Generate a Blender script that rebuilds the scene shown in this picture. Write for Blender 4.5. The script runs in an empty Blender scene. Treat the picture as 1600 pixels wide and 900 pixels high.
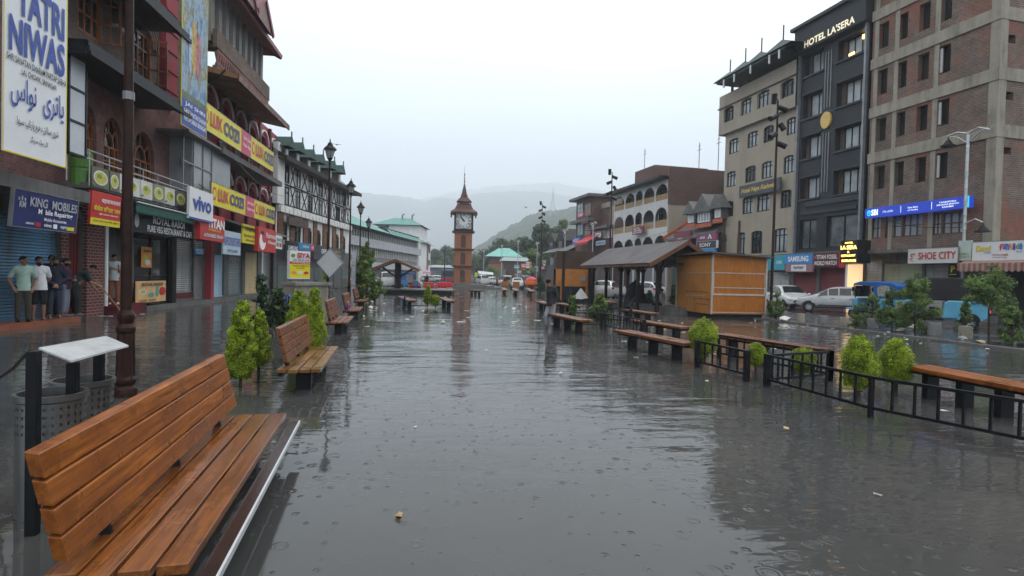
import bpy, math, random
import numpy as np
from mathutils import Vector, Matrix

random.seed(7)
rng = np.random.default_rng(7)
SC = bpy.context.scene
COL = SC.collection
PI = math.pi

# ------------------------------------------------------------------ camera
FPX, CAMH = 900.0, 1.65
YAW, PITCH, ROLL = math.atan(120 / FPX), math.atan(18 / FPX), 0.025
_d0 = Vector((math.sin(YAW), math.cos(YAW), 0)); _r0 = Vector((math.cos(YAW), -math.sin(YAW), 0)); _z = Vector((0, 0, 1))
CD = math.cos(PITCH) * _d0 - math.sin(PITCH) * _z
_u = math.cos(PITCH) * _z + math.sin(PITCH) * _d0
CR = _r0 * math.cos(ROLL) + _u * math.sin(ROLL)
CU = _u * math.cos(ROLL) - _r0 * math.sin(ROLL)
CP = Vector((0, 0, CAMH))
cam_d = bpy.data.cameras.new('camera'); cam = bpy.data.objects.new('camera', cam_d); COL.objects.link(cam)
cam_d.sensor_width = 36; cam_d.lens = 36 * FPX / 1600; cam_d.clip_start = 0.05; cam_d.clip_end = 9000
_m = Matrix((CR, CU, -CD)).transposed().to_4x4(); _m.translation = CP
cam.matrix_world = _m
SC.camera = cam

# ------------------------------------------------------------------ sky, sun, exposure
SUN_EL, SUN_AZ = math.radians(58), math.radians(35)
W = bpy.data.worlds.new("World"); SC.world = W; W.use_nodes = True
nt = W.node_tree; nt.nodes.clear()
def nn(t, kind, **kw):
    n = t.nodes.new(kind)
    for k, v in kw.items(): setattr(n, k, v)
    return n
out = nn(nt, 'ShaderNodeOutputWorld'); bg = nn(nt, 'ShaderNodeBackground')
sky = nn(nt, 'ShaderNodeTexSky', sky_type='NISHITA', sun_disc=False)
sky.sun_elevation = SUN_EL; sky.sun_rotation = SUN_AZ; sky.air_density = 1.0; sky.dust_density = 4.0
hs = nn(nt, 'ShaderNodeHueSaturation'); hs.inputs['Saturation'].default_value = 0.25
hs.inputs['Value'].default_value = 0.30
nt.links.new(sky.outputs[0], hs.inputs['Color'])
tc = nn(nt, 'ShaderNodeTexCoord'); sep = nn(nt, 'ShaderNodeSeparateXYZ')
nt.links.new(tc.outputs['Generated'], sep.inputs[0])
cn = nn(nt, 'ShaderNodeTexNoise'); cn.inputs['Scale'].default_value = 2.2; cn.inputs['Detail'].default_value = 5; cn.inputs['Roughness'].default_value = .55
mp = nn(nt, 'ShaderNodeMapping'); mp.inputs['Scale'].default_value = (1, 1, 2.6)
nt.links.new(tc.outputs['Generated'], mp.inputs[0]); nt.links.new(mp.outputs[0], cn.inputs['Vector'])
md = nn(nt, 'ShaderNodeMath', operation='MULTIPLY_ADD'); md.inputs[1].default_value = 0.18; md.inputs[2].default_value = -0.09
nt.links.new(cn.outputs['Fac'], md.inputs[0])
ad = nn(nt, 'ShaderNodeMath', operation='ADD'); nt.links.new(sep.outputs['Z'], ad.inputs[0]); nt.links.new(md.outputs[0], ad.inputs[1])
ramp = nn(nt, 'ShaderNodeValToRGB')          # an overcast deck: brighter towards the zenith
e = ramp.color_ramp.elements
SKYG = 8.2
e[0].position = 0.0; e[0].color = (.395, .48, .55, 1)
e[1].position = 1.0; e[1].color = (1, 1, 1, 1)
for p_, c_ in ((.10, (.43, .52, .59, 1)), (.22, (.54, .62, .685, 1)), (.36, (.80, .86, .905, 1)), (.6, (1, 1, 1, 1))):
    k = ramp.color_ramp.elements.new(p_); k.color = c_
nt.links.new(ad.outputs[0], ramp.inputs[0])
vs = nn(nt, 'ShaderNodeVectorMath', operation='SCALE'); vs.inputs['Scale'].default_value = SKYG
nt.links.new(ramp.outputs[0], vs.inputs[0])
va = nn(nt, 'ShaderNodeVectorMath', operation='ADD'); nt.links.new(vs.outputs[0], va.inputs[0]); nt.links.new(hs.outputs[0], va.inputs[1])
nt.links.new(va.outputs[0], bg.inputs['Color']); bg.inputs['Strength'].default_value = 0.10
nt.links.new(bg.outputs[0], out.inputs[0])

sl = bpy.data.lights.new('sun', 'SUN'); sun = bpy.data.objects.new('sun', sl); COL.objects.link(sun)
sl.energy = 0.6; sl.angle = math.radians(25); sl.color = (1, .97, .93)
sd = Vector((math.sin(SUN_AZ) * math.cos(SUN_EL), math.cos(SUN_AZ) * math.cos(SUN_EL), math.sin(SUN_EL)))
sun.rotation_euler = sd.to_track_quat('Z', 'Y').to_euler()
SC.view_settings.view_transform = 'Standard'; SC.view_settings.look = 'None'
SC.view_settings.exposure = 0.90; SC.view_settings.gamma = 1; SC.view_settings.use_curve_mapping = False
SC.cycles.max_bounces = 8; SC.cycles.diffuse_bounces = 3; SC.cycles.glossy_bounces = 3; SC.cycles.volume_bounces = 6
SC.cycles.caustics_reflective = False; SC.cycles.caustics_refractive = False

# ------------------------------------------------------------------ photo rays -> places in the world
def ray(x, y): return CD + CR * ((x - 800) / FPX) + CU * ((450 - y) / FPX)
def G(x, y, z=0.0):
    v = ray(x, y); return CP + v * ((z - CAMH) / v.z)
def D(x, y, dep): return CP + ray(x, y) * dep
def ZAT(p, x, y):                   # height on the vertical line over world point p that is seen at picture point (x, y)
    v = ray(x, y); t = (p.x * _d0.x + p.y * _d0.y) / (v.x * _d0.x + v.y * _d0.y)
    return CAMH + v.z * t
def HEAD(x):                        # compass direction of picture column x at the horizon
    v = ray(x, 430 + (x - 800) * .025); return Vector((v.x, v.y, 0)).normalized()

# ------------------------------------------------------------------ mesh builder
class MB:
    def __init__(s, M=None): s.v = []; s.f = []; s.mi = []; s.pr = []; s.M = M or Matrix()
    def add(s, vs, fs, mi=0):
        b = len(s.v); M = s.M; s.pr.append((b, len(s.f)))
        s.v += [tuple(M @ Vector(p)) for p in vs]
        s.f += [tuple(b + i for i in f) for f in fs]; s.mi += [mi] * len(fs); return s
    def box(s, x0, x1, y0, y1, z0, z1, mi=0):
        if x0 > x1: x0, x1 = x1, x0
        if y0 > y1: y0, y1 = y1, y0
        if z0 > z1: z0, z1 = z1, z0
        return s.add([(x0, y0, z0), (x1, y0, z0), (x1, y1, z0), (x0, y1, z0), (x0, y0, z1), (x1, y0, z1), (x1, y1, z1), (x0, y1, z1)],
                     [(3, 2, 1, 0), (4, 5, 6, 7), (0, 1, 5, 4), (1, 2, 6, 5), (2, 3, 7, 6), (3, 0, 4, 7)], mi)
    def quad(s, a, b, c, d, mi=0): return s.add([a, b, c, d], [(0, 1, 2, 3)], mi)
    def prism(s, pts, a0, a1, axis='y', mi=0):      # polygon (u,w) pushed along an axis
        n = len(pts)
        def P(u, w, a): return {'y': (u, a, w), 'x': (a, u, w), 'z': (u, w, a)}[axis]
        ar = sum(pts[i][0] * pts[(i + 1) % n][1] - pts[(i + 1) % n][0] * pts[i][1] for i in range(n))
        flip = (ar > 0) if axis == 'y' else (ar < 0)
        q = list(pts)[::-1] if flip else list(pts)
        vs = [P(u, w, a0) for u, w in q] + [P(u, w, a1) for u, w in q]
        fs = [tuple(range(n))[::-1], tuple(range(n, 2 * n))] + [(i, (i + 1) % n, n + (i + 1) % n, n + i) for i in range(n)]
        return s.add(vs, fs, mi)
    def beam(s, a, b, w, h=None, mi=0, up=(0, 0, 1)):
        a, b = Vector(a), Vector(b); h = h or w; d = (b - a).normalized(); up = Vector(up)
        if abs(d.dot(up)) > .98: up = Vector((0, 1, 0))
        sx = d.cross(up).normalized() * w / 2; sy = sx.cross(d).normalized() * h / 2
        vs = [p + i * sx + j * sy for p in (a, b) for i, j in ((-1, -1), (1, -1), (1, 1), (-1, 1))]
        return s.add(vs, [(0, 1, 2, 3), (7, 6, 5, 4), (0, 4, 5, 1), (1, 5, 6, 2), (2, 6, 7, 3), (3, 7, 4, 0)], mi)
    def tube(s, pts, r, n=8, mi=0, cap=True):
        pts = [Vector(p) for p in pts]; rs = r if isinstance(r, (list, tuple)) else [r] * len(pts)
        vs = []; fs = []; k = len(pts); ref = None
        for i, p in enumerate(pts):
            d = (pts[min(i + 1, k - 1)] - pts[max(i - 1, 0)]).normalized()
            if ref is None: ref = Vector((0, 0, 1)) if abs(d.z) < .9 else Vector((1, 0, 0))
            a = d.cross(ref).normalized(); b = a.cross(d)
            vs += [p + rs[i] * (math.cos(2 * PI * j / n) * a + math.sin(2 * PI * j / n) * b) for j in range(n)]
        for i in range(k - 1):
            for j in range(n): fs.append((i * n + j, i * n + (j + 1) % n, (i + 1) * n + (j + 1) % n, (i + 1) * n + j))
        if cap: fs += [tuple(range(n))[::-1], tuple(range((k - 1) * n, k * n))]
        return s.add(vs, fs, mi)
    def lathe(s, prof, n=16, c=(0, 0, 0), mi=0, cap=True):   # (r,z) pairs
        vs = []; fs = []; k = len(prof)
        for r_, z_ in prof: vs += [(c[0] + r_ * math.cos(2 * PI * j / n), c[1] + r_ * math.sin(2 * PI * j / n), c[2] + z_) for j in range(n)]
        for i in range(k - 1):
            for j in range(n): fs.append((i * n + j, i * n + (j + 1) % n, (i + 1) * n + (j + 1) % n, (i + 1) * n + j))
        if cap: fs += [tuple(range(n))[::-1], tuple(range((k - 1) * n, k * n))]
        return s.add(vs, fs, mi)
    def ell(s, c, r, n=12, m=8, mi=0, R=None):
        R = R or Matrix.Identity(3); c = Vector(c); vs = []; fs = []
        for i in range(m + 1):
            t = PI * i / m
            for j in range(n):
                p = 2 * PI * j / n
                vs.append(c + R @ Vector((r[0] * math.sin(t) * math.cos(p), r[1] * math.sin(t) * math.sin(p), -r[2] * math.cos(t))))
        for i in range(m):
            for j in range(n): fs.append((i * n + j, i * n + (j + 1) % n, (i + 1) * n + (j + 1) % n, (i + 1) * n + j))
        return s.add(vs, fs, mi)
    def cap(s, a, b, ra, rb, n=10, mi=0):            # tapered capsule
        a, b = Vector(a), Vector(b); d = (b - a); L = d.length; d = d / max(L, 1e-6)
        pts = []; rr = []
        for t in (0, .35, .7, .92): pts.append(a - d * ra * math.cos(t * PI / 2)); rr.append(max(ra * math.sin(t * PI / 2), ra * .05))
        pts.append(a); rr.append(ra); pts.append(b); rr.append(rb)
        for t in (.92, .7, .35, 0): pts.append(b + d * rb * math.cos(t * PI / 2)); rr.append(max(rb * math.sin(t * PI / 2), rb * .05))
        return s.tube(pts, rr, n, mi)
    def each(s, name, mats, parent=None, gap=.02, **kw):       # every separate piece its own part
        n = len(s.pr); ve = [p[0] for p in s.pr[1:]] + [len(s.v)]; fe = [p[1] for p in s.pr[1:]] + [len(s.f)]
        bb = [(np.min(s.v[p[0]:q], 0), np.max(s.v[p[0]:q], 0)) for p, q in zip(s.pr, ve)]; g = list(range(n))
        def find(i):
            while g[i] != i: i = g[i]
            return i
        for i in range(n):
            for j in range(i):
                if (np.maximum(bb[i][0] - bb[j][1], bb[j][0] - bb[i][1]) < gap).all(): g[find(i)] = find(j)
        for r in sorted({find(i) for i in range(n)}):
            m = MB()
            for i in range(n):
                if find(i) != r: continue
                o = len(m.v) - s.pr[i][0]; m.v += s.v[s.pr[i][0]:ve[i]]; m.f += [tuple(k + o for k in f) for f in s.f[s.pr[i][1]:fe[i]]]; m.mi += s.mi[s.pr[i][1]:fe[i]]
            m.build(name, mats, parent, **kw)
    def build(s, name, mats, parent=None, loc=None, smooth=False, bevel=0):
        me = bpy.data.meshes.new(name); me.from_pydata(s.v, [], s.f)
        if not isinstance(mats, (list, tuple)): mats = [mats]
        for m in mats: me.materials.append(m)
        if any(s.mi): me.polygons.foreach_set('material_index', s.mi)
        if smooth:
            me.polygons.foreach_set('use_smooth', [True] * len(s.f))
            if smooth == 'auto':
                try: me.set_sharp_from_angle(angle=math.radians(40))
                except Exception: pass
        me.update()
        o = bpy.data.objects.new(name, me); COL.objects.link(o)
        if parent: o.parent = parent
        if loc is not None: o.location = loc
        if bevel:
            b = o.modifiers.new('bevel', 'BEVEL'); b.width = bevel; b.segments = 2; b.limit_method = 'ANGLE'
        return o

def tag(o, label, cat, group=None, kind=None):
    if label: o['label'] = label
    if cat: o['category'] = cat
    if group: o['group'] = group
    if kind: o['kind'] = kind
    return o
def thing(name, label, cat, loc=(0, 0, 0), rotz=0, group=None):
    o = bpy.data.objects.new(name, None); COL.objects.link(o); o.empty_display_size = .2
    o.location = loc; o.rotation_euler = (0, 0, rotz)
    return tag(o, label, cat, group)
def struct(o): o['kind'] = 'structure'; return o
def dup(root, loc, rotz=None, label=None, scale=None, group=None):
    def cp(o, par):
        c = o.copy(); COL.objects.link(c)
        if par: c.parent = par
        for ch in list(o.children): cp(ch, c)
        return c
    r = cp(root, None); r.location = loc
    if rotz is not None: r.rotation_euler = (0, 0, rotz)
    if scale is not None: r.scale = (scale,) * 3 if not isinstance(scale, tuple) else scale
    if label: r['label'] = label
    if group: r['group'] = group
    return r

# ------------------------------------------------------------------ materials
MATS = {}
def newmat(name):
    m = bpy.data.materials.new(name); m.use_nodes = True; t = m.node_tree
    b = next(n for n in t.nodes if n.type == 'BSDF_PRINCIPLED'); return m, t, b
def coords(t, kind='Object', scale=(1, 1, 1), rot=(0, 0, 0)):
    c = nn(t, 'ShaderNodeTexCoord'); m = nn(t, 'ShaderNodeMapping'); m.inputs['Scale'].default_value = scale; m.inputs['Rotation'].default_value = rot
    t.links.new(c.outputs[kind], m.inputs[0]); return m.outputs[0]
def wallcoords(t, scale=1):          # (x+y, z) so that bricks run on every upright face
    c = nn(t, 'ShaderNodeTexCoord'); s = nn(t, 'ShaderNodeSeparateXYZ'); t.links.new(c.outputs['Object'], s.inputs[0])
    a = nn(t, 'ShaderNodeMath', operation='ADD'); t.links.new(s.outputs[0], a.inputs[0]); t.links.new(s.outputs[1], a.inputs[1])
    k = nn(t, 'ShaderNodeCombineXYZ'); t.links.new(a.outputs[0], k.inputs[0]); t.links.new(s.outputs[2], k.inputs[1]); return k.outputs[0]
def noise(t, vec, sc, det=4, rough=.6):
    n = nn(t, 'ShaderNodeTexNoise'); n.inputs['Scale'].default_value = sc; n.inputs['Detail'].default_value = det; n.inputs['Roughness'].default_value = rough
    if vec is not None: t.links.new(vec, n.inputs['Vector'])
    return n.outputs['Fac']
def rampn(t, fac, stops):
    r = nn(t, 'ShaderNodeValToRGB'); el = r.color_ramp.elements
    el[0].position, el[0].color = stops[0][0], (*stops[0][1], 1); el[1].position, el[1].color = stops[-1][0], (*stops[-1][1], 1)
    for p, c in stops[1:-1]: k = el.new(p); k.color = (*c, 1)
    t.links.new(fac, r.inputs[0]); return r.outputs[0]
def mix(t, fac, a, b, mode='MIX'):
    m = nn(t, 'ShaderNodeMix', data_type='RGBA', blend_type=mode)
    for sock, v in ((0, fac), (6, a), (7, b)):
        if hasattr(v, 'is_output'): t.links.new(v, m.inputs[sock])
        elif sock == 0: m.inputs[0].default_value = v
        else: m.inputs[sock].default_value = (*v, 1)
    return m.outputs[2]
def bump(t, b, h, strength=.4, dist=.02):
    n = nn(t, 'ShaderNodeBump'); n.inputs['Strength'].default_value = strength; n.inputs['Distance'].default_value = dist
    t.links.new(h, n.inputs['Height']); t.links.new(n.outputs[0], b.inputs['Normal'])
def mul(c, k): return tuple(min(1, x * k) for x in c)
def plain(name, c, rough=.6, var=.25, sc=2.0, metal=0, bmp=0, emit=0, spec=None):
    if name in MATS: return MATS[name]
    m, t, b = newmat(name); v = coords(t)
    f = noise(t, v, sc, 6, .65)
    t.links.new(rampn(t, f, [(.3, mul(c, 1 - var)), (.5, c), (.72, mul(c, 1 + var * .6))]), b.inputs['Base Color'])
    b.inputs['Roughness'].default_value = rough; b.inputs['Metallic'].default_value = metal; b.inputs['Specular IOR Level'].default_value = spec if spec is not None else (.18 if max(c) < .06 else .4)
    if bmp: bump(t, b, noise(t, v, sc * 6, 4), bmp, .02)
    if emit:
        b.inputs['Emission Color'].default_value = (*c, 1); b.inputs['Emission Strength'].default_value = emit
    MATS[name] = m; return m
def grime(name, c, dirt, rough=.7, amt=.5, sc=.8, metal=0, streak=True, bmp=.15):   # a painted or plastered wall with rain streaks
    if name in MATS: return MATS[name]
    m, t, b = newmat(name)
    f1 = noise(t, coords(t, scale=(2.4, 2.4, .22) if streak else (1, 1, 1)), sc * 1.6, 6, .6)
    f2 = noise(t, coords(t), sc, 7, .7)
    a = nn(t, 'ShaderNodeMath', operation='MULTIPLY'); t.links.new(f1, a.inputs[0]); t.links.new(f2, a.inputs[1])
    t.links.new(rampn(t, a.outputs[0], [(.12, mix_c(c, dirt, amt)), (.24, mix_c(c, dirt, amt * .35)), (.38, c)]), b.inputs['Base Color'])
    b.inputs['Roughness'].default_value = rough; b.inputs['Metallic'].default_value = metal
    b.inputs['Specular IOR Level'].default_value = .25
    if bmp: bump(t, b, noise(t, coords(t), 14, 5), bmp, .01)
    MATS[name] = m; return m
def mix_c(a, b, k): return tuple(x * (1 - k) + y * k for x, y in zip(a, b))
def brick(name, c1, c2, mortar, bw=.24, bh=.078, ms=.012, patch=.5, dirt=(.05, .045, .04), pc=None, bmpd=.012, pk=.75):
    if name in MATS: return MATS[name]
    m, t, b = newmat(name); v = wallcoords(t)
    br = nn(t, 'ShaderNodeTexBrick'); t.links.new(v, br.inputs['Vector'])
    br.inputs['Scale'].default_value = 1; br.inputs['Brick Width'].default_value = bw; br.inputs['Row Height'].default_value = bh
    br.inputs['Mortar Size'].default_value = ms; br.inputs['Mortar Smooth'].default_value = .2; br.inputs['Bias'].default_value = -.1
    br.inputs['Color1'].default_value = (*c1, 1); br.inputs['Color2'].default_value = (*c2, 1); br.inputs['Mortar'].default_value = (*mortar, 1)
    f = noise(t, v, .7, 7, .68); g = noise(t, v, 3.1, 5, .6)
    col = mix(t, rampn(t, f, [(.34, (0, 0, 0)), (.66, (patch,) * 3)]), br.outputs['Color'], dirt)
    if pc: col = mix(t, rampn(t, noise(t, v, .33, 5, .6), [(.50, (0, 0, 0)), (.62, (pk,) * 3)]), col, pc)
    col = mix(t, rampn(t, g, [(.35, (.45,) * 3), (.6, (0, 0, 0))]), col, mul(dirt, 1.4))
    t.links.new(col, b.inputs['Base Color']); b.inputs['Roughness'].default_value = .8; b.inputs['Specular IOR Level'].default_value = .2
    inv = nn(t, 'ShaderNodeMath', operation='SUBTRACT'); inv.inputs[0].default_value = 1; t.links.new(br.outputs['Fac'], inv.inputs[1])
    bump(t, b, inv.outputs[0], .6, bmpd)
    MATS[name] = m; return m
def wood(name, c, dark, axis='y', rough=.28, sc=1.0, coat=.0, knots=True, light=None):
    if name in MATS: return MATS[name]
    m, t, b = newmat(name)
    s = {'x': (.5, 11, 11), 'y': (11, .5, 11), 'z': (11, 11, .5)}[axis]
    c0 = nn(t, 'ShaderNodeTexCoord'); oi = nn(t, 'ShaderNodeObjectInfo')
    of = nn(t, 'ShaderNodeVectorMath', operation='SCALE'); of.inputs[0].default_value = (17, 31, 13); t.links.new(oi.outputs['Random'], of.inputs['Scale'])
    ad_ = nn(t, 'ShaderNodeVectorMath', operation='ADD'); t.links.new(c0.outputs['Object'], ad_.inputs[0]); t.links.new(of.outputs[0], ad_.inputs[1])
    mp_ = nn(t, 'ShaderNodeMapping'); mp_.inputs['Scale'].default_value = tuple(x * sc for x in s); t.links.new(ad_.outputs[0], mp_.inputs[0])
    f = noise(t, mp_.outputs[0], 4, 7, .68); g = noise(t, ad_.outputs[0], 1.6 * sc, 5, .6)
    col = rampn(t, f, [(.30, dark), (.43, mix_c(dark, c, .6)), (.54, c), (.70, light or mul(c, 1.35))])
    col = mix(t, rampn(t, g, [(.36, (.75,) * 3), (.52, (0, 0, 0))]), col, mix_c(dark, c, .30))
    col = mix(t, rampn(t, noise(t, ad_.outputs[0], 7 * sc, 6, .7), [(.28, (.55,) * 3), (.44, (0, 0, 0))]), col, dark)
    col = mix(t, rampn(t, oi.outputs['Random'], [(0, (.42,) * 3), (1, (0, 0, 0))]), col, mix_c(dark, c, .55))
    if knots:
        vo = nn(t, 'ShaderNodeTexVoronoi'); mk = nn(t, 'ShaderNodeMapping')
        mk.inputs['Scale'].default_value = {'x': (1.0, 4.5, 4.5), 'y': (4.5, 1.0, 4.5), 'z': (4.5, 4.5, 1.0)}[axis]
        t.links.new(ad_.outputs[0], mk.inputs[0]); t.links.new(mk.outputs[0], vo.inputs['Vector']); vo.inputs['Scale'].default_value = 1.1
        col = mix(t, rampn(t, vo.outputs['Distance'], [(.045, (.85,) * 3), (.11, (0, 0, 0))]), col, mul(dark, .5))
    t.links.new(col, b.inputs['Base Color'])
    t.links.new(rampn(t, g, [(.35, (rough * .55,) * 3), (.65, (rough * 1.7,) * 3)]), b.inputs['Roughness'])
    b.inputs['Specular IOR Level'].default_value = .28; b.inputs['Coat Weight'].default_value = coat; b.inputs['Coat Roughness'].default_value = .12
    bump(t, b, f, .25, .006); MATS[name] = m; return m
def glassy(name, c, rough=.08, var=.5):
    if name in MATS: return MATS[name]
    m, t, b = newmat(name); f = noise(t, coords(t), .9, 3)
    t.links.new(rampn(t, f, [(.3, mul(c, 1 - var)), (.7, mul(c, 1 + var))]), b.inputs['Base Color'])
    b.inputs['Roughness'].default_value = rough; b.inputs['Specular IOR Level'].default_value = .6
    bump(t, b, noise(t, coords(t), .6, 2), .06, .1)
    MATS[name] = m; return m
def leafmat(name, c, var=.35):
    if name in MATS: return MATS[name]
    m, t, b = newmat(name); f = noise(t, coords(t), 3.0, 3)
    t.links.new(rampn(t, f, [(.3, mul(c, 1 - var)), (.7, mul(c, 1 + var))]), b.inputs['Base Color'])
    b.inputs['Roughness'].default_value = .45; b.inputs['Specular IOR Level'].default_value = .35
    tr = nn(t, 'ShaderNodeBsdfTranslucent'); tr.inputs[0].default_value = (*mul(c, 1.3), 1)
    ms = nn(t, 'ShaderNodeMixShader'); ms.inputs[0].default_value = .25
    o = next(n for n in t.nodes if n.type == 'OUTPUT_MATERIAL')
    t.links.new(b.outputs[0], ms.inputs[1]); t.links.new(tr.outputs[0], ms.inputs[2]); t.links.new(ms.outputs[0], o.inputs[0])
    MATS[name] = m; return m

M_BLACK = plain('black_paint', (.012, .012, .014), .35, .3, 6)
M_IRON = plain('black_iron', (.009, .010, .013), .45, .4, 9, bmp=.08)
M_BROWNIRON = plain('brown_iron', (.026, .010, .007), .42, .6, 7, bmp=.15)
M_DARK = plain('dark_void', (.01, .01, .011), .8, .3)
M_WHITE = plain('white_paint', (.72, .73, .74), .5, .12, 3)
M_LTRWHITE = plain('white_letter', (.85, .86, .87), .5, .03)
M_RED = plain('red_letter', (.45, .02, .03), .45, .1)
M_BLUE = plain('blue_letter', (.03, .07, .33), .45, .1)
M_NAVY = plain('navy_letter', (.02, .03, .12), .5, .1)
M_LBLACK = plain('black_letter', (.015, .015, .016), .5, .1)
M_YELLOW = plain('yellow_sign', (.70, .60, .03), .45, .12, 1.2)
M_GREY = plain('grey_metal', (.22, .23, .24), .4, .25, 3, metal=.3)
M_GALV = plain('galvanised_metal', (.42, .44, .45), .35, .3, 6, metal=.6)
M_CONC = grime('concrete', (.27, .26, .245), (.07, .068, .06), .8, .7)
M_DCONC = grime('dark_concrete', (.15, .148, .144), (.03, .03, .03), .7, .7)
M_GLASS = glassy('dark_glass', (.02, .024, .028))
M_CURTAIN = glassy('curtained_glass', (.30, .33, .35), .2, .4)
M_GOLD = plain('gold_letter', (.62, .42, .12), .35, .15)

# ------------------------------------------------------------------ lettering
def text_geo(body, bold=.0, shear=0, arabic=False):
    cu = bpy.data.curves.new('txt', 'FONT'); cu.body = body; cu.size = 1; cu.resolution_u = 3; cu.offset = bold; cu.shear = shear
    cu.extrude = 0
    ob = bpy.data.objects.new('txt', cu); COL.objects.link(ob)
    dg = bpy.context.evaluated_depsgraph_get(); me = bpy.data.meshes.new_from_object(ob.evaluated_get(dg))
    vs = [tuple(v.co) for v in me.vertices]; fs = [tuple(p.vertices) for p in me.polygons]
    bpy.data.objects.remove(ob); bpy.data.curves.remove(cu); bpy.data.meshes.remove(me)
    return vs, fs
def put_text(mb, body, s0, s1, z0, z1, y, bold=.01, mi=0, shear=0, fit=True, depth=.012):
    vs, fs = text_geo(body, bold, shear)
    if not vs: return
    xs = [v[0] for v in vs]; zs = [v[1] for v in vs]; w = max(xs) - min(xs); h = max(zs) - min(zs)
    kx = (s1 - s0) / max(w, 1e-6); kz = (z1 - z0) / max(h, 1e-6)
    if not fit: kx = min(kx, kz * 1.25); kz = min(kz, kx * 1.6)
    ox = (s0 + s1) / 2 - kx * w / 2; oz = (z0 + z1) / 2 - kz * h / 2
    mb.add([(ox + (v[0] - min(xs)) * kx, y, oz + (v[1] - min(zs)) * kz) for v in vs], fs, mi)

# ------------------------------------------------------------------ facades
class Fac:                              # x runs left to right as seen from the street, y into the building
    def __init__(s, A, B):
        s.A = Vector((A.x, A.y, 0)); s.B = Vector((B.x, B.y, 0)); s.u = (s.B - s.A).normalized(); s.L = (s.B - s.A).length
        s.n = Vector((-s.u.y, s.u.x, 0)); s.rz = math.atan2(s.u.y, s.u.x)
    def sz(s, px, py, y=0):
        v = ray(px, py); o = s.A + s.n * y
        t = (o - CP).dot(s.n) / v.dot(s.n); p = CP + v * t
        return (p - s.A).dot(s.u), p.z
    def rect(s, xl, xr, yt, yb, y=0, xm=None):
        xm = xm if xm is not None else (xl + xr) / 2; ym = (yt + yb) / 2
        return (s.sz(xl, ym, y)[0], s.sz(xr, ym, y)[0], s.sz(xm, yb, y)[1], s.sz(xm, yt, y)[1])
    def at(s, sv, y=0, z=0): return s.A + s.u * sv + s.n * y + Vector((0, 0, z))
    def root(s, name, label, cat, sv, y=0, z=0, group=None): return thing(name, label, cat, s.at(sv, y, z), s.rz, group)

def wall(mb, s0, s1, z0, z1, holes, y=0, dep=.22, mi=0, fill=None):
    xs = sorted({s0, s1, *[h[0] for h in holes], *[h[1] for h in holes]}); zs = sorted({z0, z1, *[h[2] for h in holes], *[h[3] for h in holes]})
    xs = [x for x in xs if s0 <= x <= s1]; zs = [z for z in zs if z0 <= z <= z1]
    for i in range(len(xs) - 1):
        for j in range(len(zs) - 1):
            cx, cz = (xs[i] + xs[i + 1]) / 2, (zs[j] + zs[j + 1]) / 2
            if any(h[0] < cx < h[1] and h[2] < cz < h[3] for h in holes): continue
            mb.quad((xs[i], y, zs[j]), (xs[i + 1], y, zs[j]), (xs[i + 1], y, zs[j + 1]), (xs[i], y, zs[j + 1]), mi)
    for a, b, c, d in holes:
        mb.quad((a, y, c), (a, y, d), (a, y + dep, d), (a, y + dep, c), mi); mb.quad((b, y, d), (b, y, c), (b, y + dep, c), (b, y + dep, d), mi)
        mb.quad((a, y, d), (b, y, d), (b, y + dep, d), (a, y + dep, d), mi); mb.quad((b, y, c), (a, y, c), (a, y + dep, c), (b, y + dep, c), mi)
def shell(mb, s0, s1, z0, z1, dep, mi=0, y=0, roof=True):       # the other sides of a block
    mb.quad((s0, y, z0), (s0, y, z1), (s0, y + dep, z1), (s0, y + dep, z0), mi); mb.quad((s1, y, z1), (s1, y, z0), (s1, y + dep, z0), (s1, y + dep, z1), mi)
    mb.quad((s0, y + dep, z0), (s0, y + dep, z1), (s1, y + dep, z1), (s1, y + dep, z0), mi)
    if roof: mb.quad((s0, y, z1), (s1, y, z1), (s1, y + dep, z1), (s0, y + dep, z1), mi)
def arch_fill(mb, a, b, zs, zt, y=0, dep=.22, mi=0, n=8, pointed=0):
    c = (a + b) / 2; r = (b - a) / 2
    def P(i):
        t = PI * i / n; return (c - r * math.cos(t), zs + (zt - zs) * math.sin(t) ** (1 if not pointed else .8))
    for i in range(n):
        p, q = P(i), P(i + 1)
        mb.quad((p[0], y, p[1]), (q[0], y, q[1]), (q[0], y, zt), (p[0], y, zt), mi)
        mb.quad((p[0], y, p[1]), (p[0], y + dep, p[1]), (q[0], y + dep, q[1]), (q[0], y, q[1]), mi)
def window(par, h, y, frame, pane, nx=2, nz=(), fw=.06, name='window', arch=None):
    a, b, c, d = h; mb = MB()
    mb.box(a, a + fw, y - .04, y + .04, c, d); mb.box(b - fw, b, y - .04, y + .04, c, d)
    mb.box(a + fw, b - fw, y - .04, y + .04, c, c + fw); mb.box(a + fw, b - fw, y - .04, y + .04, d - fw, d)
    for i in range(1, nx):
        x = a + (b - a) * i / nx; mb.box(x - fw * .4, x + fw * .4, y - .035, y + .035, c + fw, d - fw)
    for q in nz:
        z = c + (d - c) * q
        for i in range(nx):
            x0 = a + (b - a) * i / nx + fw * (.4 if i else 1); x1 = a + (b - a) * (i + 1) / nx - fw * (.4 if i < nx - 1 else 1)
            mb.box(x0, x1, y - .03, y + .03, z - fw * .35, z + fw * .35)
    w = mb.build(name, frame, par)
    p = MB().quad((a, y + .01, c), (b, y + .01, c), (b, y + .01, d), (a, y + .01, d)).build('pane', pane, w)
    return w
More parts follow.
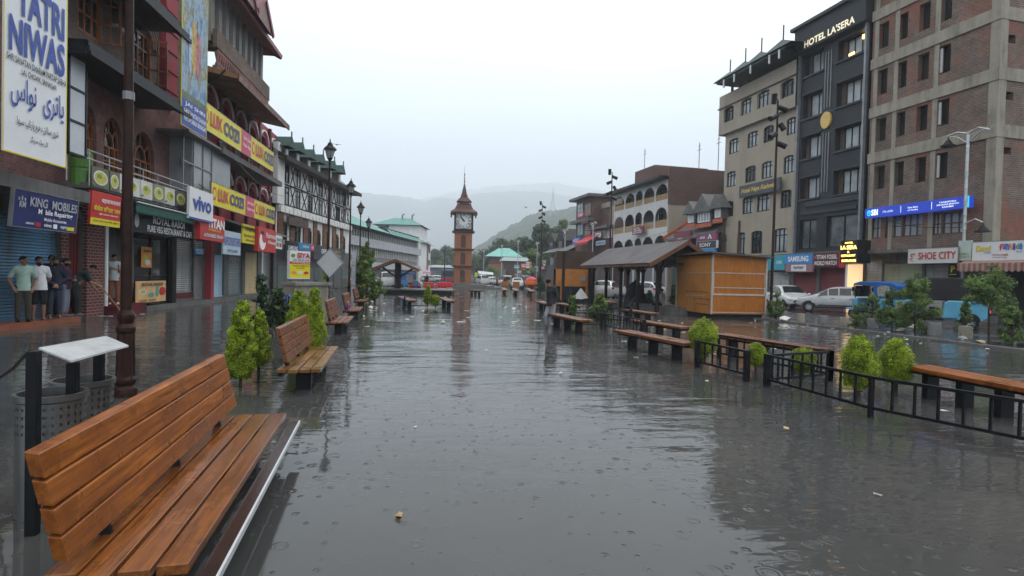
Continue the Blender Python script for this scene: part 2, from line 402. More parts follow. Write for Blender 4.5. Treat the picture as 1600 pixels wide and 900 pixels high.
def shutter_mb(a, b, c, d, y, slat=.085):
    mb = MB(); n = max(4, int((d - c) / slat)); h = (d - c) / n
    for i in range(n):
        z = c + i * h
        mb.quad((a, y, z), (b, y, z), (b, y - .022, z + h * .35), (a, y - .022, z + h * .35)); mb.quad((a, y - .022, z + h * .35), (b, y - .022, z + h * .35), (b, y, z + h), (a, y, z + h))
    mb.box(a, b, y - .05, y, c - .02, c + .07); return mb
def sign(F, r, y, panel, lines=(), label='', rects=(), name='shop_sign', thick=.08, frame=None, group=None, ltr='lettering', tilt=0, discs=()):
    a, b, c, d = r; root = F.root(name, label, 'sign', (a + b) / 2, y, c, group)
    if tilt: root.rotation_euler = (tilt, 0, F.rz)
    w, h = b - a, d - c
    MB().box(-w / 2, w / 2, 0, thick, 0, h).build('panel', panel, root)
    if frame:
        fb = MB(); t = .02
        y0, y1 = -.012, thick; fb.box(-w / 2 - t, w / 2 + t, y0, y1, h, h + t); fb.box(-w / 2 - t, w / 2 + t, y0, y1, -t, 0)
        fb.box(-w / 2 - t, -w / 2, y0, y1, 0, h); fb.box(w / 2, w / 2 + t, y0, y1, 0, h); fb.build('frame', frame, root)
    mats = []; by = {}
    for i, (x0, x1, z0, z1, mt) in enumerate(rects):
        by.setdefault(mt.name, (mt, []))[1].append(('r', x0, x1, z0, z1, -.003 - .002 * i))
    for i, q in enumerate(discs): by.setdefault(q[4].name, (q[4], []))[1].append(('d', *q[:4], -.006 - .003 * i - .002 * len(rects)))
    first = {}
    for ln in lines: first.setdefault(ln[5].name, (ln[5], []))[1].append(ln)
    for mt, its in by.values():
        mb = MB()
        for it in its:
            if it[0] == 'r': mb.box(-w / 2 + it[1] * w, -w / 2 + it[2] * w, it[5], 0, it[3] * h, it[4] * h)
            else:
                cx, cz, rx, rz_, yd = it[1:]; pts = [(-w / 2 + cx * w + rx * w * math.cos(2 * PI * k / 18), cz * h + rz_ * h * math.sin(2 * PI * k / 18)) for k in range(18)]
                mb.prism(pts, yd, 0, 'y')
        mb.build('emblem' if discs and its[0][0] == 'd' else 'colour_field', mt, root)
    for mt, its in first.values():
        mb = MB()
        for ln in its:
            tx, x0, x1, z0, z1 = ln[:5]; kw = ln[6] if len(ln) > 6 else {}
            put_text(mb, tx, -w / 2 + x0 * w, -w / 2 + x1 * w, z0 * h, z1 * h, -.02 - .003 * len(discs) - .002 * len(rects), **kw)
        mb.build(ltr, mt, root)
    return root
# ================================================================== the setting: ground, flood water, roads, hills, haze
def water_mat():
    m, t, b = newmat('flood_water')
    c = nn(t, 'ShaderNodeTexCoord'); v = c.outputs['Object']
    f = noise(t, v, .22, 5, .6)
    t.links.new(rampn(t, f, [(.35, (.046, .048, .049)), (.65, (.064, .064, .060))]), b.inputs['Base Color'])
    b.inputs['Roughness'].default_value = .035; b.inputs['IOR'].default_value = 1.333
    # wind ripples: crests run across the street
    def wav(sx, sy, sc, det, rough, dist=0):
        mp_ = nn(t, 'ShaderNodeMapping'); mp_.inputs['Scale'].default_value = (sx, sy, 1); mp_.inputs['Rotation'].default_value = (0, 0, .12)
        t.links.new(v, mp_.inputs[0]); n = nn(t, 'ShaderNodeTexNoise'); n.inputs['Scale'].default_value = sc; n.inputs['Detail'].default_value = det
        n.inputs['Roughness'].default_value = rough; n.inputs['Distortion'].default_value = dist; t.links.new(mp_.outputs[0], n.inputs['Vector']); return n.outputs['Fac']
    def M(op, a, b_=None, c_=None):
        n = nn(t, 'ShaderNodeMath', operation=op)
        for i, x in enumerate((a, b_, c_)):
            if x is None: continue
            if hasattr(x, 'is_output'): t.links.new(x, n.inputs[i])
            else: n.inputs[i].default_value = x
        return n.outputs[0]
    big = wav(.55, 1.6, 1.0, 2, .5, .4); mid = wav(1.2, 4.2, 1.1, 3, .55, .3); fine = wav(4, 8.5, 1.5, 2, .5)
    patch = noise(t, v, .16, 3, .55)
    sp = nn(t, 'ShaderNodeSeparateXYZ'); t.links.new(v, sp.inputs[0])
    # calmer water close to the camera on the left, choppier where the flow passes the fence
    mask = nn(t, 'ShaderNodeMapRange'); mask.interpolation_type = 'SMOOTHSTEP'; mask.inputs['From Min'].default_value = .40; mask.inputs['From Max'].default_value = .62
    t.links.new(patch, mask.inputs['Value'])
    near = nn(t, 'ShaderNodeMapRange'); near.interpolation_type = 'SMOOTHSTEP'; near.inputs['From Min'].default_value = 3.5; near.inputs['From Max'].default_value = 10
    near.inputs['To Min'].default_value = .34; t.links.new(sp.outputs[1], near.inputs['Value'])
    side = nn(t, 'ShaderNodeMapRange'); side.interpolation_type = 'SMOOTHSTEP'; side.inputs['From Min'].default_value = 1.0; side.inputs['From Max'].default_value = 2.6
    t.links.new(sp.outputs[0], side.inputs['Value'])
    amp = M('MAXIMUM', near.outputs[0], M('MULTIPLY', side.outputs[0], 1.0))
    amp2 = M('MULTIPLY', amp, M('MULTIPLY_ADD', mask.outputs[0], .75, .3))
    h = M('ADD', M('MULTIPLY', big, .030), M('MULTIPLY', mid, .012)); h = M('ADD', h, M('MULTIPLY', fine, .0022)); h = M('MULTIPLY', h, amp2)
    # rings where raindrops land
    for sc, rmax, wd, a_, on, off in ((3.0, .085, .009, .0008, .26, 0), (5.2, .06, .006, .0008, .42, 5.3), (3.3, .035, .012, .0026, .34, 9.1), (6.5, .02, .008, .0016, .34, 2.7)):
        mp_ = nn(t, 'ShaderNodeMapping'); mp_.inputs['Location'].default_value = (off, off * .7, 0); mp_.inputs['Scale'].default_value = (sc, sc, 0); t.links.new(v, mp_.inputs[0])
        vo = nn(t, 'ShaderNodeTexVoronoi'); vo.voronoi_dimensions = '2D'; vo.inputs['Scale'].default_value = 1; vo.inputs['Randomness'].default_value = .85; t.links.new(mp_.outputs[0], vo.inputs['Vector'])
        cs = nn(t, 'ShaderNodeSeparateColor'); t.links.new(vo.outputs['Color'], cs.inputs[0])
        d = M('DIVIDE', vo.outputs['Distance'], sc); r0 = M('MULTIPLY', cs.outputs[0], rmax)
        q = M('DIVIDE', M('SUBTRACT', d, r0), wd); g = M('EXPONENT', M('MULTIPLY', M('MULTIPLY', q, q), -1.0))
        q2 = M('DIVIDE', M('SUBTRACT', d, M('MULTIPLY', r0, .6)), wd); g2 = M('EXPONENT', M('MULTIPLY', M('MULTIPLY', q2, q2), -1.0))
        act = M('LESS_THAN', cs.outputs[1], on); h = M('ADD', h, M('MULTIPLY', M('MULTIPLY', M('ADD', g, M('MULTIPLY', g2, .5)), act), a_))
    n = nn(t, 'ShaderNodeBump'); n.inputs['Strength'].default_value = 1.0; n.inputs['Distance'].default_value = 1.0; t.links.new(h, n.inputs['Height'])
    t.links.new(n.outputs[0], b.inputs['Normal']); return m
def wet_asphalt():
    m, t, b = newmat('wet_asphalt'); v = coords(t); f = noise(t, v, .5, 6, .65); g = noise(t, v, 45, 3)
    t.links.new(rampn(t, f, [(.35, (.022, .022, .024)), (.65, (.05, .05, .052))]), b.inputs['Base Color'])
    t.links.new(rampn(t, f, [(.40, (.06,) * 3), (.6, (.38,) * 3)]), b.inputs['Roughness'])
    bump(t, b, g, .25, .008); return m
M_WATER = water_mat(); M_ASPH = wet_asphalt()
R_ = 6400
gm = MB(); gm.quad((-R_, -60, 0), (R_, -60, 0), (R_, 5400, 0), (-R_, 5400, 0))
struct(gm.build('ground', plain('ground_earth', (.055, .055, .05), .8, .3, .2), loc=(0, 0, -.22)))
wm = MB(); wm.quad((-14, -8, 0), (60, -8, 0), (60, 230, 0), (-14, 230, 0))
struct(wm.build('flood_water', M_WATER, loc=(0, 0, 0)))

CORN = G(1545, 505); DR = HEAD(575)                      # the right-hand row of buildings
FR = Fac(CORN + DR * 190, CORN)
NR = FR.n
def rr(along, out, z=0):                                  # along: metres up the street from the brick corner; out: towards the square
    return CORN + DR * along - NR * out + Vector((0, 0, z))
# road on the right with its kerb, a hand's breadth clear of the water
k0 = G(1600, 549); k1 = G(1240, 505)
kd = (k1 - k0).normalized()
rm = MB(); a = k0 - kd * 14; b_ = k1 + kd * 26
road_pts = [a, a + Vector((40, 0, 0)), rr(-25, -2), rr(60, .3), b_ + DR * 10, b_]
rm.add([(p.x, p.y, .035) for p in road_pts], [tuple(range(6))])
struct(rm.build('road', M_ASPH))
km = MB(); km.beam(a + Vector((0, 0, -.01)), b_ + Vector((0, 0, -.01)), .18, .13)
struct(km.build('kerb', M_DCONC))

# hills: ridge silhouettes read as heights over distance
def hill(name, prof, dep, depth, mat, rough, nx=140, ny=22, seed=0, skirt=1.0):
    r = np.random.default_rng(seed); xs = [p[0] for p in prof]
    zs = [D(p[0], p[1], dep).z for p in prof]; vs = []; fs = []
    ph = r.uniform(0, 6, (9, 2)); fq = r.uniform(.5, 3.2, 9) * 2 * PI / dep * 3
    for j in range(ny + 1):
        v = j / ny; y = dep - depth * (1 - v)
        for i in range(nx + 1):
            px = xs[0] + (xs[-1] - xs[0]) * i / nx; h = np.interp(px, xs, zs)
            P = D(px, 430, dep); q = P * (y / dep)
            w = sum(math.sin(q.x * fq[k] * 4 + ph[k, 0] + q.y * fq[k] * 3) for k in range(9)) / 9
            s = math.sin(v * PI / 2) ** 1.25
            vs.append((q.x, q.y, -2 + (h + 2) * s + (w * rough * 3 + r.normal() * rough) * s * (1 if j < ny else .6)))
    vs2 = [(D(xs[0] + (xs[-1] - xs[0]) * i / nx, 430, dep * 1.25).x, D(xs[0] + (xs[-1] - xs[0]) * i / nx, 430, dep * 1.25).y, -2) for i in range(nx + 1)]
    vs += vs2
    W_ = nx + 1
    for j in range(ny + 1):
        for i in range(nx): fs.append((j * W_ + i, j * W_ + i + 1, (j + 1) * W_ + i + 1, (j + 1) * W_ + i))
    mb = MB(); mb.v = vs; mb.f = fs; mb.mi = [0] * len(fs); return mb.build(name, mat, smooth=True)
M_FOREST = plain('forest_slope', (.030, .050, .026), .9, .6, .025, bmp=.8)
M_MTN = plain('mountain_slope', (.05, .065, .05), .9, .4, .01)
struct(hill('wooded_hill', [(560, 428), (640, 422), (690, 405), (720, 400), (740, 393), (763, 379), (798, 358), (827, 343), (850, 338), (876, 335), (896, 331), (930, 322), (980, 316), (1060, 330), (1150, 352), (1300, 390), (1400, 425)], 900, 520, M_FOREST, 1.6, 220, 34, 3))
struct(hill('mountain', [(100, 430), (300, 352), (430, 320), (520, 309), (560, 308), (613, 310), (658, 319.5), (672, 317), (685, 312.5), (709, 317), (725, 312), (741, 307), (800, 304), (850, 306), (900, 314), (980, 330), (1080, 345), (1300, 380), (1500, 425)], 2900, 1300, M_MTN, 4, 180, 24, 5))
struct(hill('mountain', [(400, 428), (560, 360), (640, 318), (700, 303), (742, 296), (800, 291), (860, 288), (930, 300), (1000, 318), (1100, 350), (1250, 395), (1400, 425)], 4000, 1000, M_MTN, 5, 150, 20, 9))

hz = MB(); hz.box(-6500, 6500, -70, 5500, -1.3, 660)
hm = bpy.data.materials.new('haze_air'); hm.use_nodes = True; t_ = hm.node_tree; t_.nodes.clear()
o_ = nn(t_, 'ShaderNodeOutputMaterial'); pv = nn(t_, 'ShaderNodeVolumePrincipled'); pv.inputs['Color'].default_value = (.88, .94, 1, 1)
pv.inputs['Density'].default_value = .00066; pv.inputs['Anisotropy'].default_value = 0.0; t_.links.new(pv.outputs[0], o_.inputs['Volume'])
HAZE = hz.build('haze', hm); HAZE['kind'] = 'stuff'; HAZE['label'] = 'pale rain haze over the flooded street and hills'
# ================================================================== left row, first building: brick guest house with shops below
FL = Fac(Vector((-11.2, 2, 0)), Vector((-11.2, 41.5, 0)))
M_BRK_L = brick('old_red_brick', (.36, .13, .12), (.26, .095, .09), (.30, .24, .22), .23, .075, .010, .55)
M_BRK_TOP = brick('weathered_brick', (.24, .135, .09), (.15, .09, .07), (.25, .22, .19), .24, .08, .014, .7)
M_TIMB = wood('orange_timber', (.34, .115, .032), (.14, .04, .014), 'z', .4, 1.2, knots=False)
M_CANOPY = plain('dark_canopy_metal', (.014, .016, .019), .45, .3, 1.5)
M_MAROON = grime('maroon_paint', (.13, .016, .022), (.03, .012, .012), .45, .5)
M_REDWALL = grime('deep_red_paint', (.33, .040, .055), (.12, .025, .03), .6, .4)
M_SH_BLUE = grime('blue_shutter', (.085, .23, .38), (.08, .075, .07), .45, .85, .9, .2)
M_SH_GREY = grime('grey_shutter', (.36, .36, .36), (.11, .11, .105), .4, .6, .9, .4)
M_SH_LBLUE = grime('pale_blue_shutter', (.36, .58, .72), (.16, .18, .18), .45, .5, .9, .2)
M_SH_DARK = grime('slate_shutter', (.16, .20, .20), (.06, .06, .06), .4, .5, .9, .4)
M_SH_CREAM = grime('cream_shutter', (.64, .50, .25), (.2, .16, .09), .5, .5)
M_SH_MAROON = grime('maroon_shutter', (.20, .035, .045), (.06, .02, .02), .45, .5)
M_SH_PALE = grime('pale_green_shutter', (.42, .46, .34), (.14, .14, .11), .5, .5)
M_TERRA = plain('terracotta_step', (.22, .075, .04), .35, .3, 2)

def zz(F, x, y, o=0): return F.sz(x, y, o)[1]
def ss(F, x, y=430, o=0): return F.sz(x, y, o)[0]
s_end = ss(FL, 302)
b1 = thing('guest_house', 'brick guest house with arched windows and dark canopies at the far left', 'building', FL.at(0), FL.rz)
arch_r = [FL.rect(128, 151, 166, 262), FL.rect(161, 191, 184, 276), FL.rect(208, 241, 206, 296)]
top_r = [FL.rect(62, 84, -70, 30), FL.rect(121, 156, -40, 56), FL.rect(207, 233, 50, 124)]
shop_top = zz(FL, 60, 345)
holes = [FL.rect(-70, 93, 338, 505, 0, 40), FL.rect(103, 129, 340, 492), FL.rect(163, 206, 335, 490), FL.rect(209, 264, 368, 480), FL.rect(269, 303.5, 372, 463)]
hs_ = [(a, b, .12 if i < 4 else .3, d) for i, (a, b, c, d) in enumerate(holes)]
mb = MB(); zf = zz(FL, 68, 293)
wall(mb, 0, s_end, 0, zf, hs_, 0, .35); mb.build('ground_floor_wall', M_DCONC, b1)
zc1 = zz(FL, 215, 140); mb = MB(); wall(mb, 0, s_end, zf, zc1, arch_r, 0, .24)
for h in arch_r: arch_fill(mb, h[0], h[1], h[2] + (h[3] - h[2]) * .5, h[3], 0, .24, pointed=1)
mb.build('brick_wall', M_BRK_L, b1)
ztop = zz(FL, 230, 0) + .4; mb = MB(); wall(mb, 0, s_end - 1.4, zc1, 14.5, top_r, 0, .3); mb.build('upper_wall', M_BRK_TOP, b1)
mb = MB(); shell(mb, 0, s_end, 0, 14.5, 9, y=.36); mb.quad((0, .5, 0), (s_end, .5, 0), (s_end, .5, 14.5), (0, .5, 14.5)); mb.build('core', M_DARK, b1)
for h in arch_r:                       # timber fan-light windows
    a, b, c, d = h; zs_ = c + (d - c) * .5; cx = (a + b) / 2; mb = MB(); f = .055
    for x in (a + .03, cx - .28 * (b - a), cx, cx + .28 * (b - a), b - .03): mb.box(x - f / 2, x + f / 2, .12, .2, c, zs_)
    for z in (c + .05, (c + zs_) / 2, zs_): mb.box(a, b, .125, .195, z - f / 2, z + f / 2)
    for k in range(13):
        t0, t1 = PI * k / 13, PI * (k + 1) / 13
        for q in (.97, .5): mb.beam((cx - (b - a) / 2 * q * math.cos(t0), .16, zs_ + (d - zs_) * q * math.sin(t0)), (cx - (b - a) / 2 * q * math.cos(t1), .16, zs_ + (d - zs_) * q * math.sin(t1)), .06, .06)
    for t0 in (.7, PI / 2, 2.44): mb.beam((cx - (b - a) * .25 * math.cos(t0), .16, zs_ + (d - zs_) * .5 * math.sin(t0)), (cx - (b - a) * .48 * math.cos(t0), .16, zs_ + (d - zs_) * .96 * math.sin(t0)), .05, .05)
    w = mb.build('arched_window', M_TIMB, b1); MB().quad((a, .22, c), (b, .22, c), (b, .22, d), (a, .22, d)).build('pane', M_GLASS, w)
for i, h in enumerate(top_r):          # timber casements, one leaf standing open
    w = window(b1, h, .05, M_TIMB, M_GLASS, 3, (.33, .66), .09)
    a, b, c, d = h; mb = MB(); lw = (b - a) * .45
    for (p, q) in (((b, -.02), (b + .35 * lw, -lw)),):
        P0, P1 = Vector((p[0], p[1], c)), Vector((q[0], q[1], c)); H = Vector((0, 0, d - c))
        mb.beam(P0, P0 + H, .07); mb.beam(P1, P1 + H, .07)
        for k in (0.02, .33, .66, .98): mb.beam(P0 + H * k, P1 + H * k, .06)
        mb.beam((P0 + P1) / 2, (P0 + P1) / 2 + H, .04)
    mb.build('open_casement', M_TIMB, w)
# timber jetty brackets and white cornice scraps on the upper floor
mb = MB(); zj = zz(FL, 180, 48)
mb.box(ss(FL, 168), ss(FL, 196), -.25, 0, zj, zj + .12); mb.build('cornice', M_WHITE, b1)
mb = MB(); zp0, zp1 = zz(FL, 262, 150), 14.4; mb.box(ss(FL, 250, 100), ss(FL, 268, 100), -.22, 0, zc1, zp1)
for k in range(9): mb.box(ss(FL, 249, 100), ss(FL, 269, 100), -.27, -.0, zc1 + .6 + k * .8, zc1 + .72 + k * .8)
mb.build('pilaster', M_REDWALL, b1)
mb = MB(); cx, cz = (top_r[2][0] + top_r[2][1]) / 2, top_r[2][3] - .35
for q in (1.0, 1.25, 1.5):
    for k in range(10):
        t0, t1 = PI * k / 10, PI * (k + 1) / 10; r = (top_r[2][1] - top_r[2][0]) * .62 * q
        mb.beam((cx - r * math.cos(t0), -.06, cz + r * .9 * math.sin(t0)), (cx - r * math.cos(t1), -.06, cz + r * .9 * math.sin(t1)), .12, .1)
mb.build('arch_moulding', M_BRK_TOP, b1)
def canopy(xl, xr, ypx, out, th, name='canopy', slats=True, zoff=0):
    sl, sr = ss(FL, xl, 70, -out), ss(FL, xr, 180, -out); z = zz(FL, *ypx, -out) + zoff; mb = MB()
    mb.box(sl, sr, -out, 0, z - .06, z)
    for k in range(3): mb.box(sl - .03 * (2 - k), sr + .03 * (2 - k), -out - .05 * (2 - k) - .02, -out + .05, z - th + k * th / 3, z - th + (k + 1) * th / 3 - .03)
    for k in range(3): mb.box(sl - .05 * (2 - k), sl + .04, -out, 0, z - th + k * th / 3, z - th + (k + 1) * th / 3 - .03)
    n = 14
    for k in range(n): mb.box(sl, sr, -out + .1 + k * (out - .1) / n, -out + .1 + (k + .8) * (out - .1) / n, z - .16, z - .13)
    return mb.build(name, M_CANOPY, b1)
canopy(137, 294.5, (215, 114), 1.7, .42); canopy(150, 292, (292, 45), 1.7, .5)
mb = MB(); sl, sr = ss(FL, -120, 270, -1.3), ss(FL, 141, 290, -1.3); z = zz(FL, 68, 283, -1.3)
mb.box(sl, sr, -1.3, 0, z - .32, z); mb.build('ledge', M_DCONC, b1)
sl, sr, zb, zt = FL.rect(141, 302, 322, 310, -1.0, 215)
mb = MB(); mb.box(sl, sr, -1.0, 0, zb - .05, zb + .12); mb.build('balcony_floor', M_DCONC, b1)
# hand rail over the balcony
mb = MB(); zr = zz(FL, 215, 262, -1.0)
for z_ in (zr, zr - .25): mb.tube([(ss(FL, 104, 250, -1.0), -1.0, z_), (sr, -1.0, z_)], .025, 6)
for k in range(9): x = ss(FL, 104, 250, -1) + (sr - ss(FL, 104, 250, -1)) * k / 8; mb.tube([(x, -1.0, zb), (x, -1.0, zr)], .02, 6)
mb.build('balcony_railing', M_GALV, b1)
# shutters, doors, arch
a, b, c, d = hs_[0]; shutter_mb(a, b, c, d, .12).build('shutter', M_SH_BLUE, b1)
a, b, c, d = hs_[1]; mb = MB(); mb.box(a, b, .14, .2, c, d)
for k in range(6): x = a + (b - a) * (k + .5) / 6; mb.box(x - .05, x + .05, .11, .14, c + .05, d - .1)
mb.build('door', M_MAROON, b1)
M_BRK_PIL = brick('dark_red_glazed_brick', (.16, .022, .020), (.11, .018, .018), (.30, .22, .20), .26, .10, .014, .25)
mb = MB(); pa, pb, pc_, pd = FL.rect(129, 157, 350, 495); mb.box(pa, pb, -.12, .0, .0, pd + .1)
qa = ss(FL, 97); mb.box(qa - .12, ss(FL, 103), -.06, 0, 0, pd + .1)
for k in range(9):
    t0, t1 = PI * k / 9, PI * (k + 1) / 9; cx = (qa + pa) / 2 + .05; r = (pa - qa) / 2 + .12
    mb.beam((cx - r * math.cos(t0), -.05, pd + r * 1.0 * math.sin(t0)), (cx - r * math.cos(t1), -.05, pd + r * 1.0 * math.sin(t1)), .16, .3)
mb.build('brick_arch', M_BRK_PIL, b1)
a, b, c, d = hs_[2]; mb = MB(); mb.quad((a, .34, c), (b, .34, c), (b, .34, d), (a, .34, d)); mb.build('doorway', M_DCONC, b1)
mb = MB(); mb.box(a, b + .1, -.45, .3, 0, .34); mb.box(a, b + .1, -.1, .3, .34, .52); mb.build('door_step', M_MAROON, b1)
MB().tube([(ss(FL, 160), -.12, .3), (ss(FL, 160), -.12, 3.4)], .06, 8).build('drain_pipe', M_WHITE, b1)
# glazed restaurant front
a, b, c, d = hs_[3]; w = window(b1, (a, b, c, d), .1, M_BLACK, glassy('shop_glass', (.035, .036, .036), .05, .6), 2, (.24, .42), .07, 'shop_front')
MB().box(b, b + .35, -.15, .2, 0, d + .6).build('corner_post', M_BLACK, b1)
a, b, c, d = hs_[4]; shutter_mb(a, b, c + .25, d, .12).build('shutter', M_SH_GREY, b1); MB().box(a, b, .02, .12, c, c + .25).build('shutter_base', M_MAROON, b1)
mb = MB(); mb.box(ss(FL, 208), s_end + 8.5, -.5, 0, 0, .16); mb.build('shop_step', M_DCONC, b1)
mb = MB(); mb.box(ss(FL, -160), ss(FL, 126, 500, -.75), -.75, 0, 0, .13); mb.build('step', M_TERRA, b1)
MB().box(ss(FL, 262), ss(FL, 330, 260), -.9, -.0, zz(FL, 305, 300, -.9), zz(FL, 305, 218, -.9)).build('metal_cabin', plain('cabin_metal', (.36, .37, .39), .4, .2, 1.5, metal=.3), b1)
mb = MB(); cs0, cs1 = ss(FL, 285, 260, -.9), ss(FL, 330, 260, -.9); cz0, cz1 = zz(FL, 305, 300, -.9), zz(FL, 305, 218, -.9)
for k in range(4): x = cs0 + (cs1 - cs0) * k / 3; mb.box(x - .03, x + .03, -.95, -.9, cz0, cz1)
for k in range(3): z = cz0 + (cz1 - cz0) * k / 2; mb.box(cs0, cs1, -.945, -.9, z - .03, z + .03)
mb.box(cs0 - .3, cs1 + .35, -1.25, 0, cz1, cz1 + .08); mb.build('cabin_frame', M_GREY, b1)
# satellite dish, meter boxes and cables by the cabin
mb = MB(); dsx, dsz = ss(FL, 266, 250), zz(FL, 266, 245, -.4); mb.lathe([(.03, 0), (.2, .04), (.34, .13), (.33, .14), (.19, .055), (.02, .02)], 16)
for i, v in enumerate(mb.v): mb.v[i] = (dsx + v[0], -.45 - v[2], dsz + v[1])
mb.tube([(dsx, -.45, dsz), (dsx, 0, dsz - .2)], .03, 6); mb.build('satellite_dish', M_GREY, b1)

# ---- signs of the guest house
def rtl(t): return t[::-1]
M_SIGNW = plain('white_hoarding', (.70, .72, .74), .5, .08, .8)
r = FL.rect(5.5, 105, -105, 249, -2.1, 54)
f = lambda x: (x - r[0]) / (r[1] - r[0])
sign(FL, r, -2.1, M_SIGNW, [
    ('श्री सनातन धर्म प्रताप सभा', .10, .97, .905, .965, M_LBLACK, dict(fit=False)),
    ('लाल चौक श्रीनगर', .24, .86, .80, .86, M_LBLACK, dict(fit=False)),
    ('YATRI', .16, .93, .60, .755, M_BLUE, dict(bold=.03)), ('NIWAS', .06, .94, .428, .582, M_BLUE, dict(bold=.03)),
    ('SHRI SANATAN DHARAM PARTAP SABHA', .03, .97, .388, .417, M_LBLACK, dict(bold=.008)), ('LAL CHOWK, SRINAGAR', .24, .80, .345, .374, M_LBLACK, dict(bold=.008)),
    (rtl('\uFBFE\uFE8E\uFE97\uFEAE\uFBFC  \uFEE7\uFEEE\uFE8D\uFEB1'), .09, .93, .20, .335, M_BLUE, dict(bold=.012)),
    (rtl('\uFEB7\uFEAE\uFBFC \uFEB3\uFEE8\uFE8E\uFE97\uFEE6 \uFEA9\uFBAC\uFEAE\uFEE1 \uFB58\uFE8E\uFEAD\uFE97\uFE8E\uFB56 \uFEB3\uFE92\uFBAD\uFE8E'), .18, .84, .115, .165, M_LBLACK),
    (rtl('\uFEFB\uFEDD \uFB7C\uFEEE\uFB8E \uFEB3\uFEAE\uFBFE\uFEE8\uFB95\uFEAE'), .38, .66, .065, .098, M_LBLACK)],
     'tall white hoarding with large blue Latin and Urdu lettering at far left', [(0, .012, 0, 1, M_YELLOW), (.988, 1, 0, 1, M_YELLOW), (0, 1, 0, .006, M_YELLOW)], thick=.03)
M_KBLUE = plain('shop_blue', (.022, .032, .13), .4, .15)
M_SILVER = plain('silver_letter', (.42, .43, .46), .35, .1)
rk = FL.rect(18, 118, 304, 358, -1.35, 68)
sign(FL, rk, -1.35, M_KBLUE, [('KING  MOBILES', .21, .97, .60, .86, M_SILVER, dict(bold=.02)), ('M  bile Repairing', .34, .90, .37, .56, M_LTRWHITE, dict(bold=.02)),
    ('Mobile Accessories', .44, .80, .235, .33, M_LTRWHITE), ('KM', .06, .15, .53, .70, M_SILVER, dict(bold=.03)), ('vivo', .44, .56, .07, .17, M_LTRWHITE, dict(bold=.02)),
    ('oppo', .71, .81, .06, .15, M_LTRWHITE, dict(bold=.015)), ('SAMSUNG', .17, .29, .09, .15, M_LTRWHITE)],
    'dark blue mobile repair shop sign with silver capitals over the blue shutter', [(.84, .97, .04, .15, M_YELLOW), (.33, .41, .05, .17, M_RED), (.61, .67, .05, .18, M_LTRWHITE), (.06, .075, .72, .80, M_SILVER), (.10, .115, .72, .84, M_SILVER), (.14, .155, .72, .80, M_SILVER)], frame=M_GREY, tilt=.08)
M_SRED = plain('sign_red', (.50, .035, .03), .45, .12); M_PINK = plain('sign_pink', (.55, .05, .12), .45, .1)
sign(FL, FL.rect(141, 187, 302, 353, -1.2, 164), -1.2, M_SRED, [('महावाचनालय', .30, .95, .66, .80, M_LTRWHITE, dict(bold=.01)), ('बीकेस विशाल भवन', .06, .96, .42, .60, M_YELLOW, dict(bold=.02)),
    ('श्री सनातन धर्म सभा', .24, .90, .30, .37, M_LTRWHITE), ('प्रताप भवन लाल चौक श्रीनगर', .06, .95, .08, .16, M_LBLACK)], 'red sign with Hindi writing over the dark side doorway', [(.0, 1, .0, .20, M_YELLOW)], tilt=.05)
sign(FL, FL.rect(204, 302, 337, 368, -1.0, 252), -1.0, plain('black_board', (.018, .019, .022), .4, .3), [('ROYAL RASOI', .30, .82, .52, .88, M_LTRWHITE, dict(bold=.025)), ('PURE VEG RESTAURANT & CAFE', .22, .97, .10, .42, M_LTRWHITE, dict(bold=.012))],
    'black restaurant board with white capitals under the green awning', discs=[(.08, .55, .03, .33, M_SILVER)])
# awning
za_ = zz(FL, 250, 327, -1.4); aw = FL.root('awning', 'dark green scalloped awning over the restaurant front', 'awning', ss(FL, 213, 320, -1.4), 0, za_)
L = ss(FL, 302, 345, -1.4) - ss(FL, 213, 320, -1.4); mb = MB(); n = 34; M_GREENC = plain('green_canvas', (.010, .075, .052), .6, .3, 4)
dz = .30
for i in range(n):
    x0, x1 = L * i / n, L * (i + 1) / n; o = .02 * (i % 2)
    mb.quad((x0, -.3, .35), (x1, -.3, .35), (x1, -1.4, .06 + o), (x0, -1.4, .06 + o))
    mb.add([(x0, -1.4, .06), (x1, -1.4, .06), (x1, -1.4, -dz + .08), ((x0 + x1) / 2, -1.4, -dz - .02), (x0, -1.4, -dz + .08)], [(0, 4, 3, 2, 1)])
mb.build('canvas', M_GREENC, aw); MB().tube([(0, -1.42, .06), (L, -1.42, .06)], .035, 6).build('front_bar', M_GALV, aw)
# food picture panels along the balcony
M_FOODB = [plain('food_pic_dark', (.10, .11, .07), .4, .5, 4), plain('food_pic_pale', (.55, .56, .52), .4, .2, 3), plain('food_pic_olive', (.22, .24, .14), .4, .5, 4)]
M_CURRY = plain('curry_yellow', (.48, .45, .06), .4, .6, 14); M_PLATE = plain('plate_white', (.62, .62, .58), .4, .1); M_HERB = plain('herb_green', (.14, .25, .04), .4, .6, 12)
edges = [143, 171, 187, 219, 239, 257, 274, 291]
words_ = ['bowl of yellow curry on dark cloth', 'heap of green dumplings', 'pale bowl with a lime wedge', 'glass of lime drink', 'green salad on grey cloth', 'plate of pea rice', 'bowl of soup with mint']
for i in range(7):
    rp = FL.rect(edges[i] + .6, edges[i + 1] - .6, 258 + (edges[i] + edges[i + 1] - 286) / 2 * .295, 291 + (edges[i] + edges[i + 1] - 286) / 2 * .235, -1.05)
    dd = [(.5, .5, .42, .36, M_PLATE), (.5, .5, .34, .28, M_CURRY), (.42 + .1 * (i % 3), .56, .14, .12, M_HERB), (.12, .14, .1, .06, M_HERB)]
    rt = sign(FL, rp, -1.05, M_FOODB[(0, 0, 1, 1, 2, 1, 0)[i]], [], 'food picture panel on balcony rail showing ' + words_[i], discs=dd, name='picture_panel', thick=.03, group='food picture panels along the balcony')
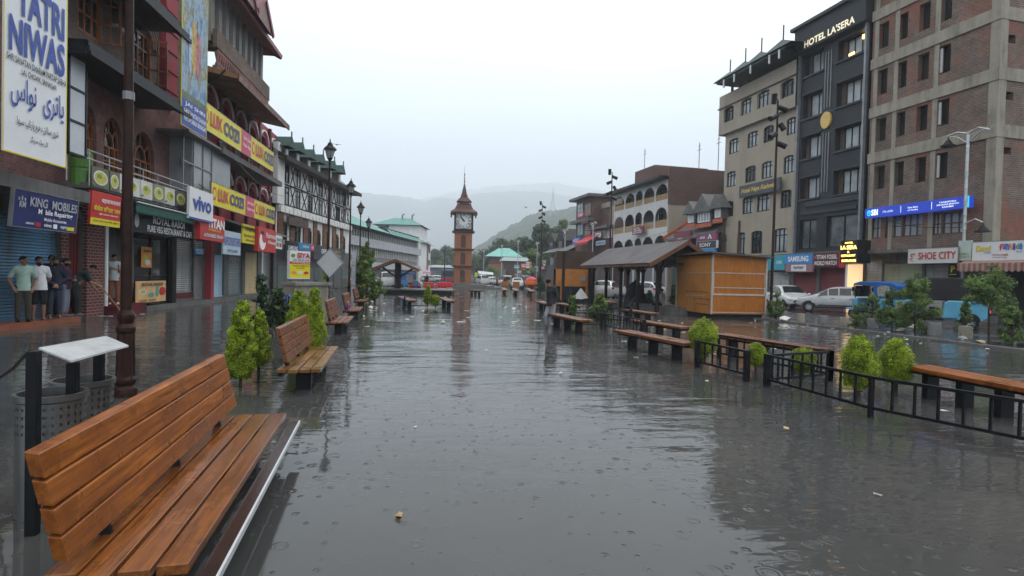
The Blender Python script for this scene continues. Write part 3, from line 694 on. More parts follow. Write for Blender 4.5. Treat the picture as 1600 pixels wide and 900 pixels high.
# white framed light box beside the hoarding
lb = FL.root('light_box', 'white three pane light box frame beside the tall hoarding', 'sign', ss(FL, 107, 170, -1.2), -1.2, zz(FL, 120, 242, -1.2))
w_, h_ = ss(FL, 134, 170, -1.2) - ss(FL, 107, 170, -1.2), zz(FL, 120, 89, -1.2) - zz(FL, 120, 242, -1.2)
for k in range(3): MB().box(.04, w_ - .04, 0, .1, h_ * k / 3 + .04, h_ * (k + 1) / 3 - .04).build('panel', plain('milky_panel', (.50, .54, .57), .35, .12, 1), lb)
mb = MB(); [mb.box(0, w_, -.03, .12, h_ * k / 3 - .03, h_ * k / 3 + .03) for k in range(4)]; mb.box(-.03, .03, -.03, .12, 0, h_); mb.box(w_ - .03, w_ + .03, -.03, .12, 0, h_); mb.build('frame', M_BLACK, lb)
# posters in the restaurant window and the standing menu board
M_ORANGE = plain('poster_orange', (.62, .26, .05), .45, .2, 5); M_PEACH = plain('poster_peach', (.68, .42, .20), .45, .2, 3); M_TEAL = plain('poster_teal', (.10, .33, .33), .4, .2)
sign(FL, FL.rect(221, 237, 386, 418, -.02), -.02, M_ORANGE, [('MOMOS', .15, .85, .74, .86, M_LBLACK, dict(bold=.02))], 'small orange food poster stuck on the restaurant glass', discs=[(.4, .45, .2, .18, M_CURRY), (.6, .25, .25, .14, M_PLATE)], name='poster', thick=.015)
sign(FL, FL.rect(213, 259, 439, 472, -.30), -.30, M_PEACH, [('ROYAL RASOI', .15, .85, .77, .92, M_LBLACK, dict(bold=.03)), ('COFFEE   SHAKES', .06, .62, .05, .15, M_LBLACK, dict(bold=.01))], 'orange menu board with cup and ice cream pictures at the restaurant door',
     [(.05, .95, .18, .2, M_YELLOW)], discs=[(.2, .5, .12, .13, M_PLATE), (.2, .51, .08, .08, M_CURRY), (.48, .35, .1, .12, M_TEAL), (.68, .5, .05, .25, M_TEAL), (.87, .5, .11, .2, M_SRED)], name='menu_board', thick=.04)
# green planter boxes behind the balcony glass
pl = FL.root('water_drum', 'green plastic drum behind the balcony rail by the light box', 'drum', ss(FL, 127, 275, -.6), -.6, zz(FL, 127, 293, -.6))
MB().lathe([(.26, 0), (.29, .05), (.29, .5), (.27, .55), (.29, .6), (.29, 1.0), (.2, 1.1)], 14).build('body', plain('green_plastic', (.10, .26, .04), .4, .2), pl)
# cloth banner with a painted scene
M_BANB, tb_, bb_ = newmat('banner_paint'); tb_.links.new(rampn(tb_, noise(tb_, coords(tb_, scale=(1, 1, .7)), 1.5, 7, .62), [(.30, (.05, .10, .20)), (.42, (.14, .25, .40)), (.5, (.30, .40, .50)), (.56, (.16, .20, .16)), (.62, (.36, .30, .18)), (.70, (.45, .50, .55))]), bb_.inputs['Base Color']); bb_.inputs['Roughness'].default_value = .6; M_BANG = plain('banner_meadow', (.13, .17, .12), .6, .5, 1.5); M_BANY = plain('banner_ochre', (.50, .34, .10), .6, .7, 3.5); M_BANR = plain('banner_rose', (.42, .17, .17), .6, .7, 3.5); M_BANW = plain('banner_pale', (.40, .48, .56), .6, .6, 4)
sign(FL, FL.rect(284.5, 324, -60, 205, -1.75, 303), -1.75, M_BANB, [('JAI SHRI', .1, .9, .115, .145, M_LTRWHITE), ('SHREE SANATAN DHARAM', .06, .94, .07, .10, M_LTRWHITE), ('PARTAP SABHA SRINAGAR', .06, .94, .03, .06, M_LTRWHITE)],
     'tall cloth banner painted in blue, ochre and rose beside the dark canopies', [(0, 1, 0, .16, M_BLUE), (0, 1, .16, .20, M_BANG)],
     discs=[(.44, .50, .10, .17, M_BANY), (.62, .47, .10, .15, M_BANR), (.45, .69, .07, .05, M_BANB), (.62, .64, .06, .045, M_BANB), (.30, .46, .06, .14, M_BANW)], name='cloth_banner', thick=.02, frame=M_YELLOW)

# ================================================================== left row, second building: red arcaded block with yellow hoardings
x0_, x1_ = s_end + .02, 41.0 - 2
E2 = ss(FL, 436, 300)
b2 = FL.root('arcade_block', 'dark red arcaded building with long yellow hoardings and a wooden eave', 'building', 0)
zA = zz(FL, 380, 352, 0); zL2 = zz(FL, 380, 250, -1.2); zEa = zz(FL, 390, 140, -1.9)
shr = [FL.rect(304.5, 319, 374, 469), FL.rect(328, 350, 396, 468), FL.rect(357, 379, 398, 466), FL.rect(383, 403, 393, 464), FL.rect(410, 427, 395, 459)]
mb = MB(); wall(mb, s_end, E2, 0, zA, [(a, b, .2, d) for a, b, c, d in shr], 0, .3); mb.build('ground_floor_wall', M_DCONC, b2)
for h, mt, dr in zip(shr, (M_SH_GREY, M_SH_LBLUE, M_SH_DARK, M_SH_CREAM, M_SH_GREY), range(5)):
    shutter_mb(h[0], h[1], .2, h[3], .1).build('shutter', mt, b2)
mb = MB(); put_text(mb, 'oppo', shr[2][0] + .3, shr[2][1] - .3, 2.0, 2.5, .05, bold=.0); mb.build('shutter_lettering', M_SILVER, b2)
MB().box(ss(FL, 319.5), ss(FL, 324.6), -.3, 0, 0, zA).build('red_pillar', M_REDWALL, b2)
mb = MB(); [mb.box(ss(FL, x), ss(FL, x + 2), -.06, 0, .15, shr[4][3]) for x in (407.5, 427.5)]; mb.build('shutter_frame', M_WHITE, b2)
MB().box(ss(FL, 429), E2, -.25, 0, 0, zA).build('end_wall', M_REDWALL, b2)
def arcade(z0, z1, n):
    mb = MB(); L = E2 - x0_ - 1.0; w = L / n; hl = []
    for k in range(n): hl.append((x0_ + .5 + k * w + .28, x0_ + .5 + (k + 1) * w - .28, z0 + .7, z1 - .75))
    wall(mb, x0_, E2, z0, z1, hl, 0, .22)
    for h in hl: arch_fill(mb, h[0], h[1], h[2] + (h[3] - h[2]) * .55, h[3], 0, .22)
    mb.build('arcade_wall', M_REDWALL, b2)
    tr = MB()
    for h in hl:
        cx, r = (h[0] + h[1]) / 2, (h[1] - h[0]) / 2 + .28; zs_ = h[2] + (h[3] - h[2]) * .55; H = h[3] - zs_ + .36
        for k in range(12):
            t0, t1 = PI * k / 12, PI * (k + 1) / 12
            tr.beam((cx - r * math.cos(t0), -.06, zs_ + H * math.sin(t0)), (cx - r * math.cos(t1), -.06, zs_ + H * math.sin(t1)), .09, .10)
    tr.each('arch_trim', M_WHITE, b2)
    pm = MB()
    for k in range(n + 1): x = x0_ + .5 + k * w; pm.box(x - .14, x + .14, -.16, 0, z0, z1); pm.box(x - .24, x + .24, -.26, 0, z0 + (z1 - z0) * .52, z0 + (z1 - z0) * .52 + .14)
    pm.each('pilaster', M_MAROON, b2)
    bm = MB(); bm.box(x0_, E2, 1.9, 2.0, z0, z1); bm.build('arcade_back', plain('arcade_plaster', (.20, .19, .18), .8, .3), b2)
    fm = MB(); fm.box(x0_, E2, .0, 2.0, z0 - .02, z0 + .06); fm.build('arcade_floor', M_DCONC, b2)
arcade(zA, zL2, 6); arcade(zL2 + .02, zEa + .5, 6)
mb = MB(); mb.box(x0_ - .2, ss(FL, 441, 285, -1.3), -1.3, 0, zL2 - .28, zL2); mb.build('ledge', M_DCONC, b2)
# wooden eave, parapet, open top storey
M_SOFF = wood('eave_boards', (.30, .16, .075), (.12, .06, .03), 'x', .5, .8, knots=False)
zf0 = zz(FL, 390, 137, -2.0); se0, se1 = x0_ - .5, ss(FL, 451, 197, -2.0)
mb = MB(); mb.add([(se0, -2.0, zf0 - .12), (se1, -2.0, zf0 - .12), (se1, 0, zf0 + .25), (se0, 0, zf0 + .25), (se0, -2.0, zf0 + .06), (se1, -2.0, zf0 + .06), (se1, 0, zf0 + .55), (se0, 0, zf0 + .55)],
    [(0, 1, 2, 3), (7, 6, 5, 4), (0, 4, 5, 1), (1, 5, 6, 2), (3, 7, 4, 0)]); mb.build('eave', M_SOFF, b2)
mb = MB(); mb.box(se0, se1 + .05, -2.05, -1.98, zf0 - .2, zf0 + .1); mb.build('fascia', wood('fascia_board', (.16, .07, .035), (.05, .02, .012), 'x', .45, 1, knots=False), b2)
E2_ = E2; E2 = ss(FL, 419, 140, -.9); zpar = zf0 + .5; mb = MB(); pz1 = zz(FL, 415, 132, -.9)
mb.box(x0_, E2 + .3, -.9, -.7, zpar + .95, pz1 + .1); mb.box(x0_, E2 + .3, -.9, -.7, zpar - .1, zpar + .1); mb.build('parapet', M_BRK_TOP, b2)
mb = MB(); n = 30
for k in range(n): x = x0_ + .3 + (E2 - x0_ - .3) * k / (n - 1); mb.lathe([(.07, 0), (.12, .12), (.05, .3), (.10, .55), (.13, .7), (.07, .86)], 8, (x, -.8, zpar + .09))
o = mb.build('balustrade', M_BRK_L, b2, smooth=True)
mb = MB(); n = 9; zrf = zz(FL, 438, 88, -1.4) + .25
for k in range(n): x = x0_ + .4 + (E2 - x0_ - .5) * k / (n - 1); mb.box(x - .2, x + .2, -.55, -.15, pz1 - .4, zrf); mb.box(x - .2, x + .2, 4, 4.4, pz1 - .4, zrf)
mb.each('column', M_CONC, b2); MB().box(x0_ - 2.5, x0_ + .1, .2, 6, zpar - .5, zrf + .3).build('stair_wall', M_BRK_TOP, b2)  # last box is an added wall that hides glaring sky behind the open storey
# pitched roof with red barge boards over the open storey
M_TINR = plain('red_tin_trim', (.20, .025, .04), .45, .3, 2); M_TINB = plain('brown_tin', (.16, .085, .06), .5, .4, 1.2)
mb = MB(); rz0, rz1 = zrf, zrf + 2.6; re = ss(FL, 441, 90, -1.5)
mb.add([(x0_ - .5, -1.4, rz0 - .25), (re, -1.4, rz0 - .25), (re, 4, rz1), (x0_ - .5, 4, rz1), (x0_ - .5, 9.5, rz0 - .25), (re, 9.5, rz0 - .25)], [(0, 1, 2, 3), (3, 2, 5, 4)])
mb.add([(re, -1.4, rz0 - .25), (re, 9.5, rz0 - .25), (re, 4, rz1)], [(0, 1, 2)]); rf = mb.build('roof', M_TINB, b2)
mb = MB(); mb.beam((re + .02, -1.45, rz0 - .3), (re + .02, 4, rz1), .09, .28); mb.beam((x0_, -1.45, rz0 - .27), (re, -1.45, rz0 - .27), .09, .24)
gx = [ss(FL, 415, 8, -1.75), ss(FL, 392, 8, -1.75) - .4]
for g in gx:
    mb.beam((g - 1.6, -1.75, rz0 - .2), (g, -1.75, rz0 + 1.3), .1, .26); mb.beam((g + 1.6, -1.75, rz0 - .2), (g, -1.75, rz0 + 1.3), .1, .26); mb.tube([(g, -1.7, rz0 + 1.3), (g, -1.7, rz0 + 1.7)], .05, 6)
mb.build('barge_board', M_TINR, rf)
mb = MB()
for g in gx: mb.add([(g - 1.6, -1.72, rz0 - .2), (g + 1.6, -1.72, rz0 - .2), (g, -1.72, rz0 + 1.3), (g, 2.2, rz0 + 1.5)], [(0, 1, 2), (0, 2, 3), (1, 3, 2)])
mb.build('gable', M_TINB, rf)
E2 = E2_; mb = MB(); shell(mb, x0_, E2, 0, zpar, 8, y=.5); mb.quad((x0_, 2.1, 0), (E2, 2.1, 0), (E2, 2.1, zpar), (x0_, 2.1, zpar)); mb.build('core', M_REDWALL, b2)
mb = MB(); mb.beam((ss(FL, 322, 140), 0, zz(FL, 322, 140)), (ss(FL, 352, 105, -1.8), -1.8, zf0 - .1), .06); mb.build('brace', M_BLACK, b2)
# tin awning over the shops
mb = MB(); aa, ab = ss(FL, 332, 350), ss(FL, 432, 360); az = zz(FL, 380, 352, 0); n = 40
for k in range(n):
    u0, u1 = aa + (ab - aa) * k / n, aa + (ab - aa) * (k + 1) / n; h0, h1 = .02 * (k % 2), .02 * ((k + 1) % 2)
    mb.quad((u0, 0, az + .1 + h0), (u1, 0, az + .1 + h1), (u1, -1.3, az - .35 + h1), (u0, -1.3, az - .35 + h0))
mb.build('tin_awning', plain('old_tin', (.13, .13, .125), .5, .4, 2, metal=.3), b2)
# hoardings
def yellow(r, y, label, n1):
    M_RL, M_NL = plain('hoarding_red', (.55, .03, .07), .45, .08), plain('hoarding_navy', (.05, .05, .20), .45, .08)
    dd = [(q + .02, .55, .022, .28, M_RL) for q in (.0, .62)] + [(q + .02, .55, .015, .2, M_YELLOW) for q in (.0, .62)]
    return sign(FL, r, y, M_YELLOW, [('LUX', .075, .205, .25, .80, M_RL, dict(bold=.03)), ('COZI', .225, .42, .25, .80, M_NL, dict(bold=.04)), ('LUX', .675, .80, .25, .80, M_RL, dict(bold=.03)), ('COZI', .815, .985, .25, .80, M_NL, dict(bold=.04)),
        ('Jahan Jaaye', .475, .585, .56, .78, M_LTRWHITE), ('Nazar Aaye', .475, .585, .25, .46, M_LTRWHITE)], label, [(.455, .60, .0, 1, M_PINK)], discs=[(.035, .52, .022, .30, M_RL), (.035, .52, .014, .19, M_YELLOW), (.637, .52, .022, .30, M_RL), (.637, .52, .014, .19, M_YELLOW)], frame=M_GREY)
yellow(FL.rect(316.5, 428, 197, 234, -1.45, 372), -1.45, 'upper of two long yellow hoardings with red and navy lettering', 0)
yellow(FL.rect(330, 429.5, 304, 335, -1.45, 380), -1.45, 'lower of two long yellow hoardings with red and navy lettering', 1)
sign(FL, FL.rect(296, 333, 297, 345, -1.5, 314), -1.5, M_SIGNW, [('vivo', .12, .90, .30, .78, M_BLUE, dict(bold=.03))], 'square white phone sign with blue lettering below the metal cabin', [(0, 1, 0, .06, M_BLUE)], thick=.1)
sign(FL, FL.rect(313, 351, 335, 376, -1.4, 331), -1.4, M_SRED, [('TITAN', .25, .97, .48, .85, M_LTRWHITE, dict(bold=.035)), ('EYEPLUS', .3, .8, .36, .44, M_YELLOW), ('AUTHORISED DEALER', .12, .92, .12, .25, M_LTRWHITE)], 'bright red box sign with white capitals beside the square white sign', thick=.22, rects=[(.10, .94, .10, .27, M_TINR)])
sign(FL, FL.rect(349, 376, 362, 398, -1.2), -1.2, plain('pale_sign', (.42, .52, .60), .5, .12), [('KAPOOR BROTHERS', .04, .96, .38, .75, M_BLUE, dict(bold=.01)), ('OPTICIANS', .2, .8, .1, .22, M_BLUE)], 'pale blue sign with blue capitals over the slate shutter')
sign(FL, FL.rect(379, 402, 352, 381, -1.2), -1.2, M_YELLOW, [('Gupta', .15, .8, .62, .88, M_LBLACK), ('New Kashmir Store', .08, .92, .34, .5, M_LBLACK), ('SRINAGAR', .2, .8, .12, .22, M_LBLACK)], 'small yellow sign with black script over the cream shutter')
sign(FL, FL.rect(404, 431, 357, 394, -1.4), -1.4, M_SRED, [('Pashmina', .38, .95, .6, .82, M_LTRWHITE, dict(shear=.2)), ('House', .5, .95, .36, .52, M_LTRWHITE, dict(shear=.2))], 'red box sign with a white curl at the end of the red building', thick=.25, discs=[(.22, .42, .17, .36, M_LTRWHITE), (.30, .6, .12, .24, M_SRED), (.2, .76, .07, .09, M_LBLACK)])
sign(FL, FL.rect(431, 441, 368, 389, -1.4), -1.4, M_SIGNW, [('SHAWLS', .1, .9, .55, .8, M_LBLACK)], 'small white shop sign at the corner past the red box sign', [(.1, .45, .15, .45, M_HERB), (.55, .9, .15, .45, M_SRED)])
sign(FL, FL.rect(304, 318.5, 387.5, 398, -.08), -.08, plain('sky_sign', (.03, .22, .45), .45, .1), [('SERVICE', .1, .9, .5, .8, M_LTRWHITE), ('CENTRE', .15, .85, .15, .4, M_LTRWHITE)], 'small blue plate on the narrow grey shutter', thick=.03)
# ================================================================== left row, third building: white half-timbered block with green dormers
F3 = Fac(Vector((-11.0, 41.6, 0)), Vector((-8.55, 58.5, 0)))
M_WPLAS = grime('white_plaster', (.78, .78, .76), (.34, .34, .33), .75, .45)
M_GROOF = grime('green_tin_roof', (.055, .24, .20), (.05, .10, .09), .45, .6, .5, .2)
M_GROOFD = grime('dark_green_tin_roof', (.018, .060, .048), (.02, .035, .03), .5, .6, .5, .2)
M_TIMBER = plain('dark_timber', (.028, .024, .022), .6, .4, 3)
M_PLANK = wood('varnished_pilaster', (.19, .075, .035), (.07, .03, .015), 'z', .4, 1, knots=False)
M_ROOFBR = plain('brown_boards', (.09, .06, .045), .7, .4, 3)
b3 = F3.root('half_timbered_block', 'white half timbered block with dark cross braces and green dormer roofs', 'building', 0)
z_eave = zz(F3, 495, 270, -.6); z_mid = zz(F3, 490, 336); z_gf = zz(F3, 490, 388); z_up = zz(F3, 490, 300)
cols = [(442, 452.5), (461, 470), (481, 489.5), (496.5, 505), (511.5, 519), (525, 532.5), (536.5, 541.5)]
cs = [(ss(F3, a, 290), ss(F3, b, 290)) for a, b in cols]
up0, up1, lo0, lo1 = zz(F3, 447, 286), zz(F3, 447, 256), zz(F3, 447, 322), zz(F3, 447, 291)
hu = [(a, b, up0, up1) for a, b in cs] + [(a, b, lo0, lo1) for a, b in cs]
acs = [(438.5, 449), (458, 470), (479, 487.5), (494, 501.5), (509, 514), (523.3, 530), (535, 540)]
ar = [(ss(F3, a, 370), ss(F3, b, 370), zz(F3, 527, 388), zz(F3, 527, 366)) for a, b in acs]
mb = MB(); wall(mb, 0, F3.L, z_gf, z_mid, ar, 0, .10)
for h in ar[2:]: arch_fill(mb, h[0], h[1], h[2] + (h[3] - h[2]) * .6, h[3], 0, .10)
wall(mb, 0, F3.L, z_mid, z_eave + .5, hu, 0, .09); shell(mb, 0, F3.L, 0, z_eave + .5, 9, y=.3, roof=False); mb.build('wall', M_WPLAS, b3)
for k_, h in enumerate(hu): window(b3, h, .06, M_TIMBER, M_CURTAIN if k_ % 3 else M_GLASS, 2, (.68,), .08)
for h in ar: window(b3, h, .07, M_TIMBER, M_GLASS, 2, (.6,), .07, 'arched_window')
mb = MB()
for k in range(len(cs)):
    for z0, z1 in ((lo0 - .1, lo1 + .1), (up0 - .1, up1 + .15)):
        e0 = cs[k][1] + .05; e1 = (cs[k + 1][0] - .05) if k < len(cs) - 1 else F3.L - .05
        if e1 - e0 < .4: continue
        mb.beam((e0, -.03, z0), (e1, -.03, z1), .05, .05); mb.beam((e0, -.035, z1), (e1, -.035, z0), .05, .05)
for z in (z_mid + .12, (lo1 + up0) / 2, up1 + .28): mb.box(0, F3.L, -.05, -.002, z - .06, z + .06)
mb.build('timber_frame', M_TIMBER, b3)
mb = MB()
for k in range(22): x = F3.L * (k + .5) / 22; mb.box(x - .32, x + .32, -.32, 0, z_mid - .5, z_mid - .02 if k % 2 else z_mid - .15)
mb.box(0, F3.L, -.22, 0, z_mid - .3, z_mid + .02); mb.build('cornice', M_WPLAS, b3)
mb = MB()
for a, b in ((432.5, 441), (452, 458), (473, 479.5), (488.5, 494), (503.5, 509), (518.5, 523.8), (531.5, 535)):
    mb.box(ss(F3, a, 370), ss(F3, b, 370), -.10, 0, z_gf, z_mid - .5)
mb.each('pilaster', M_PLANK, b3)
mb = MB(); mb.box(-.6, .55, -.35, 0, zz(F3, 437, 320), z_eave + .9); mb.build('corner_pier', M_WPLAS, b3)
mb = MB(); mb.box(ss(F3, 441, 340), ss(F3, 472, 348), -.5, -.3, zz(F3, 456, 354), zz(F3, 456, 341)); bb = mb.build('carved_fascia', M_ROOFBR, b3)
# roof with dormers
rt = z_eave + 2.6; mb = MB()
mb.add([(-.6, -.9, z_eave - .05), (F3.L + .8, -.9, z_eave - .05), (F3.L + .8, 3.2, rt), (-.6, 3.2, rt), (F3.L + .8, 9.5, z_eave), (-.6, 9.5, z_eave)], [(0, 1, 2, 3), (3, 2, 4, 5)])
mb.add([(-.6, -.9, z_eave - .05), (-.6, 3.2, rt), (-.6, 9.5, z_eave), (F3.L + .8, -.9, z_eave - .05), (F3.L + .8, 9.5, z_eave), (F3.L + .8, 3.2, rt)], [(0, 1, 2), (3, 4, 5)])
rf3 = mb.build('roof', M_GROOFD, b3); mb = MB(); mb.box(-.65, F3.L + .85, -.97, -.9, z_eave - .3, z_eave + .02); mb.build('fascia', M_TIMBER, b3)
mb = MB(); mb.box(-.6, F3.L + .8, -.9, 0, z_eave - .22, z_eave - .1); mb.build('soffit', M_ROOFBR, b3)
for px, pk in ((450.5, 213), (468, 222), (485.5, 233), (501, 241), (519, 251), (533, 258)):
    x = ss(F3, px, 260, -.7); zt = zz(F3, px, pk, -.7); w = .52; zb = z_eave + .05
    dm = MB(); dm.box(x - w * .7, x + w * .7, -.55, 2.5, zb, zt - .75); d_ = dm.build('dormer', M_ROOFBR, rf3)
    mb = MB(); mb.add([(x - w * 1.25, -.95, zt - .75), (x, -.95, zt), (x + w * 1.25, -.95, zt - .75), (x - w * 1.25, 3, zt - .75), (x, 3, zt), (x + w * 1.25, 3, zt - .75)], [(0, 1, 4, 3), (1, 2, 5, 4), (0, 2, 1)])
    mb.v += []; mb.tube([(x, -.9, zt), (x, -.9, zt + .35)], .05, 5); mb.tube([(x, 1.0, zt), (x, 1.0, zt + .3)], .05, 5); mb.build('dormer_roof', M_GROOFD, rf3)
    mb = MB(); mb.box(x - w * .42, x + w * .42, -.6, -.55, zb + .1, zt - .85); mb.build('dormer_window', M_CURTAIN, rf3)
mb = MB(); gz1 = z_gf - .05; mb.box(-.3, F3.L, -.05, 0, 0, gz1); mb.box(-.3, F3.L, -.06, 9, gz1 - .1, gz1); mb.build('ground_floor_wall', M_DCONC, b3)
mb = MB()
for k in range(7): x0 = F3.L * (k + .1) / 7; mb.box(x0, x0 + F3.L / 7 * .8, -.1, -.05, .2, gz1 - 1.5)
mb.each('shutter', M_SH_DARK, b3)
def f3sign(xl, xr, yt, yb, mt, lines, label, **k): return sign(F3, F3.rect(xl, xr, yt, yb, -.6), -.6, mt, lines, label, **k)
M_NAVYB = plain('navy_board', (.02, .022, .035), .4, .2)
f3sign(446, 466, 377, 402, M_NAVYB, [('SAMSUNG', .2, .95, .45, .72, M_LTRWHITE, dict(bold=.02))], 'dark navy shop board with white capitals beside the red end wall')
f3sign(467, 485, 380, 391, plain('sky_sign', (.03, .22, .45), .45, .1), [('infinix', .3, .85, .35, .75, M_LTRWHITE)], 'bright blue shop board over the shops of the half timbered block')
f3sign(485.5, 491, 382, 392, M_PINK, [('oo', .2, .8, .3, .7, M_LTRWHITE)], 'narrow pink shop board next to the bright blue one')
f3sign(491, 514, 384, 406, plain('slate_board', (.05, .055, .06), .4, .2), [('GREEN', .45, .95, .45, .78, M_LTRWHITE, dict(bold=.02))], 'dark slate shop board with pale capitals, partly behind the lamp post')
f3sign(515, 539, 388, 409, plain('slate_board', (.05, .055, .06), .4, .2), [('CREW', .3, .7, .62, .82, M_GOLD), ('FASHION', .3, .75, .35, .52, M_SILVER)], 'dark slate shop board with gold lettering at the far end of the white block')

# ================================================================== left row, far: long office with green roofs, white gabled house
P4a, P4b = D(541, 426, 88), D(651, 428, 132)
F4 = Fac(P4a, P4b)
M_WBAND = grime('grey_white_cladding', (.47, .49, .51), (.22, .23, .24), .6, .5)
M_GREYW = grime('grey_render', (.20, .205, .21), (.09, .09, .09), .7, .5)
b4 = F4.root('long_office', 'long grey office block with white balcony bands and sea green roofs', 'building', 0)
zt4 = zz(F4, 600, 367.5); zb = [zz(F4, 600, y) for y in (367.5, 379, 391, 403, 418)]
mb = MB(); wall(mb, -12, F4.L, 0, zt4, [], 0); shell(mb, -12, F4.L, 0, zt4, 14); mb.build('wall', M_GREYW, b4)
mb = MB(); mb.box(-12.5, F4.L, -1.0, 0, zb[2], zb[1]); mb.box(-12.5, F4.L, -.9, 0, zb[4] - .3, zb[3] - .2 - .8)
mb.each('balcony_band', M_WBAND, b4)
n = 34
wm_ = MB(); gm_ = MB()
for k in range(n + 12):
    x = -12 + (F4.L + 12) * (k + .5) / (n + 12); wd = (F4.L + 12) / (n + 12) * .36
    for z0, z1 in ((zb[1] + .15, zb[0] - .25), (zb[3], zb[2] - .15)):
        gm_.box(x - wd, x + wd, -.03, 0, z0, z1)
        wm_.box(x + wd * 1.15, x + wd * 1.5, -.18, 0, z0 - .1, z1 + .1)
        wm_.box(x - .07, x + .07, -.06, -.0, z0, z1)
gm_.build('window_band', M_GLASS, b4); wm_.build('mullions', M_WPLAS, b4)
def hip(mb, x0, x1, y0, y1, z0, z1, ins):
    cx0, cx1, cy = x0 + ins, x1 - ins, (y0 + y1) / 2
    mb.add([(x0, y0, z0), (x1, y0, z0), (x1, y1, z0), (x0, y1, z0), (cx0, cy, z1), (cx1, cy, z1)], [(0, 1, 5, 4), (1, 2, 5), (2, 3, 4, 5), (3, 0, 4)])
xj = ss(F4, 598, 370); mb = MB(); hip(mb, -14, xj, -2, 16, zt4 + .1, zz(F4, 556, 334, 7), 7); mb.build('roof', M_GROOF, b4)
mb = MB(); mb.add([(xj - .2, -1.4, zt4), (F4.L + .5, -1.4, zt4), (F4.L + .5, 6, zt4 + 1.5), (xj - .2, 6, zt4 + 1.5), (F4.L + .5, 14, zt4), (xj - .2, 14, zt4)], [(0, 1, 2, 3), (3, 2, 4, 5)]); r4 = mb.build('roof', M_GROOFD, b4)
for k in range(9):
    x = xj + 1.5 + (F4.L - xj - 2) * k / 8.5; mb = MB(); zt = zt4 + 1.45
    mb.add([(x - 1.3, -1.7, zt4 + .1), (x + 1.3, -1.7, zt4 + .1), (x + 1.1, -.2, zt), (x - 1.1, -.2, zt), (x - 1.1, 4, zt), (x + 1.1, 4, zt)], [(0, 1, 2, 3), (3, 2, 5, 4)]); dd_ = mb.build('dormer', M_GROOF, r4); MB().box(x - 1.0, x + 1.0, -.6, 3.5, zt4, zt - .15).build('dormer_box', M_GLASS, dd_)
def hipblk(xl, xr, yt, dep, ry, thick, ins, name, label):
    F_ = Fac(D(xl, 430, dep), D(xr, 430, dep)); r_ = F_.root(name, label, 'building', 0); z1 = zz(F_, (xl + xr) / 2, yt); MB().box(0, F_.L, 0, thick, 0, z1).build('wall', M_WPLAS, r_)
    mb = MB(); hip(mb, -4, F_.L + .7, -1, thick + 1, z1, zz(F_, (xl + xr) / 2, ry, thick / 2), ins); q = mb.build('roof', M_GROOF, r_); zr = zz(F_, (xl + xr) / 2, ry, thick / 2)
    for k in (2.2, 4.6): MB().tube([(k, 5, z1), (k, 5, zr + .7), (k + .5, 5, zr + .9)], .22, 6).build('vent_pipe', M_GREY, q)
hipblk(606, 654, 351.5, 136, 341, 12, 4, 'rendered_block', 'white rendered block with a flat sea green hip roof behind the long office')
P5a, P5b = D(655, 428, 138), D(672, 428, 160); F5 = Fac(P5a, P5b)
b5 = F5.root('gabled_house', 'narrow white house with a dark gabled roof past the long office', 'building', 0)
z5 = zz(F5, 664, 378); mb = MB(); mb.box(0, F5.L, 0, 9, 0, z5); mb.build('wall', M_WPLAS, b5)
mb = MB(); mb.add([(-1, -1, z5 - .6), (F5.L + 1, -1, z5 - .6), (F5.L + 1, 4.5, z5 + 3.4), (-1, 4.5, z5 + 3.4), (F5.L + 1, 10, z5 - .6), (-1, 10, z5 - .6)], [(0, 1, 2, 3), (3, 2, 4, 5)]); mb.build('roof', M_DCONC, b5)
mb = MB(); mb.add([(F5.L, 0, z5), (F5.L, 9, z5), (F5.L, 4.5, z5 + 3)], [(0, 1, 2)]); mb.box(F5.L * .45, F5.L * .75, -.1, 0, 2, z5); mb.build('gable', M_BRK_L, b5)
for q in (.1, .8):
    for z in (z5 - 2.4, z5 - 6): MB().box(F5.L * q, F5.L * (q + .12), -.08, 0, z, z + 1.6).build('window', M_GLASS, b5)

# ================================================================== clock tower
TD = 80.0; TB = D(722, 448.6, TD); TB.z = 0
M_TBRK = brick('tower_brick', (.42, .155, .075), (.34, .125, .06), (.30, .18, .12), .30, .10, .012, .25, (.12, .05, .03))
M_TMAR = plain('tower_maroon_tin', (.075, .022, .018), .45, .3, 1.5)
K = TD / FPX / 3.75
def tz_(zy): return CAMH + (431.0 - (240 + zy / 3.75)) * TD / FPX
tw = thing('clock_tower', 'square red brick clock tower with a tiered maroon spire in mid square', 'clock tower', TB, -.03)
h = 50.5 * K; mb = MB(); mb.box(-h, h, -h, h, .35, tz_(472)); sh_ = mb.build('shaft', M_TBRK, tw)
mb = MB()
for zy in (665, 567, 466): z = tz_(zy); mb.box(-h - .12, h + .12, -h - .12, h + .12, z - .14, z - .02); mb.box(-h - .34, h + .34, -h - .34, h + .34, z - .02, z + .1)
mb.each('cornice', M_TMAR, tw)
for z0, z1 in ((755, 684), (655, 584), (558, 484)):
    a0, a1 = tz_(z0), tz_(z1)
    for k in range(4):
        mb = MB(Matrix.Rotation(k * PI / 2, 4, 'Z')); pts = [(-.33, a0), (.33, a0)] + [(.33 * math.cos(PI * i / 8), a1 - .33 + .33 * math.sin(PI * i / 8)) for i in range(9)]
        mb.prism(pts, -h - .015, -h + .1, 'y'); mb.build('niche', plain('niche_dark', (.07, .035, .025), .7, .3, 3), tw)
c0, c1 = tz_(452), tz_(352); ch = 50 * K
mb = MB(); mb.box(-ch, ch, -ch, ch, c0, c1)
for sx in (-1, 1):
    for sy in (-1, 1): mb.box(sx * ch - .12, sx * ch + .12, sy * ch - .12, sy * ch + .12, c0, c1)
mb.box(-ch - .15, ch + .15, -ch - .15, ch + .15, c0 - .1, c0 + .05)
mb.build('clock_housing', plain('housing_dark', (.03, .035, .04), .5, .3), tw)
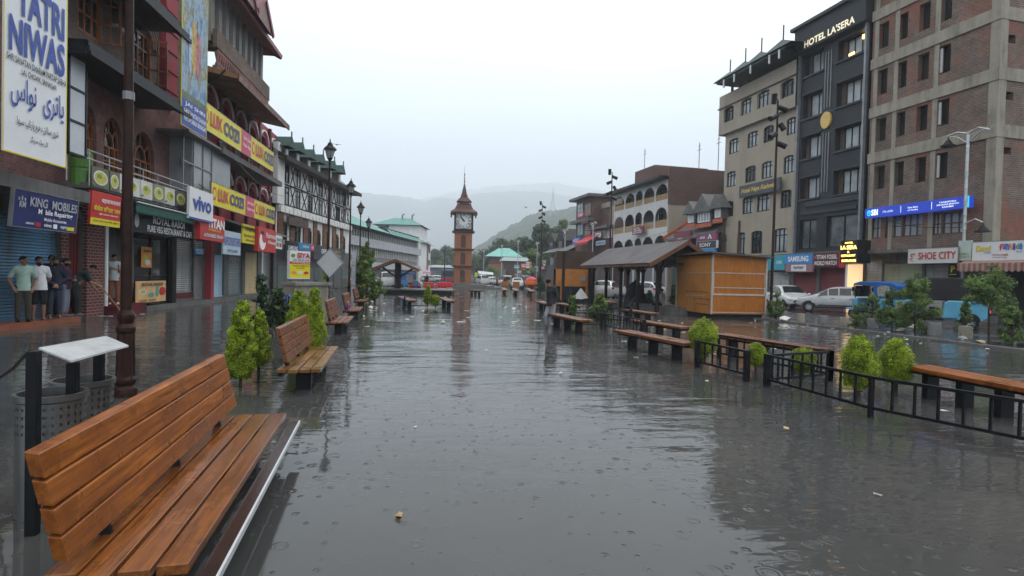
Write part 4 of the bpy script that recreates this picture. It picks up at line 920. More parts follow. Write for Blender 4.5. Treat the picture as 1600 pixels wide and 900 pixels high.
M_DIAL = plain('dial_white', (.66, .68, .68), .4, .08); M_DGREY = plain('dial_grey', (.40, .42, .43), .5, .6, 20)
for k in range(4):
    Rk = Matrix.Rotation(k * PI / 2, 4, 'Z'); cz = (c0 + c1) / 2; rd = (c1 - c0) * .47; y = -ch
    mb = MB(Rk); mb.box(-ch + .14, ch - .14, y - .02, y, c0 + .08, c1 - .04); f_ = mb.build('clock_face', M_DGREY, tw)
    def ring(r0, r1, yy, mt, nm, n=28):
        m_ = MB(Rk)
        for i in range(n):
            t0, t1 = 2 * PI * i / n, 2 * PI * (i + 1) / n
            m_.quad((r0 * math.cos(t0), yy, cz + r0 * math.sin(t0)), (r1 * math.cos(t0), yy, cz + r1 * math.sin(t0)), (r1 * math.cos(t1), yy, cz + r1 * math.sin(t1)), (r0 * math.cos(t1), yy, cz + r0 * math.sin(t1)))
        m_.build(nm, mt, f_)
    ring(.0, rd, y - .03, M_DIAL, 'dial'); ring(rd * .94, rd, y - .035, M_LBLACK, 'dial_rim'); ring(rd * .58, rd * .61, y - .036, M_LBLACK, 'dial_ring')
    m_ = MB(Rk); rom = ['XII', 'I', 'II', 'III', 'IIII', 'V', 'VI', 'VII', 'VIII', 'IX', 'X', 'XI']
    for i, s_ in enumerate(rom):
        a = PI / 2 - i * PI / 6; vs, fs = text_geo(s_, .03); xs = [v[0] for v in vs]; w_ = max(xs) - min(xs); sc = .30 * rd; kx = min(1, .34 * rd / (w_ * sc)) * sc
        q = []
        for v in vs:
            lx, ly = (v[0] - min(xs) - w_ / 2) * kx, (v[1] - .36) * sc; ca, sa = math.cos(a - PI / 2), math.sin(a - PI / 2)
            q.append((rd * .77 * math.cos(a) + lx * ca - ly * sa, y - .04, cz + rd * .77 * math.sin(a) + lx * sa + ly * ca))
        m_.add(q, fs)
    m_.build('numerals', M_LBLACK, f_)
    for ln, wd, ang, nm in ((.5, .14, math.radians(90 - 318), 'hour_hand'), (.78, .08, math.radians(90 - 318 - 10), 'minute_hand')):
        ang = math.radians(128) if nm == 'minute_hand' else math.radians(200) if False else ang
        m_ = MB(Rk); dx, dz = math.cos(ang), math.sin(ang); m_.beam((-dx * .15 * rd, y - .06, cz - dz * .15 * rd), (dx * ln * rd, y - .06, cz + dz * ln * rd), .03, wd * rd * 1.3, up=(-dz, 0, dx)); m_.build(nm, M_LBLACK, f_)
e0 = tz_(352); ew = 76 * K; u1 = tz_(308); uw = 38 * K
mb = MB(); mb.lathe([(ew * 1.414, e0 - .18), (ew * 1.414, e0), (ch * 1.5, e0 + .42), (uw * 1.414, u1 + .05)], 4); mb.lathe([(uw * 1.55, u1), (uw * 1.55, u1 + .1), (uw * 1.05, u1 + .16), (uw * 1.05, tz_(292)), (uw * 1.6, tz_(290)), (uw * 1.5, tz_(286)), (uw * .75, tz_(262)), (uw * .62, tz_(255)), (uw * .78, tz_(253)), (uw * .6, tz_(248)), (.09, tz_(182))], 4)
mb.M = Matrix(); 
for i, v in enumerate(mb.v): mb.v[i] = ((v[0] - v[1]) * .7071, (v[0] + v[1]) * .7071, v[2])
mb.build('spire', M_TMAR, tw)
mb = MB(); mb.lathe([(.03, tz_(184)), (.12, tz_(165)), (.03, tz_(158)), (.10, tz_(150)), (.03, tz_(140)), (.09, tz_(128)), (.02, tz_(118)), (.015, tz_(80))], 8); mb.build('finial', plain('brass_finial', (.25, .13, .06), .35, .3, metal=.5), tw)
for sx in (-1, 1):
    for sy in (-1, 1): MB().ell((sx * ew * .96, sy * ew * .96, e0 - .32), (.12, .12, .2), 8, 6).build('eave_pendant', M_TMAR, tw)
pl_ = thing('stepped_plinth', 'low stepped dark stone plinth under the clock tower', 'plinth', TB, -.03)
for i, (wx, z) in enumerate(((5.2, .16), (4.2, .32), (3.2, .48))): MB().box(-wx, wx, -wx, wx, z - .20 if i else -.2, z).build('step', M_DCONC, pl_)
# ================================================================== right row: raw brick block
M_BRK_R = brick('raw_brick', (.235, .125, .085), (.125, .085, .065), (.25, .23, .20), .26, .10, .018, .62, (.060, .052, .046), pc=(.30, .075, .04), pk=.55)
M_RCONC = grime('raw_concrete', (.33, .30, .245), (.10, .093, .08), .85, .75)
S0 = FR.L; px = lambda x, y=300, o=0: FR.sz(x, y, o)[0]
r7 = FR.root('raw_brick_block', 'unfinished brick block with concrete floor bands and empty window openings', 'building', 0)
sl7 = px(1355, 300); bandz = [zz(FR, 1450, y) for y in (250, 231.5, 150, 134, 68, 51, -14, -31)]   # pairs: under / top of each band
rows = [(1450, 243 - 9, 0)]
colx = [(1375, 1391), (1405, 1419.5), (1434.5, 1450.5), (1470, 1484.5)]
flo = [(292, 257.5, 1369.5), (213, 180, 1372), (138, 106, 1377), (67, 36, 1381)]
zr_ = [(295, 258.5), (214.5, 185), (145.5, 108.5), (73.5, 35)]
cxs = [(1366, 1382), (1398, 1412), (1427.5, 1444.5), (1462, 1480)]
base = [(zz(FR, 1374, 295), zz(FR, 1374, 259)), (zz(FR, 1378.5, 220), zz(FR, 1378.5, 184)), (zz(FR, 1381.3, 146.5), zz(FR, 1381.3, 108)), (zz(FR, 1383.3, 73.3), zz(FR, 1383.3, 34.8))]
hol = []
for (z0, z1), yy in zip(base, (275, 200, 127, 55)):
    for a, b in zip((1366.5, 1397, 1429, 1462), (1382, 1411.5, 1446, 1479.5)): hol.append((px(a + (275 - yy) * .03, yy), px(b + (275 - yy) * .03, yy), z0, z1))
hol.append((hol[12][0], hol[12][1], base[3][0] + 3.0, base[3][1] + 3.0))
z_g = zz(FR, 1450, 392); z_sb0, z_sb1 = zz(FR, 1433, 326), zz(FR, 1433, 309)
fw = [FR.rect(1354, 1376, 336, 371, 0, 1400), FR.rect(1383, 1408, 336, 371, 0, 1400), FR.rect(1409, 1441, 336, 371, 0, 1400), FR.rect(1455, 1470, 331, 366, 0, 1480), FR.rect(1471, 1508, 331, 366, 0, 1480)]
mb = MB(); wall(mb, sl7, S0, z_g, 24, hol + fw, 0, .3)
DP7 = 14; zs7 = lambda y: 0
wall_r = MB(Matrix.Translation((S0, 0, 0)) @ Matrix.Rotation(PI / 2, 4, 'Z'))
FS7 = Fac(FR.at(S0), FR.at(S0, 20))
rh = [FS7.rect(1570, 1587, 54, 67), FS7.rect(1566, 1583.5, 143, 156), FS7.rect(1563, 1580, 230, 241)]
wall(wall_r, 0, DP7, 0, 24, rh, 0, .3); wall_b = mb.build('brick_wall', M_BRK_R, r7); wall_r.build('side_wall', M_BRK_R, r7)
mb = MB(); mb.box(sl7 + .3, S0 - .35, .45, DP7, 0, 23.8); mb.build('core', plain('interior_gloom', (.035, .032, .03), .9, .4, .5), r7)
bands = [zz(FR, 1450, y) for y in (393, 0)]
bz = []
for y in (241, 161, 86, 5): z = zz(FR, 1450, y * 1.0); bz.append(z)
bz = [zz(FR, 1366, y) for y in (247, 176, 101, 27)]
mb = MB(); ms = MB(Matrix.Translation((S0, 0, 0)) @ Matrix.Rotation(PI / 2, 4, 'Z'))
for z in bz: mb.box(sl7, S0 + .06, -.09, .02, z - .3, z + .3); ms.box(0, DP7, -.06, .02, z - .3, z + .3)
mb.each('floor_band', M_RCONC, r7); ms.each('floor_band', M_RCONC, r7)
mb = MB()
for a in (1361, 1392.5, 1455): x = px(a + 2, 270); mb.box(x - .13, x + .13, -.03, .02, z_g, 23.9)
mb.box(S0 - .42, S0 + .04, -.05, .42, 0, 23.9); mb.each('concrete_column', M_RCONC, r7)
for k, h in enumerate(fw): window(r7, h, .15, plain('brown_frame', (.09, .055, .04), .5, .3), M_CURTAIN, 2 if k % 2 else 3, (.5,), .08)
gs = [FR.rect(1351, 1378, 406, 452, 0), FR.rect(1379, 1440, 411, 470, 0), FR.rect(1444, 1494, 413, 475, 0), FR.rect(1500, 1538, 430, 490, 0)]
mb = MB(); wall(mb, sl7, S0, 0, z_g, [(a, b, .1, d) for a, b, c, d in gs], -.02, .3); mb.build('ground_floor_wall', M_DCONC, r7)
for h, mt in zip(gs, (M_SH_GREY, M_SH_PALE, M_SH_GREY, M_DARK)): shutter_mb(h[0], h[1], .1, h[3], .1).build('shutter', mt, r7)
mb = MB(); mb.box(sl7, px(1500, 395, -1.2), -1.2, 0, z_g - .1, z_g + .08); mb.build('ledge', M_DCONC, r7)
mb = MB()
for i in (3, 7, 11):
    h = hol[i]; mb.box(h[0] - .05, h[0] + .13, .05, .1, h[2] + .1, h[3] - .1)
mb.each('torn_sheet', plain('torn_sheet', (.45, .46, .46), .6, .2), r7)
M_SBI = plain('lit_blue_sign', (.012, .035, .30), .35, .1, emit=.55)
M_LITW = plain('lit_white', (.8, .85, .9), .4, .02, emit=.5); M_LITC = plain('lit_cyan', (.02, .45, .75), .4, .05, emit=.6)
sign(FR, FR.rect(1352, 1514, 316, 332.5, -.6, 1433), -.6, M_SBI, [('SBI', .075, .15, .20, .82, M_LITW, dict(bold=.04)), (rtl('\uFE91\uFEEC\uFE8E\uFEAD\uFE97\uFBFC \uFE91\uFBFE\uFEE8\uFB8E'), .20, .31, .35, .62, M_LITW), ('State Bank', .46, .56, .50, .66, M_LITW), ('of India', .46, .56, .26, .40, M_LITW), ('TANKIPORA', .75, .90, .62, .76, M_LITW), ('SRINAGAR BRANCH', .73, .92, .40, .54, M_LITW), ('KASHMIR', .78, .88, .18, .32, M_LITW)],
     'long lit blue bank sign with white lettering on the raw brick block', [(.385, .389, .2, .85, M_LITW), (.68, .684, .2, .85, M_LITW), (.975, 1, 0, 1, M_LITC)], discs=[(.045, .5, .022, .32, M_LITC), (.045, .42, .006, .12, M_SBI)], thick=.3)
sign(FR, FR.rect(1419, 1496.5, 388, 411, -1.5, 1458), -1.5, plain('aged_white_sign', (.55, .55, .53), .5, .15, 1), [('SHOE CITY', .22, .97, .25, .76, M_RED, dict(bold=.02)), ("S'", .04, .15, .25, .72, M_RED, dict(shear=.2)), ('srinagar', .05, .15, .12, .2, M_RED)], 'white shoe shop sign with red capitals over grey shutters', frame=M_GREY)
sign(FR, FR.rect(1497.5, 1517.5, 376, 407, -1.4, 1507), -1.4, plain('pale_green_sign', (.42, .50, .46), .5, .15), [('BOMBAY', .15, .85, .28, .38, M_HERB), ('GARMENTS', .12, .88, .14, .22, M_HERB)], 'pale green sign panel between the two white shop signs')
M_FR = [plain('toy_purple', (.20, .03, .28), .4, .1), plain('toy_red', (.55, .04, .04), .4, .1), plain('toy_orange', (.65, .22, .03), .4, .1), plain('toy_green', (.05, .32, .10), .4, .1), plain('toy_blue', (.03, .16, .50), .4, .1)]
rf_ = FR.rect(1519, 1640, 377, 407, -1.4, 1560)
sign(FR, rf_, -1.4, plain('cool_white_sign', (.62, .64, .65), .5, .08, 1), [('Dewl', .05, .27, .48, .82, plain('toy_yellow', (.62, .45, .03), .4, .1), dict(bold=.04, shear=.2)), ('toys', .17, .27, .36, .46, M_FR[4])] +
     [(c, .38 + i * .043, .38 + (i + 1) * .043 - .004, .52 + (.05 if i % 2 else 0), .86, M_FR[(1, 0, 4, 2, 0, 3, 4)[i]], dict(bold=.04)) for i, c in enumerate('funRide')] + [('toys', .60, .68, .38, .47, M_FR[4]), ('TOYS & GAMES', .28, .50, .24, .34, M_RED), ('Lal Chowk Srinagar', .29, .49, .12, .19, M_LBLACK)],
     'wide white toy shop sign with many coloured letters at far right', frame=M_GREY)
# the shop that runs on past the corner
sx = FR.root('toy_shop', 'single storey toy shop under a red striped awning at far right', 'building', S0)
mb = MB(); w7 = 9; mb.box(.1, w7, -.15, 4, zz(FR, 1560, 410), zz(FR, 1560, 374) - .1); mb.box(.1, .5, -.15, 4, 0, 3.2); mb.box(3.4, 3.8, -.15, 4, 0, 3.2); mb.box(.1, w7, 3.9, 4, 0, 3.2); mb.build('wall', M_DCONC, sx)
shutter_mb(3.8, 7.6, .1, 3.0, .1).build('shutter', M_SH_GREY, sx)
mb = MB(); mb.box(3.2, 3.42, -.22, .1, 0.1, 1.3); mb.build('yellow_post', M_YELLOW, sx); MB().box(3.2, 3.42, -.22, .1, 1.3, 3.2).build('white_post', M_WHITE, sx)
awr = FR.root('awning', 'red and cream striped awning over the toy shop front', 'awning', px(1503, 425, -1.6), 0, zz(FR, 1560, 421, -1.6))
n = 90; La = 11; ma = MB()
for i in range(n):
    x0, x1 = La * i / n, La * (i + 1) / n
    ma.quad((x0, -.2, .75), (x1, -.2, .75), (x1, -1.9, .28), (x0, -1.9, .28), i % 2); ma.quad((x0, -1.9, .28), (x1, -1.9, .28), (x1, -1.9, -.06 - .04 * (i % 2)), (x0, -1.9, -.06 - .04 * (i % 2)), i % 2)
ma.build('canvas', [plain('awning_red', (.24, .085, .07), .6, .3, 3), plain('awning_cream', (.30, .23, .19), .6, .3, 3)], awr)

# ================================================================== right row: black hotel
M_SLATE = grime('black_cladding', (.024, .028, .034), (.018, .019, .021), .5, .5, .7, 0, False, .08)
M_SLATE2 = plain('slate_trim', (.045, .05, .058), .4, .2, 2)
sl6, sr6 = px(1246.5, 250), px(1355, 200)
z6 = zz(FR, 1300, 27); r6 = FR.root('black_hotel', 'narrow black clad hotel with gold roof lettering and large square windows', 'building', 0)
rw = [(215, 332), (465, 605), (732, 865)]
rh6 = [(zz(FR, 1100 + 855 / 3.75, b / 3.75), zz(FR, 1100 + 855 / 3.75, a / 3.75)) for a, b in rw] + [(zz(FR, 1100 + 833 / 3.75, 200 + 380 / 3.75), zz(FR, 1100 + 833 / 3.75, 200 + 240 / 3.75))]
lh6 = [(zz(FR, 1100 + 635 / 3.75, b / 3.75), zz(FR, 1100 + 635 / 3.75, a / 3.75)) for a, b in ((310, 435), (545, 683))] + [(zz(FR, 1100 + 620 / 3.75, 200 + b / 3.75), zz(FR, 1100 + 620 / 3.75, 200 + a / 3.75)) for a, b in ((45, 175), (287, 410))]
hr = [(px(1307, 150), px(1348, 150), a, b) for a, b in rh6]; hl6 = [(px(1253.5, 200), px(1283, 200), a, b) for a, b in lh6]
big = [(px(1291, 360), px(1342, 360), zz(FR, 1316, 385.5), zz(FR, 1316, 335.5)), (px(1249, 365), px(1275, 365), zz(FR, 1262, 389), zz(FR, 1262, 343))]
z6g = zz(FR, 1300, 392)
mb = MB(); wall(mb, sl6, sr6, z6g, z6, hr + hl6 + big, 0, .55); shell(mb, sl6, sr6, z6g, z6, 13, y=.6); mb.build('wall', M_SLATE, r6)
for i, h in enumerate(hr + hl6):
    wa = (h[0] + (h[1] - h[0]) * .18, h[1], h[2], h[3]); window(r6, wa, .42, M_BLACK, M_CURTAIN, 3 if i < 4 else 2, (), .07)
    mb = MB(); mb.box(h[0] - .1, h[1] + .1, -.12, 0, h[2] - .14, h[2] - .02); mb.box(h[0] - .06, h[1] + .06, -.08, 0, h[3] + .02, h[3] + .12); mb.build('window_sill', M_SLATE2, r6)
    MB().box(h[0], wa[0], .40, .5, h[2], h[3]).build('curtain', M_ROOFBR, r6)
M_LAMPG = plain('window_lamp_glow', (1, .62, .18), .4, .02, emit=2.5)
h = hr[0]; MB().box(h[1] - .5, h[1] - .1, .3, .36, h[3] - .35, h[3] - .1).build('window_light', M_LAMPG, r6); MB().box(h[0] + .55, h[0] + .95, .3, .36, h[2] + .1, h[2] + .35).build('window_light', M_LAMPG, r6)
for h in big: window(r6, h, .2, M_BLACK, glassy('lobby_glass', (.06, .07, .075), .06, .8), 2, (), .08)
mb = MB(); mb.box(sl6 - .1, sr6 + .1, -.5, 0, zz(FR, 1300, 60, -.3), z6 + .15); mb.build('crown', M_SLATE, r6)
mb = MB(); mb.box(sl6 - .35, sr6 + .5, -.7, 1, z6 + .1, z6 + .3); mb.build('coping', M_SLATE2, r6)
mb = MB()
for a in (1248.5, 1351.5): x = px(a, 200); mb.box(x - .07, x + .07, -.2, 0, z6g, zz(FR, 1300, 62))
for a in (1290, 1294.3, 1298.6): x = px(a, 130); mb.box(x - .03, x + .03, -.06, 0, zz(FR, 1295, 168), zz(FR, 1295, 80)); mb.box(x - .03, x + .03, -.06, 0, zz(FR, 1290, 300), zz(FR, 1290, 208))
mb.each('silver_strip', M_GREY, r6)
mb = MB(); cx, cz = px(1292.5, 188), zz(FR, 1292.5, 188); mb.prism([(cx +   .42 * math.cos(2 * PI * k / 24), cz + .54 * math.sin(2 * PI * k / 24)) for k in range(24)], -.15, 0, 'y'); mb.build('gold_disc', M_GOLD, r6)
mb = MB(); mb.box(px(1258, 360), px(1345, 320), -.1, 0, zz(FR, 1298, 318), zz(FR, 1298, 310)); mb.box(px(1252, 340), px(1340, 330), -.1, 0, zz(FR, 1298, 331), zz(FR, 1298, 326)); mb.each('string_course', M_SLATE2, r6)
M_GLOWL = plain('warm_white_letter', (.80, .72, .52), .4, .03, emit=.35)
sg = FR.root('rooftop_lettering', 'pale gold raised capitals across the crown of the black hotel', 'sign', px(1257, 60, -.55), -.55, 0)
mb = MB(); za, zb_ = zz(FR, 1295, 56, -.55), zz(FR, 1295, 44.5, -.55); put_text(mb, "HOTEL LA'SERA", 0, px(1335, 50, -.55) - px(1257, 60, -.55), za, zb_, 0, bold=.03); mb.build('letters', M_GLOWL, sg)
gg = [FR.rect(1239, 1275, 420, 462), FR.rect(1280, 1318, 418, 462)]
mb = MB(); wall(mb, sl6, sr6, 0, z6g, [(a, b, .1, d) for a, b, c, d in gg], 0, .3); mb.build('ground_floor_wall', M_DCONC, r6)
for h in gg: shutter_mb(h[0], h[1], .1, h[3], .1).build('shutter', M_SH_MAROON, r6)
sign(FR, FR.rect(1269.5, 1311, 395, 417, -.5, 1290), -.5, plain('dark_maroon_board', (.10, .02, .022), .45, .2), [('TITAN FOSSIL', .16, .94, .56, .86, M_LTRWHITE, dict(bold=.015)), ('WORLD WATCH', .08, .92, .12, .42, M_LTRWHITE, dict(bold=.015))], 'maroon watch shop board with two lines of white capitals', discs=[(.08, .7, .05, .14, M_PINK)], thick=.2)
MB()
sign(FR, FR.rect(1311, 1320, 394, 418, -.55, 1315), -.55, plain('bright_red_board', (.55, .02, .03), .45, .1), [], 'plain bright red panel between the watch board and the lit black sign', thick=.2)
M_LITY = plain('lit_yellow', (1, .66, .16), .4, .03, emit=1.6)
sign(FR, FR.rect(1313, 1340, 375.5, 411, -1.9, 1327), -1.9, M_BLACK, [('HOTEL', .28, .75, .85, .93, M_LITY, dict(bold=.03)), ('LA SERA', .03, .97, .60, .78, M_LITY, dict(bold=.05)), ('&', .42, .56, .44, .54, M_LITY), ('RESTAURANT', .08, .9, .28, .38, M_LITY, dict(bold=.04)), ('ENTRANCE', .12, .94, .05, .16, M_LITY, dict(bold=.06))],
     'black box sign with glowing yellow capitals above the lit hotel doorway', thick=.9)
le = FR.root('lit_entrance', 'warm lit cream doorway panel below the black box sign', 'doorway', px(1324, 440, -1.2), -1.2, 0)
ew_ = px(1342, 440, -1.2) - px(1324, 440, -1.2)
MB().box(0, ew_, 0, .25, 0, zz(FR, 1333, 413, -1.2)).build('lit_panel', plain('lit_cream', (.85, .55, .28), .5, .05, emit=.55), le); MB().box(-.12, 0, -.05, .9, 0, zz(FR, 1333, 413, -1.2)).build('jamb', M_WHITE, le)

# ================================================================== right row: beige hotel
M_BEIGE = grime('beige_render', (.36, .315, .255), (.17, .15, .125), .85, .4, .6)
sl5 = px(1131, 300); r5 = FR.root('beige_hotel', 'beige rendered hotel with five rows of dark windows and a roof terrace', 'building', 0)
z5t = zz(FR, 1188, 120.5, -.35); z5ov = zz(FR, 1188, 190); z5g = zz(FR, 1200, 398)
def Z(x, zy, top=True): return zz(FR, 1100 + x / 3.75, (0 if top else 200) + zy / 3.75)
C = [1100 + q / 3.75 for q in (133, 195, 232, 300, 329, 402, 464, 548)]
rows5 = []
def row(spec, top):
    for x0, x1, a, b in spec: rows5.append((px(1100 + x0 / 3.75, 200), px(1100 + x1 / 3.75, 200), a, b))
zA_, zB_ = Z(265, 672), Z(265, 583); row([(135, 193, zA_, zB_), (233, 298, zA_, zB_), (330, 402, zA_, zB_), (465, 545, zA_, zB_)], 1)
zA_, zB_ = Z(288, 860), Z(288, 770); row([(150, 207, zA_, zB_), (257, 320, zA_, zB_), (350, 410, zA_, zB_), (483, 543, zA_, zB_)], 1)
zA_, zB_ = Z(281, 315, 0), Z(281, 220, 0); row([(143, 197, zA_, zB_), (250, 312, zA_, zB_), (345, 410, zA_, zB_), (473, 536, zA_, zB_)], 1)
zA_, zB_ = Z(270, 500, 0), Z(270, 404, 0); row([(130, 187, zA_, zB_), (240, 300, zA_, zB_), (325, 400, zA_, zB_), (462, 527, zA_, zB_)], 1)
zA_, zB_ = Z(330, 735, 0), Z(330, 600, 0); row([(100, 157, zA_, zB_), (215, 265, zA_, zB_), (297, 363, zA_, zB_), (433, 510, zA_, zB_)], 1)
mb = MB(); wall(mb, sl5, sl6 - .02, z5g, z5ov, rows5[4:], 0, .2); shell(mb, sl5, sl6 - .02, 0, z5t - .1, 12, y=.35)
for h in rows5[4:]: 
    arch_fill(mb, h[0], h[1], h[3] - .16, h[3], 0, .2, n=6)
mb.build('wall', M_BEIGE, r5)
mb = MB(); wall(mb, sl5 - .5, sl6 - .02, z5ov, z5t, rows5[:4], -.35, .5); mb.box(sl5 - .5, sl6 - .02, -.349, .35, z5ov - .02, z5ov + .02); mb.quad((sl5 - .5, -.35, z5ov), (sl5 - .5, 12, z5ov), (sl5 - .5, 12, z5t), (sl5 - .5, -.35, z5t))
for h in rows5[:4]: arch_fill(mb, h[0], h[1], h[3] - .16, h[3], -.35, .2, n=6)
mb.build('upper_wall', M_BEIGE, r5)
for i, h in enumerate(rows5): window(r5, h, (.12 if i > 3 else -.15), M_BLACK, M_CURTAIN if i % 3 else M_GLASS, 3, (.72,), .09)
mb = MB(); mb.box(sl5 - .6, sl6, -.45, -.35, zz(FR, 1188, 141.5, -.4) - .04, zz(FR, 1188, 141.5, -.4) + .04); mb.build('string_course', M_ROOFBR, r5)
mb = MB(); mb.box(px(1155, 370), px(1156.6, 370), -.15, 0, 0, zz(FR, 1156, 345)); mb.box(px(1131, 370), px(1133, 370), -.2, 0, 0, zz(FR, 1133, 345)); mb.each('down_pipe', M_ROOFBR, r5)
mb = MB(); wall(mb, sl5, sl6 - .02, 0, z5g, [(px(1200, 440), px(1233, 440), .1, zz(FR, 1216, 424))], 0, .3); mb.build('ground_floor_wall', M_DCONC, r5)
shutter_mb(px(1200, 440), px(1233, 440), .1, zz(FR, 1216, 424), .1).build('shutter', M_SH_GREY, r5)
# roof terrace pavilion
zr0 = zz(FR, 1188, 92, -1.6); M_RDARK = plain('dark_tin_roof', (.035, .055, .055), .45, .3, 1.5)
mb = MB(); e0_, e1_ = px(1120, 130, -1.6), sl6 + .3
mb.add([(e0_, -1.6, zr0), (e1_, -1.6, zr0), (e1_, 4.5, zr0 + 2.4), (e0_ + 2, 4.5, zr0 + 2.4), (e1_, 10, zr0), (e0_, 10, zr0), (e0_, -1.6, zr0 - .2), (e1_, -1.6, zr0 - .2), (e1_, 10, zr0 - .2), (e0_, 10, zr0 - .2)], [(0, 1, 2, 3), (3, 2, 4, 5), (0, 3, 5), (9, 8, 7, 6), (6, 7, 1, 0), (9, 6, 0, 5)])
rp = mb.build('pavilion_roof', M_RDARK, r5)
for pxx, py in ((1141, 113), (1165, 96), (1190, 81), (1224, 62)):
    x = px(pxx, py, -1.2); zt = zz(FR, pxx, py, -1.2); mb = MB(); w = 1.5
    mb.add([(x - w, -1.75, zr0), (x + w, -1.75, zr0), (x, -1.3, zt), (x, 4, zt), (x - w, 3.5, zr0 + .2), (x + w, 3.5, zr0 + .2)], [(0, 1, 2), (0, 2, 3, 4), (1, 5, 3, 2)]); mb.tube([(x, -1.2, zt - .1), (x, -1.2, zt + 1.0)], .05, 5); mb.build('roof_peak', M_RDARK, rp)
mb = MB()
for k in range(8):
    x = sl5 + .3 + (sl6 - sl5 - .5) * k / 7; mb.box(x - .08, x + .08, .2, .36, z5t - .1, zr0 + .3); mb.box(x - .08, x + .08, 7, 7.2, z5t - .1, zr0 + .3)
mb.each('terrace_post', M_BLACK, r5); MB().box(sl5 + 2.5, sl6, 6, 6.2, z5t - .1, zr0).build('terrace_wall', M_DARK, r5)
mb = MB(); [mb.tube([(px(a, 130, -1.7), -1.7, zr0 - .15), (px(a, 130, -1.7), -1.7, zr0 - .75)], .09, 5) for a in (1131, 1147, 1172, 1201, 1216)]; mb.each('eave_pendant', M_GALV, rp)
sign(FR, FR.rect(1155, 1218.5, 284, 303, -.4, 1187), -.4, plain('slate_board', (.05, .055, .06), .4, .2), [('Hotel Naya Kashmir', .06, .90, .22, .72, M_GOLD, dict(bold=.03, shear=.3))], 'dark slate board with slanting gold script on the beige hotel', thick=.15)
M_TEALS = plain('turquoise_sign', (.04, .32, .42), .45, .15)
sign(FR, FR.rect(1199, 1226, 399, 422, -.6, 1212), -.6, M_TEALS, [('STORE', .55, .85, .42, .62, M_LTRWHITE)], 'turquoise shop board left of the blue phone brand board', thick=.2)
sign(FR, FR.rect(1226.5, 1269, 397, 412, -.6, 1248), -.6, plain('phone_blue', (.04, .24, .56), .45, .1), [('SAMSUNG', .13, .88, .22, .78, M_LTRWHITE, dict(bold=.03))], 'bright blue shop board with large white capitals', thick=.2)
sign(FR, FR.rect(1227.5, 1269, 412.5, 425, -.65, 1248), -.65, plain('dull_pink_board', (.30, .16, .18), .5, .15), [('THE POINT', .30, .70, .35, .72, M_LBLACK, dict(bold=.02))], 'dull pink shop board below the bright blue one', [(.22, .78, .12, .9, M_WHITE)], thick=.15)
# ================================================================== right row, farther: dormered shop, white arcade, brick houses
M_ORTRIM = plain('orange_paint', (.42, .09, .035), .5, .3, 2)
sl4 = px(1052, 400); r4 = FR.root('dormered_shop', 'two storey shop with grey gabled dormers and orange trim beside the beige hotel', 'building', 0)
zE4 = zz(FR, 1090, 366.5, -.8); zR4 = zz(FR, 1100, 345, 3)
mb = MB(); mb.box(sl4, sl5 - .05, 0, 9, 0, zE4 + .1); mb.build('wall', plain('dark_teal_wall', (.03, .05, .06), .6, .3), r4)
mb = MB(); mb.add([(sl4 - .3, -.9, zE4 - .1), (sl5 - .1, -.9, zE4 - .1), (sl5 - .1, 4.5, zR4 + 1.5), (sl4 - .3, 4.5, zR4 + 1.5), (sl4 - .3, -.9, zE4 - .3), (sl5 - .1, -.9, zE4 - .3)], [(0, 1, 2, 3), (4, 5, 1, 0)])
mb.quad((sl4 - .3, 4.5, zR4 + 1.5), (sl5 - .1, 4.5, zR4 + 1.5), (sl5 - .1, 9, zE4), (sl4 - .3, 9, zE4)); rf = mb.build('roof', M_ROOFBR if False else plain('grey_slate', (.11, .11, .11), .6, .35, 2), r4)
mb = MB(); mb.beam((sl4 - .35, -.95, zE4 - .05), (sl4 - .35, 4.5, zR4 + 1.55), .25, .35); mb.build('barge_board', M_ORTRIM, rf)
for (xl, xr, xp, yp, ze_, yb) in ((1072, 1086, 1077, 315, 330, 348), (1087, 1111, 1095, 304, 327, 347), (1113, 1128, 1119, 304, 321, 340)):
    a, b, c = px(xl, 340, -.6), px(xr, 340, -.6), px((xl + xr) / 2, 340, -.6); zt = zz(FR, xp, yp, -.6); ze = zz(FR, (xl + xr) / 2, ze_ + 2, -.6); zb0 = zz(FR, (xl + xr) / 2, yb, -.6)
    mb = MB(); mb.box(a + .15, b - .15, -.5, 3, zb0 - .12, ze); d_ = mb.build('dormer', M_DCONC, rf); MB().box(a, b, -.6, -.5, zb0 - .45, zb0 - .1).build('dormer_sill', M_ORTRIM, rf)
    mb = MB(); mb.add([(a - .3, -.85, ze - .15), (c, -.85, zt), (b + .3, -.85, ze - .15), (a - .3, 4, ze - .15), (c, 4, zt), (b + .3, 4, ze - .15)], [(0, 1, 4, 3), (1, 2, 5, 4), (0, 2, 1)]); mb.build('dormer_roof', plain('grey_slate', (.11, .11, .11), .6, .35, 2), rf)
    window(r4, (a + .3, b - .3, zb0, ze - .1), -.55, M_WHITE, M_CURTAIN, 4, (), .09, 'dormer_window')
sign(FR, FR.rect(1053, 1078.5, 361, 384, -.9, 1066), -.9, plain('wine_board', (.19, .025, .05), .45, .15), [('SONATA', .25, .55, .45, .55, M_LTRWHITE), ('Fine watches', .25, .6, .28, .35, M_SILVER)], 'wine red shop board under the orange roof trim', thick=.2)
sign(FR, FR.rect(1088, 1119, 364, 376, -.9, 1104), -.9, plain('plum_board', (.24, .05, .13), .45, .15), [('airtel', .2, .45, .3, .7, M_LTRWHITE), ('^', .6, .8, .2, .8, M_LTRWHITE)], 'plum coloured shop board above the dark electronics board', thick=.2)
